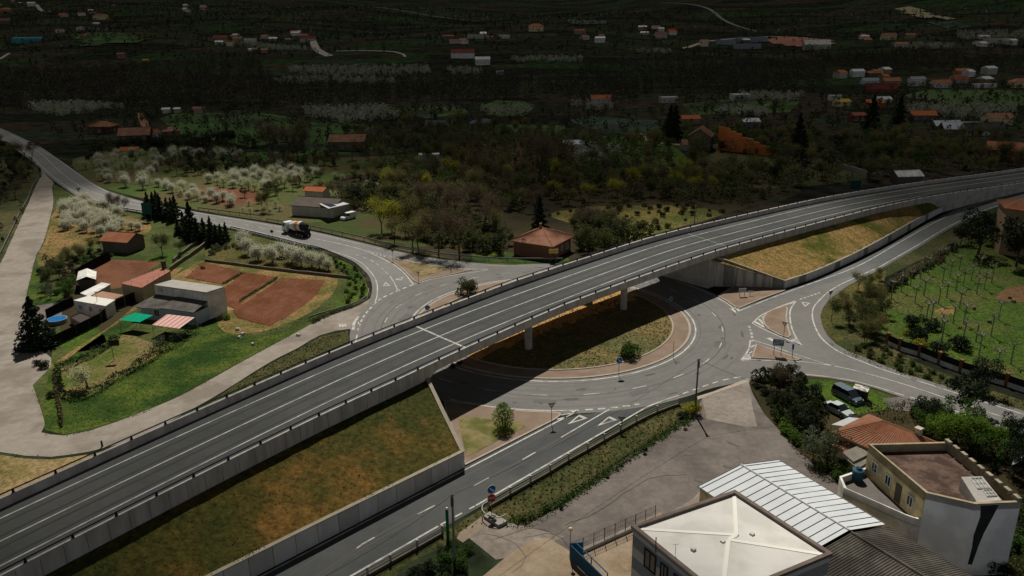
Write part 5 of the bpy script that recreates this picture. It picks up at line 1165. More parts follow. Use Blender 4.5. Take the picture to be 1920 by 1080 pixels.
t.part(mb,"roof_vent",framew)
mb=MB(); q=g(1266,1040,7.8); mb.tube([q,q+Vector((0,0,1.0))],.02,4); mb.tube([q+Vector((-.25,0,1)),q+Vector((.25,0,1.05))],.015,4); t.part(mb,"aerial",seam)
# --- ribbed white warehouse and its dark corrugated neighbour ---
t=T("warehouse",g(1480,960,0),"long low shed with a white ribbed metal gable roof behind the white hipped roof","warehouse")
E1_,R1_,E2_=g(1308,912,4.6),g(1389,871,5.8),g(1460,862,4.6); R2_=g(1592,994,5.8); E3_=g(1660,983,4.6); L2_=E1_+(R2_-R1_)*1.0
mb=MB()
quadf(mb,E1_,R1_,R2_,L2_); quadf(mb,R1_,E2_,E3_,R2_)
ribs(mb,E1_,L2_,R2_,R1_,.95,.07,.10,1); ribs(mb,E2_,E3_,R2_,R1_,.95,.07,.10,1)
mb.tube([R1_+Vector((0,0,.03)),R2_+Vector((0,0,.03))],.09,5,mi=2); mb.tube([R1_+Vector((0,0,.0)),E2_],.07,5,mi=1); mb.tube([E1_,R1_],.07,5,mi=1); mb.tube([E2_,E3_],.07,5,mi=1); mb.tube([E1_,L2_],.07,5,mi=1)
t.part(mb,"roof",[metroof,seam,framew])
inw=[E1_.lerp(E3_,.015),E2_.lerp(L2_,.015),E3_.lerp(E1_,.015),L2_.lerp(E2_,.015)]
mb=MB(); mb.prism(inw,0,4.5,top=False); fr=[inw[0],inw[1]]; mb.add([Vector((inw[0].x,inw[0].y,4.5)),Vector((inw[1].x,inw[1].y,4.5)),R1_+(R2_-R1_).normalized()*.2-Vector((0,0,.08))],[(0,1,2)]); t.part(mb,"wall",yelw)
t=T("corrugated_shed",g(1700,1040,0),"long shed with a dark weathered corrugated gable roof running off the bottom edge","shed")
dv=(R2_-R1_).normalized(); far=14.0
a0,a1=L2_+dv*.25-Vector((0,0,.12)),R2_+dv*.25-Vector((0,0,.12)); a2=E3_+dv*.25-Vector((0,0,.12)); b0,b1,b2=a0+dv*far,a1+dv*far,a2+dv*far
mb=MB(); quadf(mb,a0,a1,b1,b0); quadf(mb,a1,a2,b2,b1); ribs(mb,a0,b0,b1,a1,.26,.07,.55); ribs(mb,a2,b2,b1,a1,.26,.07,.55); mb.tube([a1+Vector((0,0,.05)),b1+Vector((0,0,.05))],.12,6)
t.part(mb,"roof",corr); mb=MB(); mb.prism([a0.lerp(b2,.02),a2.lerp(b0,.02),b2.lerp(a0,.02),b0.lerp(a2,.02)],0,4.4,top=False); t.part(mb,"wall",offw)
# --- crenellated house ---
t=T("crenellated_house",g(1780,1000,0),"flat roofed house with yellow side wall, bluish end wall, black stain and crenellated parapet","house")
Z=8.0; P1p,P2p,P3p,P4p,P5p=P_([(1629,832),(1737,924),(1829,945),(1915,941),(1776,828)],Z)
base=[P1p,P2p,P3p,P4p,P5p]; cen=sum(base,Vector())/5
mb=MB(); mb.add([Vector((q.x,q.y,zz)) for zz in(0,7.9) for q in(P1p,P2p)],[(0,1,3,2)]); mb.add([Vector((q.x,q.y,zz)) for zz in(0,7.9) for q in(P5p,P1p)],[(0,1,3,2)]); t.part(mb,"yellow_wall",yelw)
mb=MB()
for p,q in((P2p,P3p),(P3p,P4p),(P4p,P5p)): mb.add([Vector((v.x,v.y,zz)) for zz in(0,7.9) for v in(p,q)],[(0,1,3,2)])
t.part(mb,"end_wall",bluew)
ins=[q+(cen-q).normalized()*.32 for q in base]; mb=MB()
for k in range(5): mb.prism([base[k],base[(k+1)%5],ins[(k+1)%5],ins[k]],7.05 if k in(0,4,3) else 7.3,8.0)
t.part(mb,"parapet",mat("parapet_render",(.36,.30,.19),(.24,.20,.14),1.0,.9))
mb=MB(); mb.prism([q+(cen-q).normalized()*.3 for q in base],6.9,7.1); t.part(mb,"roof_terrace",brownterr)
mb=MB(); Lc=(P5p-P4p).length; dc=(P5p-P4p).normalized()
for k in range(9):
    c=P4p+dc*(.4+k*(Lc-.8)/8)+(cen-P4p).normalized()*.0; nrm=Vector((-dc.y,dc.x,0)); nrm=nrm if nrm.dot(cen-c)>0 else -nrm
    mb=MB(); mb.box((c.x+nrm.x*.16,c.y+nrm.y*.16,8.18),(.75,.38,.38),math.atan2(dc.y,dc.x)); t.part(mb,"merlon",MAT.get("merlon_render") or mat("merlon_render",(.33,.29,.20),(.2,.18,.13),1.2))
# stair head with skylights
sA,sB,sC,sD=g(1802,894,8.6),g(1842,893,8.6),g(1878,938,7.9),g(1832,942,7.9)
mb=MB(); mb.prism([sA,sB,sC,sD],[7.05]*4,[8.6,8.6,7.9,7.9]); sh_=t.part(mb,"stair_head",conc_l)
for f0,f1,w0,w1 in((.08,.50,.38,.9),(.56,.82,.55,.95)):
    L=lambda s,v: sA.lerp(sD,v).lerp(sB.lerp(sC,v),s)+Vector((0,0,.06)); mb=MB(); cs=[L(w0,f0),L(w1,f0),L(w1,f1),L(w0,f1)]
    for k in range(4): mb.tube([cs[k],cs[(k+1)%4]],.05,4)
    for s in(.33,.66): mb.tube([cs[0].lerp(cs[1],s),cs[3].lerp(cs[2],s)],.03,4)
    mb.tube([cs[0].lerp(cs[3],.5),cs[1].lerp(cs[2],.5)],.03,4)
    f=t.part(mb,"skylight",framew,parent=sh_)
    f.name="skylight"
yu=(P2p-P1p).normalized(); yn=Vector((yu.y,-yu.x,0)); yn=yn if yn.dot(P1p-cen)>0 else -yn; Ly=(P2p-P1p).length
for s,zz,w_,h_ in((.17,6.1,.8,1.0),(.42,6.0,.75,1.0),(.80,5.9,.75,1.0)): window(t,Vector((P1p.x,P1p.y,0))+yu*Ly*s+Vector((0,0,zz))+yn*.02,yu,w_,h_,yn)
mb=MB(); M=Matrix((yu,yn,Vector((0,0,1)))).transposed(); mb.box(Vector((P1p.x,P1p.y,0))+yu*Ly*.60+Vector((0,0,5.55))+yn*.02,(.85,.12,2.0),rot=M); t.part(mb,"door",mat("grey_door",(.10,.085,.075)))
# black stain on the end wall: a real patch of paint
pa=lambda a,b_,s,zz:(Vector((a.x,a.y,0)).lerp(Vector((b_.x,b_.y,0)),s)+Vector((0,0,zz)))
bn=Vector(((P4p-P3p).y,-(P4p-P3p).x,0)).normalized(); bn=bn if bn.dot(P3p-cen)>0 else -bn
st=[(.02,7.8),(.06,6.6),(.03,5.6),(-.02,4.6),(.02,3.2),(.0,1.4),(.10,1.3),(.16,3.4),(.22,4.8),(.33,6.4),(.42,7.8)]
mb=MB(); V=[pa(P3p,P4p,max(.0,s)+.10,zz)+bn*.012 for s,zz in st]; tr=tessellate_polygon([[Vector((i_[0],i_[1],0)) for i_ in st]]); mb.add(V,[tuple(x) for x in tr]); t.part(mb,"wall_stain",blackm)
# terrace in front of the yellow wall
TZ=4.4; tp=P_([(1574,893),(1626,870),(1735,963),(1720,973),(1700,966),(1582,914)],TZ+.75)
tp[1]=Vector((P1p.x,P1p.y,TZ+.75)); tp[2]=Vector((P2p.x,P2p.y,TZ+.75))
mb=MB(); mb.prism(tp,0,TZ,top=False); t.part(mb,"terrace_wall",whitew)
mb=MB(); c2=sum(tp,Vector())/6; mb.prism([q+(c2-q).normalized()*.05 for q in tp],TZ-.2,TZ); t.part(mb,"terrace_floor",mat("terrace_grey",(.14,.125,.11),(.11,.10,.09),1))
mb=MB()
for k in(0,2,3,4,5):
    a,b_=tp[k],tp[(k+1)%6]; mb.prism([a,b_,b_+(c2-b_).normalized()*.28,a+(c2-a).normalized()*.28],TZ-.1,TZ+.75)
t.part(mb,"terrace_parapet",whitew)
q=g(1607,900,TZ); tk=T("water_tank",q,"blue-green plastic water tank standing in the corner of the small terrace","tank"); mb=MB(); mb.tube([q,q+Vector((0,0,.25)),q+Vector((0,0,1.2)),q+Vector((0,0,1.4))],[.5,.58,.58,.25],14); mb.tube([q+Vector((0,0,.7)),q+Vector((0,0,.78))],.6,14); tk.part(mb,"tank_body",mat("tank_blue",(.03,.09,.12),rough=.5)); mb=MB(); mb.tube([q+Vector((0,0,1.38)),q+Vector((0,0,1.5))],.27,12); tk.part(mb,"lid",mat("tank_lid",(.02,.05,.07)))
# --- generic house with a tiled roof ---
def house(c,w_,d_,h_,rz,wall,roof,label,kind="gable",rh=None,ov_=.5,win=True,cat="house",name="house",chim=False,detail=True):
    c=Vector(c); t=T(name,c,label,cat); rh=rh or w_*.16
    X=Vector((math.cos(rz),math.sin(rz),0)); Y=Vector((-math.sin(rz),math.cos(rz),0))
    pt=lambda x,y,zz: c+X*x+Y*y+Vector((0,0,zz))
    base=[pt(-w_/2,-d_/2,0),pt(w_/2,-d_/2,0),pt(w_/2,d_/2,0),pt(-w_/2,d_/2,0)]
    mb=MB(); mb.prism(base,c.z-1.0 if c.z>0 else c.z,c.z+h_,top=kind=="flat")
    if kind=="gable":
        for s in(-1,1): mb.add([pt(s*w_/2,-d_/2,h_),pt(s*w_/2,d_/2,h_),pt(s*w_/2,0,h_+rh)],[(0,1,2) if s>0 else (2,1,0)])
    t.part(mb,"wall",wall)
    W,D=w_/2+ov_,d_/2+ov_; e=h_-rh*ov_/(d_/2)
    mb=MB()
    if kind=="gable":
        R0,R1=pt(-W,0,h_+rh),pt(W,0,h_+rh); f=[(pt(-W,-D,e),pt(W,-D,e),R1,R0),(pt(W,D,e),pt(-W,D,e),R0,R1)]
    elif kind=="hip":
        k=max(0,W-D); R0,R1=pt(-k,0,h_+rh),pt(k,0,h_+rh); f=[(pt(-W,-D,e),pt(W,-D,e),R1,R0),(pt(W,D,e),pt(-W,D,e),R0,R1),(pt(W,-D,e),pt(W,D,e),R1,R1),(pt(-W,D,e),pt(-W,-D,e),R0,R0)]
    if kind!="flat":
        th=Vector((0,0,.14))
        for a,b_,c_,d2 in f:
            mb.add([a+th,b_+th,c_+th,d2+th],[(0,1,2,3)] if c_!=d2 else [(0,1,2)]); mb.add([a,b_,a+th,b_+th],[(0,1,3,2)])
            if detail: ribs(mb,a+th,b_+th,c_+th,d2+th,.42,.06,.55)
        mb.tube([R0+th,R1+th],.12,5)
        rf=t.part(mb,"roof",roof)
        if chim:
            mb=MB(); q=pt(w_*.22,d_*.12,h_+rh*.9); mb.box(q,(.6,.6,1.4),rz); mb.box(q+Vector((0,0,.75)),(.75,.75,.12),rz); t.part(mb,"chimney",wall,parent=rf)
    else:
        mb=MB()
        for k in range(4):
            a,b_=base[k],base[(k+1)%4]; mb.prism([a,b_,b_+(c-b_).xy.to_3d().normalized()*.3,a+(c-a).xy.to_3d().normalized()*.3],c.z+h_-.01,c.z+h_+.35)
        t.part(mb,"parapet",wall); mb=MB(); mb.prism([q+(c-q).xy.to_3d().normalized()*.31 for q in base],c.z+h_,c.z+h_+.06); t.part(mb,"roof",roof)
    if win:
        n=max(1,int(w_/3.2))
        for st_ in range(max(1,int(h_/2.8))):
            for k in range(n): window(t,pt(-w_/2+w_*(k+.5)/n,-d_/2-.0,1.5+2.8*st_),X,.9,1.1,-Y)
        window(t,pt(w_/2,0,1.5),Y,.9,1.1,X)
    return t
# tiled house behind the crenellated one
cq2=g(1640,824,4.0); house((cq2.x,cq2.y,0),6.2,4.6,2.7,R(-55),offw,mat("old_tiles_front",(.25,.11,.062),(.18,.075,.043),1.5,.85,c3=(.22,.125,.08),scale2=.5),"lower front wing of the old tiled house, nearest the white canopy","hip",rh=1.2,win=False,name="house_wing",cat="house")
cq=g(1680,801,5.6); house((cq.x,cq.y,0),10.0,6.6,3.9,R(-55),offw,mat("old_tiles",(.27,.115,.065),(.20,.08,.045),1.5,.85,c3=(.24,.13,.08),scale2=.5,bump=.3,bscale=8),"old house with a brown-orange hipped tile roof behind the yellow walled house","hip",rh=1.7,chim=True)
t=T("lean_to",g(1605,880,0),"grey corrugated lean-to roofs stepping down beside the tiled house","shed")
mb=MB()
for k in range(4):
    a=g(1580+k*9,848+k*14,3.2-k*.35); b_=g(1610+k*7,835+k*14,3.5-k*.35); c_=g(1632+k*3,850+k*12,3.4-k*.35); d_=g(1600+k*8,866+k*13,3.0-k*.35); quadf(mb,a,b_,c_,d_); ribs(mb,a,b_,c_,d_,.3,.05,.5)
t.part(mb,"roof",mat("pale_corrugated",(.25,.23,.19),(.18,.165,.14),1)); mb=MB()
for k in range(4): 
    c=g(1606+k*6,852+k*13,0); mb.box((c.x,c.y,1.1),(1.8,1.8,2.2-k*.3),-.9)
t.part(mb,"wall",stonew)
# ochre tower house on the right edge
q1,q2=g(1872,476,0),g(1930,486,0); q3=q2+Vector((3,8,0)); q4=q1+Vector((3,8,0))
t=T("ochre_house",q1.lerp(q3,.5),"tall ochre house with a tiled roof cut by the right edge, beside the ramp road","house")
mb=MB(); mb.prism([q1,q2+(q2-q1)*.3,q3+(q2-q1)*.3,q4],0,10.6,top=False); t.part(mb,"wall",ochw)
cc=(q1+q2+(q2-q1)*.3+q3+(q2-q1)*.3+q4)/4; ex=[cc+(q-cc)*1.12 for q in(q1,q2+(q2-q1)*.3,q3+(q2-q1)*.3,q4)]; ex=[Vector((q.x,q.y,10.5)) for q in ex]; top=Vector((cc.x,cc.y,12.4)); mb=MB()
for k in range(4):
    a,b_=ex[k],ex[(k+1)%4]; mb.add([a,b_,top],[(0,1,2)]); ribs(mb,a,b_,top,top,.4,.07,.55); mb.add([a,b_,a-Vector((0,0,.2)),b_-Vector((0,0,.2))],[(0,1,3,2)])
t.part(mb,"roof",terr)
for k in(.25,.6): window(t,q1.lerp(q2,k)+Vector((0,-.02,7.5)),q2-q1,1.0,1.3,Vector((0,-1,0)))
# hipped house behind the overpass
t=T("hipped_house",g(1017,470,0),"single storey house with a broad reddish hipped roof behind the overpass","house")
e=[g(955,451,3.4),g(1037,463,3.4),g(1078,442,3.4)]; e.append(e[0]+e[2]-e[1]); ap1=g(1012,430,6.0); ap2=g(1022,429,6.0); mb=MB(); cc=sum(e,Vector())/4; ap=Vector((cc.x,cc.y,5.9))
for k in range(4): mb.add([e[k],e[(k+1)%4],ap],[(0,1,2)]); ribs(mb,e[k],e[(k+1)%4],ap,ap,.42,.06,.5); mb.add([e[k],e[(k+1)%4],e[k]-Vector((0,0,.2)),e[(k+1)%4]-Vector((0,0,.2))],[(0,1,3,2)])
for k in range(4): mb.tube([e[k]+Vector((0,0,.05)),ap+Vector((0,0,.05))],.12,5)
rf=t.part(mb,"roof",mat("hip_tiles",(.27,.125,.075),(.21,.095,.06),1.5,c3=(.31,.16,.10),scale2=.4)); mb=MB(); mb.box((ap.x-.4,ap.y+.6,ap.z+.3),(.6,.6,1.2)); t.part(mb,"chimney",terr_w,parent=rf)
inn=[q+(cc-q).normalized()*1.0 for q in e]; mb=MB(); mb.prism(inn,0,3.5,top=False); t.part(mb,"wall",mat("brown_render",(.20,.10,.06),(.16,.08,.05),1))
for k in(.25,.55,.8): window(t,inn[1].lerp(inn[2],k).xy.to_3d()+Vector((0,0,1.6)),inn[2]-inn[1],1.0,1.2,Vector(((inn[2]-inn[1]).y,-(inn[2]-inn[1]).x,0)))
# white block house with awnings
t=T("block_house",g(350,600,0),"white block house with a flat roof and dark lean-to beside the ploughed fields","house")
a,b_,c_=g(289,534,5.2),g(387,548,5.2),g(420.5,537.5,5.2); d_=g(331,525,5.2); d_=a+c_-b_
mb=MB(); mb.prism([a,b_,c_,d_],0,5.0,top=False); t.part(mb,"wall",whitew)
mb=MB(); mb.prism([a,b_,c_,d_],5.0,5.2); t.part(mb,"roof",mat("pale_flat_roof",(.36,.34,.30),(.30,.285,.25),.6))
wz=lambda s,zz: Vector((a.x,a.y,0)).lerp(Vector((b_.x,b_.y,0)),s)+Vector((0,0,zz))
n0=Vector(((b_-a).y,-(b_-a).x,0)).normalized(); n0=n0 if n0.y<0 else -n0
lo1,lo2=wz(.02,2.5)+n0*4.4,wz(1.0,2.5)+n0*3.6; hi1,hi2=wz(.02,3.4)+n0*.02,wz(1.0,3.4)+n0*.02; mid_h,mid_l=hi1.lerp(hi2,.42),lo1.lerp(lo2,.38)
mb=MB(); quadf(mb,lo1+Vector((-1.2,0,-.1)),mid_l,mid_h,hi1); quadf(mb,mid_l+Vector((0,0,.15)),lo2+Vector((0,0,.1)),hi2+Vector((0,0,.1)),mid_h+Vector((0,0,.15))); ribs(mb,lo1,lo2,hi2,hi1,.4,.05,.5); t.part(mb,"lean_to_roof",mat("dark_sheet_roof",(.085,.078,.07),(.06,.056,.05),.9,c3=(.13,.115,.10),scale2=.35))
i1,i2=lo1-n0*.3,lo2-n0*.3; mb=MB(); mb.prism([wz(.02,0),wz(1.0,0)-(b_-a).normalized()*.05,Vector((i2.x,i2.y,0)),Vector((i1.x,i1.y,0))],0,2.45,top=False); t.part(mb,"lean_to_wall",mat("pale_blue_wall",(.40,.47,.50),(.33,.39,.42),.8))
window(t,Vector((i1.x,i1.y,1.5)).lerp(Vector((i2.x,i2.y,1.5)),.3),(i2-i1),1.1,1.2,n0)
mb=MB(); q=wz(.12,4.4)+n0*.05; M=Matrix(((b_-a).normalized(),-n0,Vector((0,0,1)))).transposed(); mb.box(q,(1.1,.06,.7),rot=M); t.part(mb,"shutter",offw)
def awning(px,z,m,label,stripe=None):
    P=[g(x,y,z+dz) for (x,y),dz in zip(px,(-.35,.15,.15,-.35))]; t=T("awning",sum([Vector((q.x,q.y,0)) for q in P],Vector())/4,label,"awning"); mb=MB()
    if stripe:
        n=12
        for k in range(n):
            s0,s1=k/n,(k+1)/n; q0,q1_,q2_,q3_=P[0].lerp(P[3],s0),P[0].lerp(P[3],s1),P[1].lerp(P[2],s1),P[1].lerp(P[2],s0); quadf(mb,q0,q1_,q2_,q3_,k%2)
        t.part(mb,"canopy",[m,stripe])
    else: quadf(mb,*P); t.part(mb,"canopy",m)
    for q in P:
        mb=MB(); mb.tube([(q.x,q.y,0),(q.x,q.y,q.z-.02)],.04,5); t.part(mb,"post",seam)
    return t
awning([(224,600),(252,586),(287,591),(262,604)],2.4,mat("green_awning",(.0,.30,.16),(.0,.24,.13),.8),"bright green shade awning on posts in front of the white block house")
awning([(285,609),(313,589),(365,595),(336,616)],2.4,mat("pink_awning",(.50,.22,.20)),"pink and white striped shade awning in front of the white block house",mat("pink_pale",(.58,.42,.38)))
awning([(1559,796),(1592,782),(1626,786),(1606,802)],2.6,mat("white_canvas",(.55,.57,.57),(.48,.50,.50),.8),"white canvas canopy between the silver car and the tiled roof")
# terrace building with pink flat roof
t=T("pink_roof_building",g(275,540,0),"long low building with a pinkish red flat terrace roof left of the white block house","building")
pp=P_([(228,531),(300,503),(319,508),(266,539)],3.3); mb=MB(); mb.prism(pp,0,3.1,top=False); t.part(mb,"wall",mat("beige_render",(.36,.28,.18),(.30,.23,.15),.8)); mb=MB(); c5=sum(pp,Vector())/4; mb.prism([c5+(q-c5)*1.03 for q in pp],3.1,3.3); rf=t.part(mb,"roof",mat("pink_terrace",(.34,.14,.10),(.28,.115,.085),.6))
mb=MB()
for k in range(4):
    p,q=pp[k],pp[(k+1)%4]; n_=max(2,int((q-p).length/2)); 
    for j in range(n_): r_=p.lerp(q,j/n_); mb.tube([(r_.x,r_.y,3.3),(r_.x,r_.y,4.1)],.025,4)
    mb.tube([(p.x,p.y,4.1),(q.x,q.y,4.1)],.025,4)
t.part(mb,"railing",seam,parent=rf); mb=MB(); q=g(308,503,3.3); mb.box((q.x,q.y,4.0),(.7,.7,1.5)); mb.box((q.x,q.y,4.8),(.9,.9,.15)); t.part(mb,"chimney",mat("dark_brick",(.08,.04,.03)),parent=rf)
# gazebo, caravan, cabins
t=T("gazebo",g(160,536,0),"small white gable-roofed gazebo at the edge of the brown garden plot","gazebo")
w1,w2,w3,w4,w5,w6=g(143,526,2.4),g(180,524,2.4),g(181,509,2.4),g(147,509,2.4),g(162,518.5,3.1),g(163,503,3.1)
mb=MB(); quadf(mb,w1,w5,w6,w4); quadf(mb,w5,w2,w3,w6); t.part(mb,"roof",whitew); cg=(w1+w2+w3+w4)/4; mb=MB(); mb.prism([cg+(q-cg)*.86 for q in(w1,w2,w3,w4)],0,2.3,top=False); t.part(mb,"wall",mat("dark_cloth",(.09,.07,.06)))
def cabin(px,z,label,wall,roof,name="cabin",cat="cabin",win=0,over=1.06):
    P=P_(px,z); t=T(name,sum([q.xy.to_3d() for q in P],Vector())/4,label,cat); mb=MB(); mb.prism(P,0,z-.18,top=False); t.part(mb,"wall",wall); c=sum(P,Vector())/4; mb=MB(); mb.prism([c+(q-c)*over for q in P],z-.2,z,bottom=True); t.part(mb,"roof",roof)
    a,b_=P[0],P[3]
    d=(b_-a); n_=Vector((d.y,-d.x,0)).normalized(); n_=n_ if n_.y<0 else -n_
    for k in range(win): window(t,a.xy.to_3d().lerp(b_.xy.to_3d(),(k+.5)/win)+Vector((0,0,1.4)),d,.7,.8,n_)
    return t
cabin([(152,549),(190,530),(206,533),(168,555)],2.5,"white flat-roofed caravan behind the pink canopy",offw,whitew,"caravan","caravan",2)
awning([(166,556),(192,546),(232,553),(214,561)],2.5,mat("pinkish_canvas",(.42,.25,.18),(.36,.21,.15),.8),"pinkish flat canopy between the caravan and the white cabin")
cabin([(140,563),(166,555),(214,562),(197,573)],2.6,"white cabin with a bright flat roof inside the dark mesh fence",whitew,mat("bright_roof",(.62,.60,.54)),"cabin","cabin",3)
t=T("terrace_box",g(150,605,0),"low pinkish walled enclosure in front of the white cabin","enclosure"); pp=P_([(131,594),(150,585),(177,595),(152,606)],1.3); mb=MB(); mb.prism(pp,0,1.3,top=False); t.part(mb,"wall",mat("pink_wall",(.44,.30,.23),(.38,.26,.2),1)); mb=MB(); mb.prism([q+(sum(pp,Vector())/4-q)*.06 for q in pp],1.0,1.1); t.part(mb,"floor",mat("dark_floor",(.06,.05,.045)))
# pool
c=g(108,605,0); t=T("swimming_pool",c,"small round blue garden pool beside the dark spreading conifer","pool"); mb=MB(); mb.tube([c,c+Vector((0,0,.8))],1.7,20); t.part(mb,"pool_wall",mat("pool_rim",(.25,.28,.32))); mb=MB(); mb.tube([c+Vector((0,0,.7)),c+Vector((0,0,.82))],1.55,20); t.part(mb,"water",mat("pool_water",(.01,.11,.30),(.02,.16,.36),2,.15))
# stone hut
hc=g(234,468,0); house(hc,7.2,5.6,2.9,R(-16),stonew,terr,"small dark stone hut with a terracotta gable roof beside the brown plot","gable",rh=1.3,win=False,name="stone_hut",cat="hut")
# houses up the north road
house(gt(196,249),12,8,3.8,R(-8),mat("brick_brown",(.13,.07,.045),(.10,.055,.035),1),terr,"low house with a terracotta hipped roof, upper left of the two by the north road","hip",rh=2.0)
house(gt(258,276),12.5,9,6.0,R(14),mat("brown_wall",(.12,.075,.05),(.09,.055,.04),1),terr_w,"two storey stone house with a weathered tiled roof above the orchard","gable",rh=2.6,chim=True)
house(gt(246,292),7,4,2.6,R(4),stonew,terr_o,"low outbuilding with an orange lean-to roof in front of the two storey stone house","gable",rh=1.0,win=False,name="outbuilding",cat="outbuilding")
house(gt(286,262),6,5,3.4,R(60),whitew,terr_r,"small white annexe right of the two storey stone house","gable",rh=1.2)
house(gt(322,254),7,6,2.6,R(30),terr_w,mat("pink_roof",(.33,.17,.13)),"small pinkish pyramid roofed shed at the edge of the green field","hip",rh=1.6,win=False,name="shed",cat="shed")
t0=house(g(600,402,0)+Vector((0,1.5,0)),13,9,3.0,R(-18),offw,mat("grey_brown_sheets",(.13,.105,.085),(.10,.082,.068),.7),"farm building with a grey-brown roof above the concrete mixer truck","gable",rh=1.4,win=False,name="farm_building",cat="barn")
house(g(592,384,0)+Vector((0,3,0)),6,4,4.0,R(-18),offw,terr_o,"little orange roofed annexe behind the grey-brown farm roof","gable",rh=.8,win=False,name="annexe",cat="outbuilding")
t=T("carport",g(630,405,0),"open shed with solar panels on its pale roof beside the farm building","shed"); P=P_([(598,382),(616,391),(655,382),(636,377)],3.6); mb=MB(); quadf(mb,*P); t.part(mb,"roof",mat("pale_sheet",(.42,.43,.43))); mb=MB(); quadf(mb,*[q+Vector((0,0,.05)) for q in(P[0].lerp(P[2],.1),P[1].lerp(P[3],.15),P[1].lerp(P[2],.35).lerp(P[3],.2),P[0].lerp(P[3],.45))]); t.part(mb,"solar_panel",mat("solar",(.012,.018,.035),rough=.2))
for q in P: 
    mb=MB(); mb.tube([(q.x,q.y,0),(q.x,q.y,q.z-.02)],.08,5); t.part(mb,"post",seam)
# stepped brick-red wall and stone barn
t=T("stepped_gable_wall",g(1400,287,0),"tall brick-red windowless wall with a stepped top in the middle distance","wall")
w0,w1_=g(1345,281,0),g(1456,294,0); hs=[9.5,9.2,8.2,7.6,6.2,6.0,4.9,3.8,3.6,2.6]; mb=MB()
for k in range(10):
    a,b_=w0.lerp(w1_,k/10),w0.lerp(w1_,(k+1)/10); n_=Vector((.3,.4,0)); mb.prism([a,b_,b_+n_,a+n_],0,hs[k])
t.part(mb,"wall",mat("brick_red",(.78,.24,.075),(.66,.195,.06),.4,c3=(.56,.165,.055),scale2=.15))
house(gt(1326,285)+Vector((-1,8,0)),11,9,6.0,R(70),stonew,terr_w,"grey stone barn left of the stepped brick-red wall","gable",rh=3.0,win=False,name="barn",cat="barn")
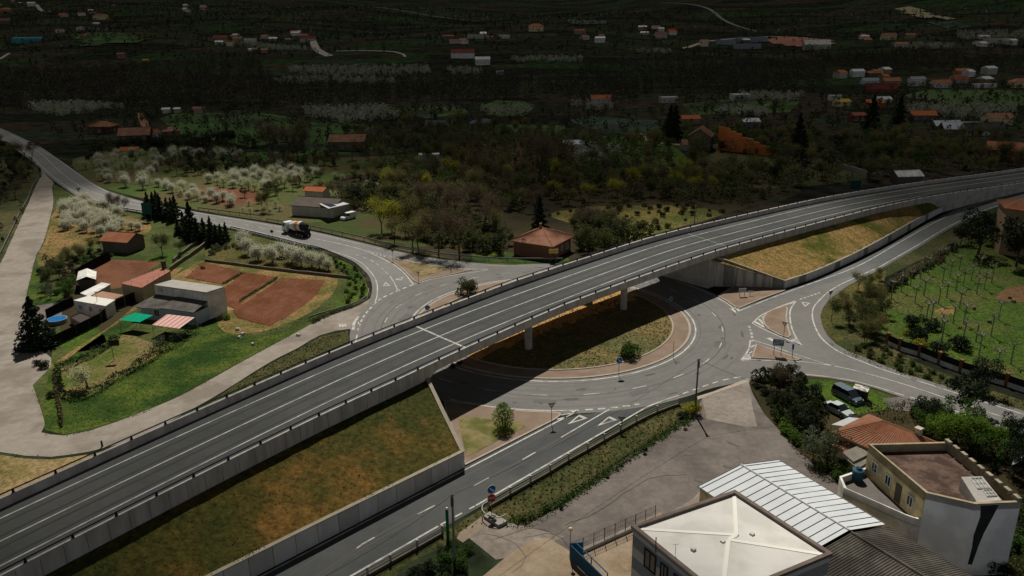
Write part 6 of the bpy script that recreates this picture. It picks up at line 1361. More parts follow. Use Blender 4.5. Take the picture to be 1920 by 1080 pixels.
# distant houses
FH=[(1605,228,7,6,3.6,.2,terr_r,terr_r,"small red gabled house with white trim in the wood on the right","gable"),
(905,121,17,9,5,.1,whitew,whitew,"white house in the far fields, just right of the long red roofed one","gable"),(868,108,34,11,5,-.05,whitew,terr_r,"long white farmhouse with a red roof in the far fields","gable"),(938,140,9,6,3.4,0,whitew,metroof,"tiny white hut beside a thin mast in the far fields","flat"),
(1005,58,26,14,6,.1,yelw,terr_o,"yellow house with an orange roof on the far hillside","hip"),(895,73,34,12,5,0,offw,terr_w,"pale terraced house on the far hillside, left of the flat white one","flat"),(945,72,20,10,4,0,whitew,metroof,"flat white modern house on the far hillside","flat"),
(1238,72,22,12,6,.2,offw,terr_r,"pale far house with a red roof, left one of the hillside pair","gable"),(1260,64,20,11,5,-.1,terr_r,terr_r,"red far house, right one of the hillside pair","hip"),
(1717,161,13,9,5.5,.1,whitew,mat("grey_roof",(.25,.25,.26)),"bright white two storey house in the village on the right","gable"),(1668,163,16,9,5,.1,ochw,terr,"tan house with a terracotta roof left of the bright white one","gable"),(1650,172,26,7,2.5,-.05,terr_r,terr_r,"long low red walled building below the tan house","gable"),(1630,158,15,9,3,0,metroof,mat("pale_green_roof",(.22,.27,.26)),"low pale green roofed shed left of the tan house","gable"),
(1762,164,17,9,3.6,.15,whitew,terr,"white bungalow with a terracotta roof right of the bright white house","gable"),(1795,156,16,8,3.2,0,offw,terr_r,"low house with a dull red roof behind the white bungalow","gable"),(1845,164,20,7,2.6,.2,whitew,metroof,"long pale flat building right of the village houses","flat"),(1912,164,17,10,4.5,0,yelw,terr,"yellow house with an orange roof at the right edge, in the village","hip"),(1802,141,14,9,4,0,ochw,terr_o,"small orange roofed house at the back of the village","gable"),
(1638,203,11,8,3.6,-.2,mat("orange_wall",(.40,.12,.03)),terr_o,"bright orange house beside the dark village conifer","gable"),(1727,226,12,8,3.2,-.1,stonew,terr_o,"house with a vivid orange roof right of the conifer pair","gable"),(1577,199,10,7,3,.2,yelw,mat("yellow_roof",(.40,.30,.05)),"small yellow hut in the village gardens","gable"),(1868,233,12,8,3.6,0,yelw,terr_w,"yellow walled cottage at the right, below the pale orchard","gable"),(1888,300,14,11,4.4,-.5,mat("red_brick",(.20,.07,.04)),terr,"red roofed house above the curving overpass at the right edge","gable"),
(1697,342,8,5,2.6,.1,stonew,whitew,"little shed with a white gabled front just beyond the overpass","gable"),(1868,82,38,14,6,0,offw,offw,"large pale building with rows of windows on the far right slope","flat"),(1127,193,15,8,3.2,-.05,offw,terr_o,"low house with a long orange roof beyond the grey-green crop field","gable"),(1253,192,13,8,3.4,.1,offw,metroof,"pale flat house right of the orange roofed one","flat"),(1293,232,9,7,3,0,ochw,terr_o,"orange roofed hut left of the tall dark conifer pair","gable"),(1387,187,14,9,3.6,.1,whitew,metroof,"ruined looking white house among pale orchard trees","flat"),
(1565,188,9,6,3,0,whitew,metroof,"small white hut behind the yellow hut","flat"),(1655,193,10,6,2.6,.1,whitew,metroof,"low white shed right of the orange house","gable"),(1798,250,16,7,2.6,-.1,stonew,metroof,"grey shed with a pale roof left of the yellow cottage","gable"),(1840,252,18,6,2.4,.05,whitew,corr,"long dark roofed shed with a white front, right of the grey shed","gable"),(1772,243,12,6,2.4,0,stonew,metroof,"pale roofed lean-to furthest left of the three right-hand sheds","gable"),
(12,24,32,18,8,0,ochw,terr_o,"orange roofed house on the far left hillside","hip"),(60,12,26,14,8,.1,whitew,whitew,"white house on the far left hillside","gable"),(9,45,34,12,6,0,stonew,terr_w,"brown barn below the orange roofed hillside house","gable"),(190,37,36,16,7,.1,yelw,terr_w,"cream house on the left hillside","hip"),(185,57,40,10,4,0,offw,metroof,"long pale shed below the cream hillside house","flat"),(120,32,22,10,5,0,offw,terr_o,"tiny orange roofed hut on the left hillside","gable"),
(229,110,12,9,5.5,0,mat("pinkish_wall",(.26,.13,.10)),terr_r,"narrow reddish house in the far left fields","gable"),(470,80,22,10,5,0,whitew,metroof,"small white house on the left slope beside blossoming trees","flat"),(415,78,26,10,5,.1,terr_w,terr_r,"brownish red roofed house on the left slope","gable"),(578,78,28,9,4,0,offw,terr_r,"pale house at the top of the white lane","gable"),(275,118,9,6,3,0,ochw,mat("ochre_roof",(.4,.25,.06)),"ochre roofed hut among the far left trees","gable"),
(655,280,15,9,4,-.05,stonew,terr_w,"long reddish tiled house half hidden by bare trees","gable"),(805,303,8,5,2.8,.1,offw,whitew,"small white shed beside the brown field","flat"),(825,246,13,8,3.4,-.1,stonew,mat("slate",(.07,.07,.075)),"dark slate roofed house in the middle fields","gable"),(905,242,12,8,3.4,.1,stonew,mat("slate_b",(.08,.08,.085)),"dark roofed house with a small pool, right of centre in the middle fields","hip"),(1075,280,8,5,2.6,0,whitew,metroof,"small white roofed shed in the scrub behind the overpass","gable"),(313,212,5,4,2.6,.1,whitew,whitew,"leftmost of three small pale huts at the top of the green field","gable"),(334,212,4,4,2.8,0,mat("pinkish",(.42,.30,.26)),whitew,"middle pinkish hut of the three at the top of the green field","gable"),(375,212,8,5,2.8,0,mat("pinkish_b",(.40,.27,.22)),terr_w,"rightmost and largest of the three huts at the top of the green field","gable"),
(1400,92,46,16,6,0,greyband,mat("dark_grey_roof",(.07,.07,.072)),"dark grey industrial hall in the far works yard, left one","flat"),(1408,79,56,16,6,.02,greyband,metroof,"long industrial hall with a pale roof in the far works yard","flat"),(1530,93,44,16,6,-.05,offw,whitew,"white roofed industrial hall at the right end of the works yard","gable"),(1360,84,34,14,6,0,greyband,mat("slate_c",(.06,.062,.065)),"smaller grey hall at the left end of the works yard","flat"),(1665,75,24,12,6,0,yelw,terr_w,"small yellow house right of the works yard","gable"),(1300,281,10,6,2.8,.1,offw,terr_w,"pale farm shed with an open front left of the stone barn","gable"),(1405,238,8,6,3,.1,mat("blue_grey_w",(.2,.22,.25)),metroof,"little grey shed behind the stepped brick-red wall","gable")]
for px,py,w_,d_,h_,rz,wl,rf_,lb,kd in FH: k_=.72 if py<120 else (.86 if py<215 else 1); house(gt(px,py),w_*k_,d_*k_,h_,rz,wl,rf_,lb,kd,win=(h_>3 and w_<30),rh=None,detail=False)
# teal greenhouse
c=gt(55,80); t=T("greenhouse",c,"teal plastic greenhouse on the far left slope","greenhouse"); mb=MB()
n=10; prof=[(-9+18*k/n,9*math.sin(math.pi*k/n)) for k in range(n+1)]; V=[c+Vector((x*1.0-0,0,zz)) for x,zz in prof]; 
V=[c+Vector((-22,y,zz-1)) for y,zz in prof]+[c+Vector((22,y,zz-1)) for y,zz in prof]; mb.add(V,[(k,n+1+k,n+2+k,k+1)[::-1] for k in range(n)]+[tuple(range(n+1))[::-1],tuple(range(n+1,2*n+2))]); t.part(mb,"cover",mat("teal_plastic",(.06,.26,.28),(.05,.20,.22),.1,.5)); mb=MB()
for k in range(7): mb.tube([c+Vector((-22+44*k/6,y,zz-.9)) for y,zz in prof],.15,4)
t.part(mb,"hoops",seam)
# works yard earth and far lanes
sheetf=lambda name,px,m: None
def lane(px,wd,m,name="far_lane"):
    P=[gt(a,b) for a,b in px]; P=cr(P,15); 
    for q in P: q.z=terrain(q.x,q.y)+.6 if terrain(q.x,q.y)>0 else .03
    mb=MB(); A=offs(P,-wd/2); B=offs(P,wd/2)
    for q in A+B: q.z=terrain(q.x,q.y)+(.6 if terrain(q.x,q.y)>.1 else .03)
    ribbon(mb,B,A); o=mb.build(name,m); o["kind"]="structure"
pl=mat("pale_lane",(.30,.27,.22),rough=.95); lane([(585,74),(592,90),(600,98),(618,106)],9,pl); lane([(262,212),(268,225),(272,236),(270,245)],4,mat("earth_lane_m",(.2,.11,.06))); lane([(0,112),(12,104),(18,101)],4,pl); lane([(1280,92),(1320,80),(1400,72),(1480,70),(1530,74),(1560,84)],6,pl); lane([(60,5),(75,18),(95,22)],9,pl)
lane([(1190,230+18),(1230,262+5),(1280,272)],4,mat("tan_lane",(.22,.16,.08))); lane([(680,14),(760,22),(900,40)],5,mat("terrace_lane",(.12,.11,.09))); lane([(1240,6),(1320,14),(1360,40),(1420,60)],6,mat("hill_lane",(.13,.125,.11))); lane([(630,97),(740,99),(760,108)],3,pl)
def fieldf(px,m,step=20):
    P=[gt(a,b) for a,b in px]; xs=[q.x for q in P]; ys=[q.y for q in P]; mb=MB(); x=min(xs)
    while x<max(xs):
        y=min(ys)
        while y<max(ys):
            if in_poly(x+step/2,y+step/2,P): mb.add([(x+i*step,y+j*step,terrain(x+i*step,y+j*step)+.9) for j in(0,1) for i in(0,1)],[(0,1,3,2)])
            y+=step
        x+=step
    if mb.v: o=mb.build("far_field",m); o["kind"]="structure"
fieldf([(1440,74),(1480,70),(1560,76),(1560,84),(1500,88),(1450,84)],mat("works_earth",(.30,.12,.08),(.22,.09,.06),.02),10); fieldf([(1675,12),(1725,18),(1745,28),(1800,38),(1730,34),(1700,26)],mat("tan_slope",(.24,.20,.12)),12); fieldf([(1735,42),(1780,40),(1830,50),(1770,54)],tealfield,14); fieldf([(130,66),(240,64),(280,80),(160,88)],greenfield,14); fieldf([(1070,38),(1135,40),(1130,48),(1070,46)],tealfield,14)

def mini(px,py,w_,d_,h_,rz,mw,mr):
    c=gt(px,py); X=Vector((math.cos(rz),math.sin(rz),0)); Y=Vector((-math.sin(rz),math.cos(rz),0)); pt=lambda x,y,z:c+X*x+Y*y+Vector((0,0,z)); mb=MB()
    mb.prism([pt(-w_/2,-d_/2,0),pt(w_/2,-d_/2,0),pt(w_/2,d_/2,0),pt(-w_/2,d_/2,0)],c.z-2,c.z+h_,top=False)
    rh=d_*.22; a,b_,c_,d2=pt(-w_/2-.4,-d_/2-.4,h_-.1),pt(w_/2+.4,-d_/2-.4,h_-.1),pt(w_/2+.4,d_/2+.4,h_-.1),pt(-w_/2-.4,d_/2+.4,h_-.1); r0,r1=pt(-w_/2,0,h_+rh),pt(w_/2,0,h_+rh)
    mb.add([a,b_,c_,d2,r0,r1],[(0,1,5,4),(2,3,4,5),(1,2,5),(3,0,4)],1)
    b0=Vector(c); mb.v=[(q[0]-b0.x,q[1]-b0.y,q[2]-b0.z) for q in mb.v]
    o=mb.build("far_house",[mw,mr]); o.location=b0; return o
rnd=random.Random(404); cl=[((20,10),26,8),((200,30),60,22),((380,15),40,14),((480,78),40,10),((570,75),40,12),((440,95),60,12),((880,72),50,10),((1240,66),40,12),((1100,75),60,12),((1370,82),60,8),((1660,78),60,10),((1860,80),50,8),((1750,150),110,16),((1500,30),0,0),((120,60),60,20),((1600,140),60,10)]
for (cx,cy),rx,ry in cl:
    for k in range(5 if rx else 0):
        px,py=cx+rnd.uniform(-rx,rx),max(4,cy+rnd.uniform(-ry,ry))
        o=mini(px,py,rnd.uniform(7,14),rnd.uniform(6,9),rnd.uniform(2.6,5.5),rnd.uniform(-.5,.5),*(lambda i_,j_:(globals().__setitem__("_lb",("white","cream","white","ochre","grey stone")[i_]+" walls and "+("dull red","orange","grey metal","white","brown tiled")[j_]+" roof"),[whitew,offw,whitew,ochw,stonew][i_],[terr_r,terr_o,metroof,whitew,terr_w][j_])[1:])(rnd.randrange(5),rnd.randrange(5))); tag(o,"tiny far house with "+_lb+", "+("far left" if px<350 else "left" if px<750 else "centre" if px<1200 else "right" if px<1650 else "far right")+(" hillside" if py<100 else " village"),"house","tiny houses scattered over the far valley")
# ================= fences, signs, poles, vehicles =================
steel=mat("galvanised_steel",(.22,.22,.21),(.16,.16,.155),3,0.5,metal=.4); dsteel=mat("dull_steel",(.10,.10,.095),rough=.6,metal=.3); signw=mat("sign_white",(.62,.62,.6),rough=.5); signr=mat("sign_red",(.30,.02,.02),rough=.5); signb=mat("sign_blue",(.01,.10,.34),rough=.5); signback=mat("sign_back",(.10,.10,.10),rough=.6); wood=mat("pole_wood",(.15,.125,.10),(.11,.09,.07),2,.9); pgreen=mat("green_sign",(.01,.07,.05),rough=.5)
def copies(mesh,name,parent,pts,rz=None):
    for k,q in enumerate(pts):
        o=bpy.data.objects.new(name,mesh); COL.objects.link(o); o.parent=parent; o.location=q
        if rz is not None: o.rotation_euler=(0,0,rz[k] if isinstance(rz,list) else rz)
def rail(path,label,h=.75,sp=4.0,name="guard_rail",m=None,cat="guard rail",beam=.30,z=0.0,th=.06,posth=None,two=False):
    path=[Vector((q.x,q.y,0)) for q in path]; t=T(name,path[0],label,cat); mb=MB(); wallribbon(mb,path,th,z+h-beam/2,z+h+beam/2)
    if two: wallribbon(mb,path,th,z+h*.45-beam/2,z+h*.45+beam/2)
    t.part(mb,"beam",m or steel); L=walk(path); n=max(2,int(L[-1]/sp)); n=min(n,60)
    mb=MB(); mb.box((0,0,(h+z)/2),(.10,.10,h+z)); me=mb.build("post",m or dsteel); msh=me.data; bpy.data.objects.remove(me)
    copies(msh,"post",t.e,[at_len(path,L,L[-1]*k/n)-path[0] for k in range(n+1)]); return t
gp=lambda px,st=2: cr(gs(px),st)
rail(gp([(372,394),(420,400),(490,409)]),"guard rail along the far side of the north road, behind the conifer row")
rail(gp([(500,416),(585,430),(677,450),(743,466),(810,479),(877,487),(947,491),(1055,492)]),"long guard rail on the outer side of the exit road, against the dark thicket",h=.9)
rail(gp([(433,430),(512,449),(567,463),(600,470),(640,486),(668,500),(686,518)]),"guard rail on the inner side of the north road above the blossom row")
rail(gp([(160,372),(200,388),(273,402)]),"guard rail on the near side of the north road above the blossom block")
rail(gp([(692,548),(688,562),(660,577),(628,587),(600,595),(580,602)]),"curved guard rail at the mouth of the service road")
rail(gp([(74,312),(78,322),(77,333)]),"short guard rail at the top corner of the dirt track")
rail(gp([(73,337),(62,352),(52,378),(38,402),(18,445),(0,482)]),"long low rail along the left side of the dirt track")
rail(gp([(1300,334),(1345,340)]),"x") if False else None
# planter railings along the lower road
def railing(pxs,label):
    path=gs(pxs); t=T("road_railing",path[0],label,"railing"); P=cr(path,1.5); mb=MB(); wallribbon(mb,[Vector((q.x,q.y,0)) for q in P],.22,0,.35); t.part(mb,"kerb_wall",mat("dark_kerb_wall",(.12,.10,.08),(.09,.075,.06),1))
    mb=MB()
    for zz in(.62,.95): wallribbon(mb,[Vector((q.x,q.y,0)) for q in P],.05,zz-.035,zz+.035)
    t.part(mb,"rail",dsteel); mb=MB(); mb.box((0,0,.55),(.16,.16,1.1)); mb.box((0,0,1.12),(.2,.2,.06)); me=mb.build("post",conc); msh=me.data; bpy.data.objects.remove(me)
    copies(msh,"post",t.e,[q-path[0] for q in path],R(45)); return t
railing([(917,953),(957,930),(995,908),(1032,887),(1066,866),(1102,846),(1133,828),(1163,811),(1193,794),(1232,775),(1273,760)],"low railing with concrete posts along the lower road, from the yard entrance to the roundabout")
railing([(650,1105),(690,1082),(733,1058),(783,1030),(830,1003)],"low railing with concrete posts beside the lower road, left of the yard entrance")
P=gp([(985,980),(1060,935),(1150,878),(1230,822),(1290,780)],1.5); t=rail(P,"thin double rail between the bushes and the verge along the yard",h=.7,sp=3,name="yard_rail",beam=.05,two=True,m=mat("brown_steel",(.07,.05,.035)))
c0=gs([(917,953),(906,960),(905,972),(918,982),(935,985),(950,978)]); mb=MB(); t=T("curved_rail",c0[0],"pale hooped rail end at the yard entrance kerb","railing"); mb.tube([q+Vector((0,0,.95)) for q in cr(c0,.5)],.06,6); t.part(mb,"rail",steel); mb=MB(); mb.prism(gs([(907,972),(918,964),(952,982),(935,990)]),0,.35); t.part(mb,"kerb_block",conc)
# yard fence and blue gate
a=g(1072,1046); b_=g(1228,975); path=[a.lerp(b_,k/8) for k in range(9)]; t=T("mesh_fence",a,"see-through wire mesh fence on a low wall behind the white roofed building","fence"); mb=MB(); wallribbon(mb,path,.25,0,.4); t.part(mb,"base_wall",conc)
mb=MB(); d=(b_-a).normalized(); Lf=(b_-a).length
for zz in(.45,1.1,1.75): mb.tube([a+Vector((0,0,zz)),b_+Vector((0,0,zz))],.02,4)
for k in range(int(Lf/.25)): q=a+d*k*.25; mb.tube([q+Vector((0,0,.42)),q+Vector((0,0,1.75))],.009,3,cap=False)
for k in range(5): mb.tube([a+Vector((0,0,.55+k*.25)),b_+Vector((0,0,.55+k*.25))],.009,3,cap=False)
t.part(mb,"wire_mesh",dsteel)
for q in path: mb=MB(); mb.tube([q,q+Vector((0,0,1.85))],.045,6); t.part(mb,"post",dsteel)
blue=mat("blue_paint",(.03,.12,.22),(.025,.09,.17),2,.5); a=g(1070,1050); b_=g(1128,1108); t=T("sliding_gate",a,"blue steel sliding gate at the yard entrance beside the globe lamp","gate"); n_=Vector((.55,.35,0)); mb=MB()
for off in(Vector(),n_):
    for zz in(.25,1.7): mb.tube([a+off+Vector((0,0,zz)),b_+off+Vector((0,0,zz))],.06,5)
    for s in(0,.5,1): q=a.lerp(b_,s)+off; mb.tube([q,q+Vector((0,0,1.75))],.06,5)
fr=t.part(mb,"gate_frame",blue); mb=MB(); wallribbon(mb,[a,b_],.04,.3,1.62); t.part(mb,"gate_panel",mat("gate_blue_panel",(.03,.075,.11)),parent=fr)
mb=MB(); wallribbon(mb,[a+n_*1.3+Vector((.5,0,0)),a+Vector((-.1,.25,0))],.05,0,1.75); t.part(mb,"end_panel",blue)
q=g(1069,1046); t=T("globe_lamp",q,"slim post lamp with a cream globe beside the blue gate","lamp"); mb=MB(); mb.tube([q,q+Vector((0,0,3.1))],.035,6); t.part(mb,"pole",dsteel); mb=MB()
for k in range(6):
    for j in range(10):
        a0,a1=-math.pi/2+math.pi*k/6,-math.pi/2+math.pi*(k+1)/6; b0,b1=6.2832*j/10,6.2832*(j+1)/10; c=q+Vector((0,0,3.32)); r_=.23
        mb.add([c+Vector((r_*math.cos(u)*math.cos(v),r_*math.cos(u)*math.sin(v),r_*math.sin(u))) for u,v in((a0,b0),(a0,b1),(a1,b1),(a1,b0))],[(0,1,2,3)])
t.part(mb,"globe",mat("cream_globe",(.62,.56,.35),rough=.4),smooth=True)
# garden fence with brick pillars
fp=gs([(1663,646),(1686,657),(1723,668),(1760,683),(1800,698),(1842,711),(1886,724),(1935,741)]); t=T("garden_fence",fp[0],"low pale garden wall with brick pillars and dark mesh between them","fence"); mb=MB(); wallribbon(mb,fp,.22,0,.75); t.part(mb,"base_wall",whitew); mb=MB(); wallribbon(mb,fp,.05,.75,1.75); t.part(mb,"dark_mesh",mat("dark_mesh",(.015,.018,.016),rough=.9))
pb=mat("pillar_brick",(.20,.10,.055),(.15,.075,.04),3)
for q in fp: mb=MB(); mb.box(q+Vector((0,0,1.0)),(.42,.42,2.0),.4); mb.box(q+Vector((0,0,2.04)),(.52,.52,.1),.4); t.part(mb,"pillar",pb)
# dark mesh fences of the left garden
def dfence(px,label,h=1.8): 
    P=gs(px); t=T("garden_fence",P[0],label,"fence"); mb=MB(); wallribbon(mb,P,.06,.05,h); t.part(mb,"screen",mat("black_screen",(.010,.011,.010),rough=.9)); 
    for q in cr(P,2.5): mb=MB(); mb.tube([q,q+Vector((0,0,h+.1))],.04,5); t.part(mb,"post",dsteel)
dfence([(103,650),(145,630),(190,607),(214,583),(265,561)],"long black screen fence along the earth lane, in front of the white cabin",2.0); dfence([(88,598),(112,585),(139,573)],"short black screen fence behind the small blue pool"); dfence([(143,524),(175,505),(208,488)],"black screen fence left of the stone hut",2.2); dfence([(103,650),(92,625),(88,598)],"black screen fence behind the dark spreading conifer",1.5)
def swall(px,label,h=1.0,m=stonew,th=.35): 
    P=cr(gs(px),2); t=T("stone_wall",P[0],label,"wall"); mb=MB(); rnd=random.Random(len(px)*9); hh=[h*rnd.uniform(.85,1.1) for _ in P]; wallribbon(mb,P,th,0,lambda i:hh[i]); t.part(mb,"masonry",m)
swall([(393,455),(372,472),(345,490),(320,508)],"low stone garden wall between the lawn and the dirt track, upper left"); swall([(370,458),(345,475),(325,492)],"shorter stone wall running beside the low garden wall",.9)
swall([(385,490),(440,497),(500,505),(560,512),(625,519),(655,522)],"dark low field wall between the blossom row and the ploughed fields",.6,stonew,.3)
swall([(1470,295),(1560,312),(1640,335)],"pale panel wall along the wood behind the curving road",1.8,offw,.2)
# hedges
def hedge(px,w_,h_,m,label,n=None,name="hedge"):
    P=cr(gs(px),1); L=walk(P); rnd=random.Random(int(L[-1]*10)); V,F=[],[]; n=n or int(L[-1]*70)
    for _ in range(n):
        q=at_len(P,L,rnd.uniform(0,L[-1])); a=rnd.uniform(0,math.pi); rr_=rnd.uniform(.75,1.1); hw=w_/2*(1+.25*math.sin(q.x*1.7+q.y)); hz=h_*(1+.18*math.sin(q.x*1.1-q.y*1.6))
        d=Vector((rnd.uniform(-1,1)*hw*rr_,rnd.uniform(-1,1)*hw*rr_,hz*math.sin(a)**.5*rr_)); rquad(V,F,q+d,.26,rnd,.7,.3)
    o=bpy.data.objects.new(name,mkmesh(name,V,F,m)); COL.objects.link(o); tag(o,label,"hedge")
hedge([(112,697),(150,680),(190,660),(222,638)],.9,1.2,M_dk,"dark hedge on the upper side of the lawn with the basketball board"); hedge([(110,700),(113,722),(122,746),(150,748),(180,738),(215,716),(250,697),(270,682)],1.0,1.2,M_dk,"long dark hedge round the lower side of the lawn with the large pale tree"); hedge([(268,690),(300,664),(335,645),(372,620)],1.4,1.8,M_dk,"tall dark hedge from the lawn up to the striped awning"); hedge([(105,690),(108,700),(112,715)],.5,1.1,M_br,"bright green hedge end at the gate of the lawn"); hedge([(103,700),(108,740),(114,775),(118,800)],.4,.9,M_tw,"thin dry brown hedge line down to the service road"); hedge([(450,566),(475,550),(500,535),(520,522)],.5,.4,M_sil,"row of low grey-green plants across the ploughed fields"); hedge([(420,533),(455,512)],.9,.25,M_ol,"narrow green strip between the first two ploughed fields"); hedge([(660,575),(620,590),(585,606),(600,600)],.8,.6,M_ol,"low scrub hedge behind the curved guard rail"); hedge([(1450,770),(1470,800),(1490,830),(1510,850)],1.8,1.5,M_gr,"green hedge bank along the right side of the paved yard")
hedge([(950,985),(1000,970),(1060,938),(1115,903),(1165,868),(1215,835),(1260,805),(1290,792)],1.3,.5,M_gr,"long low green hedge band between the lower road verge and the yard"); hedge([(1640,560),(1668,540),(1700,518),(1745,490),(1790,465)],1.4,1.1,M_tw,"brown twiggy hedge on the bank above the garden lawn"); hedge([(1600,775),(1640,782),(1690,780),(1740,782),(1790,795)],2.0,1.8,M_dk,"dark tall hedge behind the parked cars")
# ---- signs ----
def sign_tri(p,h,s,label,back=False,rz=0.0,inv=True):
    p=Vector(p); t=T("give_way_sign",p,label,"road sign"); mb=MB(); mb.tube([p,p+Vector((0,0,h+.3))],.045,6); t.part(mb,"post",steel)
    X=Vector((math.cos(rz),math.sin(rz),0)); N_=Vector((math.sin(rz),-math.cos(rz),0)); c=p+Vector((0,0,h))
    tri=lambda k:[c+X*(-s*k)+Vector((0,0,s*.55*k)),c+X*(s*k)+Vector((0,0,s*.55*k)),c+Vector((0,0,-s*1.1*k))]
    if not inv: tri=lambda k:[c+X*(-s*k)-Vector((0,0,s*.55*k)),c+X*(s*k)-Vector((0,0,s*.55*k)),c+Vector((0,0,s*1.1*k))]
    def plate(k,o0,o1,m,nm,par=None):
        mb=MB(); a=[q+N_*o0 for q in tri(k)]; b_=[q+N_*o1 for q in tri(k)]; mb.add(a+b_,[(0,1,2),(5,4,3),(0,3,4,1),(1,4,5,2),(2,5,3,0)]); return t.part(mb,nm,m,parent=par)
    pl=plate(1,.05,.08,signback if back else signr,"sign_plate")
    plate(.62,.081,.10,mat("sign_back_inner",(.3,.29,.27)) if back else signw,"sign_face",pl); return t
def sign_round(p,h,r_,m,label,rz=0.0,arrow=True,name="round_sign"):
    p=Vector(p); t=T(name,p,label,"road sign"); N_=Vector((math.sin(rz),-math.cos(rz),0)); X=Vector((math.cos(rz),math.sin(rz),0)); mb=MB(); mb.tube([p,p+Vector((0,0,h+r_*.6))],.045,6); t.part(mb,"post",steel)
    c=p+Vector((0,0,h)); mb=MB(); mb.disc(c+N_*.07,N_,r_,.03,20); pl=t.part(mb,"sign_rim",signw); mb=MB(); mb.disc(c+N_*.09,N_,r_*.9,.03,20); t.part(mb,"sign_plate",m,parent=pl)
    if arrow:
        mb=MB(); o_=c+N_*.115; mb.add([o_+X*a+Vector((0,0,b_)) for a,b_ in((-r_*.5,r_*.3),(-r_*.35,r_*.45),(r_*.25,-r_*.15),(r_*.4,.0),(r_*.5,-r_*.5),(0,-r_*.4),(r_*.12,-r_*.28))],[(0,6,2,1),(3,5,4)] if False else [(0,1,2,6)[::-1],(3,4,5)[::-1]]); t.part(mb,"arrow",signw,parent=pl)
    return t
sign_tri(g(1034,796),2.9,.50,"red and white give way sign on the kerbed island by the lower road",rz=.2); sign_tri(g(1165,809),1.9,.5,"give way sign seen from behind beside the lower road railing",back=True,rz=-.15); sign_tri(g(785,528),1.9,.42,"dark red triangular sign at the near tip of the north splitter island",rz=.1); sign_tri(g(1555,567),2.0,.5,"give way sign seen from behind at the bend of the east road",back=True,rz=.2); sign_tri(g(1469,634),2.6,.5,"give way sign on the leaf-shaped island of the east road",rz=-.6); sign_tri(g(149,366),2.0,.75,"dark give way sign beside the north road, left of the blossom block",back=True,rz=.4)
sign_round(g(1160,705),2.6,.50,signb,"round blue sign with white arrows beside the bush on the round island",rz=.1,name="roundabout_sign"); sign_round(g(802,592),1.6,.48,signb,"dark blue round sign at the left edge of the round island",rz=.2,name="roundabout_sign"); sign_round(g(1257,580),2.1,.42,mat("teal_sign",(.02,.12,.14)),"teal round sign in the shade at the right of the round island",rz=.5,arrow=False); sign_round(g(511,446),1.7,.40,mat("sign_dark",(.03,.04,.06)),"small dark round sign beside the north road, left of the mixer truck",rz=0,arrow=False); sign_round(g(737,489),2.5,.34,signback,"small grey sign on the far tip of the north splitter island",arrow=False)
t=sign_round(g(922,962),3.0,.52,signb,"post with a blue arrow disc above a red stop sign at the yard entrance",rz=.5,name="double_sign"); p=g(922,962); mb=MB(); N_=Vector((math.sin(.3),-math.cos(.3),0)); mb.disc(p+Vector((0,0,1.95))+N_*.09,N_,.48,.04,8); sp_=t.part(mb,"stop_plate",signr)
def text3(s,size,loc,rz,m,parent_t,name="lettering",ext=.01):
    cu=bpy.data.curves.new(name,'FONT'); cu.body=s; cu.size=size; cu.align_x='CENTER'; cu.align_y='CENTER'; cu.extrude=ext
    o=bpy.data.objects.new(name,cu); COL.objects.link(o); dg=bpy.context.evaluated_depsgraph_get(); me=bpy.data.meshes.new_from_object(o.evaluated_get(dg)); bpy.data.objects.remove(o)
    me.materials.clear(); me.materials.append(m); o=bpy.data.objects.new(name,me); COL.objects.link(o); o.rotation_euler=(R(90),0,rz); o.location=Vector(loc)-parent_t.b; o.parent=parent_t.e; return o
text3("STOP",.3,p+Vector((0,0,1.95))+N_*.125,.3,signw,t)
def panel(px,h,w_,hh,m,label,rz=0,legs=2,face=None,name="direction_sign",border=None):
    p=g(*px); t=T(name,p,label,"road sign"); X=Vector((math.cos(rz),math.sin(rz),0)); N_=Vector((math.sin(rz),-math.cos(rz),0)); M=Matrix((X,-N_,Vector((0,0,1)))).transposed()
    for k in range(legs):
        q=p+X*(w_*.32*(2*k-1) if legs==2 else 0); mb=MB(); mb.tube([q,q+Vector((0,0,h+hh/2))],.05,6); t.part(mb,"post",steel)
    mb=MB(); mb.box(p+Vector((0,0,h))+N_*.08,(w_,.05,hh),rot=M); pl=t.part(mb,"panel",m)
    if border: mb=MB(); mb.box(p+Vector((0,0,h))+N_*.115,(w_*.86,.03,hh*.55),rot=M); t.part(mb,"panel_face",border,parent=pl)
    return t,p+Vector((0,0,h))+N_*.14,pl
mixb=mat("mottled_blue",(.10,.16,.26),(.30,.33,.36),2.2,lo=.45,hi=.55)
panel((1457,667),2.3,1.7,1.1,mixb,"blue and white direction board on two legs on the lower east island",rz=-.25); panel((1485,672),2.0,.30,.9,signb,"narrow blue keep-right marker on the lower east island",legs=1,rz=-.6,name="marker_sign")
panel((1391,557),1.4,1.5,.8,mat("pale_board",(.42,.46,.5),(.30,.34,.38),2),"pale direction board at the foot of the abutment wall",rz=.1); panel((1406,556),1.0,1.2,.28,mat("white_board",(.5,.5,.48)),"thin white board right of the pale direction board",rz=.1,legs=1)
panel((1038,492),2.6,2.1,.95,mat("cream_board",(.60,.47,.20)),"cream and yellow board behind the exit road guard rail",rz=.05,border=mat("yellow_face",(.60,.33,.02)),name="notice_board"); panel((279,415),3.6,3.0,3.2,pgreen,"large dark green sign seen from behind beside the conifer clump",rz=-.2,name="gantry_board"); panel((1602,362),2.6,3.6,2.6,pgreen,"large teal green sign board beyond the curving overpass",rz=.2,name="gantry_board")
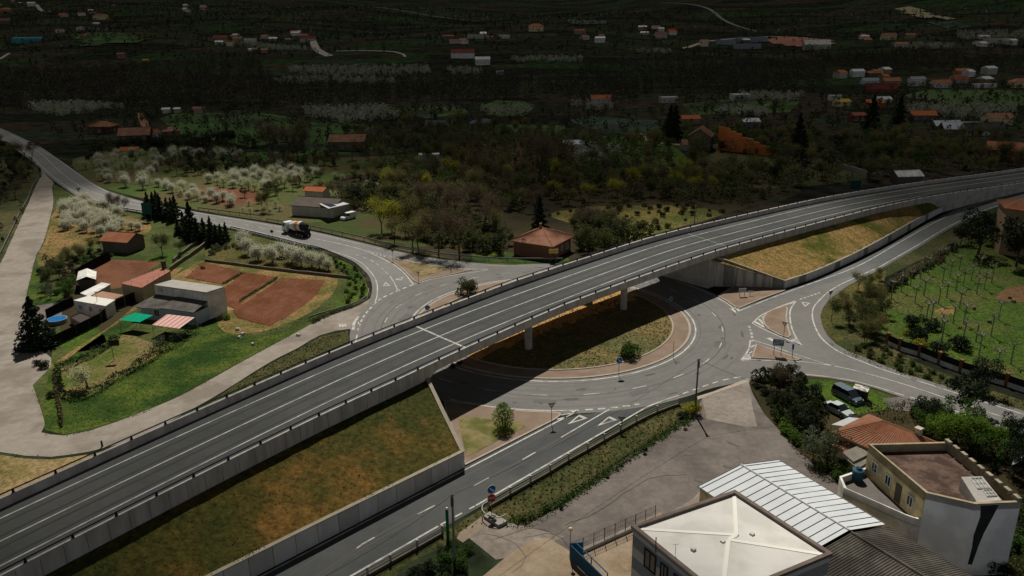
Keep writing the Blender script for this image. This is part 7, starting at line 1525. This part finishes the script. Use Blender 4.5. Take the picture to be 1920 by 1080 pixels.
p=g(846,512); t=T("marker_post",p,"thin dark marker post on the long tip of the north splitter island","post"); mb=MB(); mb.tube([p,p+Vector((0,0,1.7))],.06,5); t.part(mb,"post",dsteel); p=g(1262,672); t=T("marker_post",p,"thin brown pole at the inner edge of the round island","post"); mb=MB(); mb.tube([p,p+Vector((0,0,2.8))],.04,5); t.part(mb,"post",dsteel)
p=g(192,838); t=T("marker_post",p,"short blue-grey marker post beside the service road","post"); mb=MB(); mb.tube([p,p+Vector((0,0,.9))],[.14,.10],6); t.part(mb,"post",mat("marker_blue",(.05,.07,.13)))
p=g(840,1008); t=T("green_totem",p,"tall green cylindrical post with a white cap at the yard entrance","post"); mb=MB(); mb.tube([p,p+Vector((0,0,3.4))],.16,12); t.part(mb,"post",mat("totem_green",(.0,.12,.04),rough=.4)); mb=MB(); mb.tube([p+Vector((0,0,3.4)),p+Vector((0,0,3.6))],[.16,.1],12); t.part(mb,"cap",signw)
# basketball board
p=g(214,675); t=T("basketball_hoop",p,"dark basketball board on a bent pole standing on the hedged lawn","basketball hoop"); mb=MB(); mb.tube([p,p+Vector((0,0,2.4)),p+Vector((.5,-.1,2.9))],.05,6); t.part(mb,"pole",dsteel); mb=MB(); mb.box(p+Vector((.55,-.15,3.0)),(1.5,.06,1.0),.2); t.part(mb,"backboard",mat("dark_board",(.04,.025,.02))); mb=MB(); c=p+Vector((.5,-.45,2.7)); mb.tube([c+Vector((.22*math.cos(k*.7),.22*math.sin(k*.7),0)) for k in range(10)],.015,4); t.part(mb,"ring",signr)
# ---- poles and wires ----
def pole(px,h,label,m=wood,box=True,r_=.14):
    p=g(*px) if not isinstance(px,Vector) else px; t=T("utility_pole",p,label,"utility pole"); mb=MB(); mb.tube([p,p+Vector((0,0,h))],[r_,r_*.7],8); t.part(mb,"pole",m)
    if box: mb=MB(); mb.box(p+Vector((0,-.15,h-.7)),(.28,.22,.9)); t.part(mb,"junction_box",dsteel)
    mb=MB(); mb.box(p+Vector((0,0,h-.05)),(.5,.12,.1),.4); t.part(mb,"bracket",dsteel); return p+Vector((0,0,h-.05))
T1=pole((1302.8,777),8.1,"tall utility pole standing in the yellow-green bush by the roundabout"); T2=pole((853,1062),8.1,"concrete utility pole at the bottom edge beside the green post",mat("pole_grey",(.20,.20,.18),(.15,.15,.14),2))
T3=pole((942,358),8.5,"thin pole in the scrub left of the bare tree",box=False); pole((1477,378),7.5,"left one of the twin thin poles beyond the overpass",box=False,r_=.1); pole((1484,377),7.5,"right one of the twin thin poles beyond the overpass",box=False,r_=.1); pole((1302,420),5,"short pale pole on the rough meadow",mat("pale_pole",(.3,.27,.2)),False); pole((1455,300),9,"thin pole at the low end of the stepped brick-red wall",box=False,r_=.1); pole((1788,250),10,"thin pole in front of the pale village orchard",box=False,r_=.12); pole((1217,228),9,"thin pole beside the grey-green crop field",box=False,r_=.12)
pole((187,590),4.5,"slim dark pole beside the white cabin",box=False,r_=.05)
def wire(a,b_,sag,label,r_=.022):
    mb=MB(); P=[a.lerp(b_,k/16)+Vector((0,0,-sag*4*(k/16)*(1-k/16))) for k in range(17)]; mb.tube(P,r_,4,cap=False); o=mb.build("power_cable",mat("cable",(.03,.03,.03)) if "cable" not in MAT else MAT["cable"]); tag(o,label,"cable")
wire(T2,T1,1.0,"sagging cable crossing the lower road between the two utility poles"); wire(T2,g(380,1190,7.0),1.0,"cable running from the near utility pole off the bottom edge"); wire(T1,g(1470,735,3.5),.3,"cable from the tall pole down to the tangle beside the yard")
# ---- vehicles ----
tyre=mat("tyre",(.02,.02,.02),rough=.9); hub=mat("hub",(.35,.35,.35),metal=.5,rough=.4); glass=mat("car_glass",(.015,.02,.025),rough=.08,spec=.7); lampm=mat("head_lamp",(.6,.6,.58),rough=.2); lampr=mat("tail_lamp",(.3,.02,.02),rough=.3)
def frame_(c,rz): 
    X=Vector((math.cos(rz),math.sin(rz),0)); Y=Vector((-math.sin(rz),math.cos(rz),0)); return lambda x,y,z: c+X*x+Y*y+Vector((0,0,z))
def loft(mb,secs,f,mi=0):
    """secs: (x, [(y,z)...]) closed sections"""
    n=len(secs[0][1]); V=[f(x,y,z) for x,s in secs for y,z in s]; F=[(i*n+j,i*n+(j+1)%n,(i+1)*n+(j+1)%n,(i+1)*n+j)[::-1] for i in range(len(secs)-1) for j in range(n)]
    F+=[tuple(range(n)),tuple(range((len(secs)-1)*n,len(secs)*n))[::-1]]; mb.add(V,F,mi)
def wheels(t,f,xs,w_,r_):
    for x in xs:
        for s in(-1,1):
            mb=MB(); a,b_=f(x,s*(w_-.18),r_),f(x,s*(w_+.02),r_); mb.tube([a,b_],r_,14); wh=t.part(mb,"wheel",tyre); mb=MB(); mb.tube([f(x,s*(w_-.05),r_),f(x,s*(w_+.035),r_)],r_*.58,10); t.part(mb,"rim",hub,parent=wh)
def car(c,rz,paint,label,name,kind="saloon",L=4.3,W=1.75):
    f=frame_(c,rz); t=T(name,c,label,"van" if kind=="van" else "car"); hw=W/2
    prof={"saloon":(.95,1.42,[(-.50,.62),(-.47,.82),(-.30,.90),(.08,.92),(.30,.86),(.46,.72),(.50,.50)],(-.33,-.16,.10,.27)),"mpv":(1.0,1.62,[(-.50,.60),(-.49,.98),(-.30,1.0),(.12,1.0),(.34,.92),(.47,.74),(.50,.50)],(-.49,-.44,.12,.34)),"van":(1.1,1.85,[(-.50,.55),(-.495,1.1),(-.3,1.12),(.18,1.12),(.36,1.02),(.47,.82),(.50,.50)],(-.495,-.47,.14,.34))}[kind]
    secs=[]
    for x,z in prof[2]:
        k=1-.10*(abs(x)*2)**4; w_=hw*k; secs.append((x*L,[(-w_,.25),(w_,.25),(w_*1.0,z*.72),(w_*.93,z),(-w_*.93,z),(-w_,z*.72)]))
    mb=MB(); loft(mb,secs,f); t.part(mb,"body",paint,smooth=False)
    x0,x1,x2,x3=[v*L for v in prof[3]]; zb,zt=prof[0]-.07,prof[1]
    lo,hi=hw*.90,hw*.74
    mb=MB(); loft(mb,[(x0,[(-lo,zb),(lo,zb),(lo,zb+.02),(-lo,zb+.02)]),(x1,[(-lo,zb),(lo,zb),(hi,zt),(-hi,zt)]),(x2,[(-lo,zb),(lo,zb),(hi,zt),(-hi,zt)]),(x3,[(-lo*.98,zb),(lo*.98,zb),(lo*.98,zb+.02),(-lo*.98,zb+.02)])],f); t.part(mb,"windows",glass if kind!="van" else glass)
    mb=MB(); xa,xb=(x1-.02,x2+.03); loft(mb,[(xa,[(-hi-.015,zt-.05),(hi+.015,zt-.05),(hi-.06,zt+.03),(-hi+.06,zt+.03)]),(xb,[(-hi-.015,zt-.05),(hi+.015,zt-.05),(hi-.06,zt+.025),(-hi+.06,zt+.025)])],f)
    if kind=="van":
        xm=.02*L; loft(mb,[(x0-.02,[(-lo-.02,zb),(lo+.02,zb),(lo*.99,zt),(-lo*.99,zt)]),(xm,[(-lo-.02,zb),(lo+.02,zb),(hi+.12,zt+.03),(-hi-.12,zt+.03)])],f)
    t.part(mb,"roof",paint)
    wheels(t,f,(-.31*L,.31*L),hw,.31)
    for s in(-1,1):
        mb=MB(); mb.box(f(L*.475,s*hw*.62,.62),(.16,.38,.16),rz); t.part(mb,"headlight",lampm); mb=MB(); mb.box(f(-L*.49,s*hw*.7,.78),(.06,.28,.2),rz); t.part(mb,"tail_light",lampr); mb=MB(); mb.box(f(x3-.25,s*(hw+.06),zb+.08),(.12,.18,.12),rz); t.part(mb,"mirror",paint)
    return t
pt_=lambda n,c,r_=.3: mat(n,c,rough=r_,spec=.5)
def hd(a,b_): v=g(*b_)-g(*a); return math.atan2(v.y,v.x)
car(g(1588,748),hd((1567,736),(1607,758)),pt_("slate_blue_paint",(.10,.14,.17)),"slate blue people carrier parked on the grass below the east road","parked_car","mpv",4.5,1.8)
car(g(1570,774),hd((1550,764),(1590,784)),pt_("silver_paint",(.42,.47,.47)),"silver saloon car parked in front of the white canopy","parked_car","saloon",4.2,1.7)
car(g(653,411),hd((665,407),(643,413)),pt_("white_paint",(.66,.66,.64)),"white panel van parked on the grass beside the farm building","panel_van","van",4.6,1.8)
car(g(57,271),hd((57,271),(90,300)),pt_("black_paint",(.02,.02,.022)),"small black car driving on the far end of the north road","driven_car","saloon",4.2,1.75)
# covered shed behind the people carrier
t=T("garden_shed",g(1622,742,0),"dark shed with a patchy white roof between the people carrier and the east road","shed"); P=P_([(1600,727),(1605,720),(1630,727),(1626,735)],1.7); mb=MB(); mb.prism(P,0,1.6,top=False); t.part(mb,"wall",mat("dark_boards",(.05,.04,.035))); mb=MB(); c=sum(P,Vector())/4; mb.prism([c+(q-c)*1.08 for q in P],1.6,1.72); t.part(mb,"roof",mat("patchy_white",(.5,.48,.44),(.12,.11,.10),1.2,lo=.5,hi=.6))
t=T("garden_swing",g(1905,905,0),"pale curved garden canopy at the right edge behind the crenellated house","canopy"); mb=MB(); a=g(1897,872,2.2); b_=g(1925,862,2.2); quadf(mb,a,b_,b_+Vector((.8,1.0,.3)),a+Vector((.8,1.0,.3))); t.part(mb,"canopy",mat("bluish_canvas",(.36,.38,.42))); mb=MB(); mb.tube([Vector((a.x,a.y,0)),a+Vector((0,0,.02))],.04,5); mb.tube([Vector((b_.x,b_.y,0)),b_],.04,5); t.part(mb,"frame",steel)
# concrete mixer truck
c=g(557,440); rz=hd((582,444),(532,431)); f=frame_(c,rz); t=T("mixer_truck",c,"concrete mixer truck with a white and orange drum driving on the north road","truck")
dark=mat("truck_dark",(.03,.03,.032)); wt=pt_("truck_white",(.68,.68,.66)); orr=pt_("truck_orange",(.62,.20,.03)); redm=pt_("truck_red",(.35,.08,.04))
mb=MB(); loft(mb,[(-4.6,[(-.45,.75),(.45,.75),(.45,1.05),(-.45,1.05)]),(4.0,[(-.45,.75),(.45,.75),(.45,1.05),(-.45,1.05)])],f); mb.box(f(-1.0,0,.75),(6.5,2.3,.35),rz); t.part(mb,"chassis",dark)
mb=MB(); loft(mb,[(2.75,[(-1.15,.55),(1.15,.55),(1.15,2.0),(1.1,2.95),(-1.1,2.95),(-1.15,2.0)]),(4.3,[(-1.15,.55),(1.15,.55),(1.15,2.0),(1.08,2.95),(-1.08,2.95),(-1.15,2.0)]),(4.75,[(-1.1,.55),(1.1,.55),(1.1,1.7),(1.0,2.75),(-1.0,2.75),(-1.1,1.7)])],f); cb=t.part(mb,"cab",wt)
mb=MB(); mb.add([f(4.68,-.95,2.65),f(4.68,.95,2.65),f(4.80,1.02,1.75),f(4.80,-1.02,1.75)],[(0,1,2,3)]); 
for s in(-1,1): mb.box(f(3.9,s*1.145,2.2),(1.0,.05,.8),rz)
t.part(mb,"cab_window",glass,parent=cb); mb=MB()
mb.box(f(4.72,0,.9),(.2,2.2,.5),rz); mb.box(f(3.6,-1.17,1.2),(1.3,.05,.9),rz); t.part(mb,"cab_skirt",redm,parent=cb)
def dax(s): 
    return f(2.4-7.0*s,0,2.0+.85*s)
segs=[(0,.55,wt),(.08,.95,wt),(.28,1.28,wt),(.42,1.30,orr),(.60,1.28,orr),(.62,1.28,wt),(.74,1.2,wt),(.76,1.18,dark),(.92,.85,dark),(1.0,.6,dark)]
mb=MB(); mb.tube([dax(s[0]) for s in segs[:4]],[s[1] for s in segs[:4]],20); dr=t.part(mb,"drum",wt); mb=MB(); mb.tube([dax(s[0]) for s in segs[3:6]],[s[1]+.005 for s in segs[3:6]],20); t.part(mb,"drum_band",orr,parent=dr); mb=MB(); mb.tube([dax(s[0]) for s in segs[5:7]],[s[1] for s in segs[5:7]],20); t.part(mb,"drum_shell",wt,parent=dr); mb=MB(); mb.tube([dax(s[0]) for s in segs[7:]],[s[1] for s in segs[7:]],20); mb.box(f(-4.5,0,1.4),(.3,1.6,1.5),rz); t.part(mb,"chute",dark)
wheels(t,f,(3.7,-1.6,-2.8,-3.9),1.15,.5)
for s in(-1,1): mb=MB(); mb.box(f(4.82,s*.8,.95),(.08,.3,.2),rz); t.part(mb,"headlight",lampm)
# loose stones by the ploughed field and on the garden lawn
for k,(a,b_) in enumerate(((446,619),(455,628),(449,634),(474,647),(560,630))):
    q=g(a,b_); mb=MB(); mb.box(q+Vector((0,0,.2)),(.9,.6,.4),k*.7,taper=.6); o=mb.build("rubble_block",conc_l); tag(o,"pale block of rubble lying where the ploughed field meets the lawn","rubble","rubble blocks by the field")
for k,(a,b_) in enumerate(((1825,580),(1855,605),(1752,600),(1893,560),(1900,567))): 
    q=g(a,b_); mb=MB(); mb.box(q+Vector((0,0,.25)),(.8,.7,.5),k*.9,taper=.55); o=mb.build("garden_rock",stonew); tag(o,"dark boulder on the garden lawn among the pollarded trees","rock","boulders on the garden lawn")
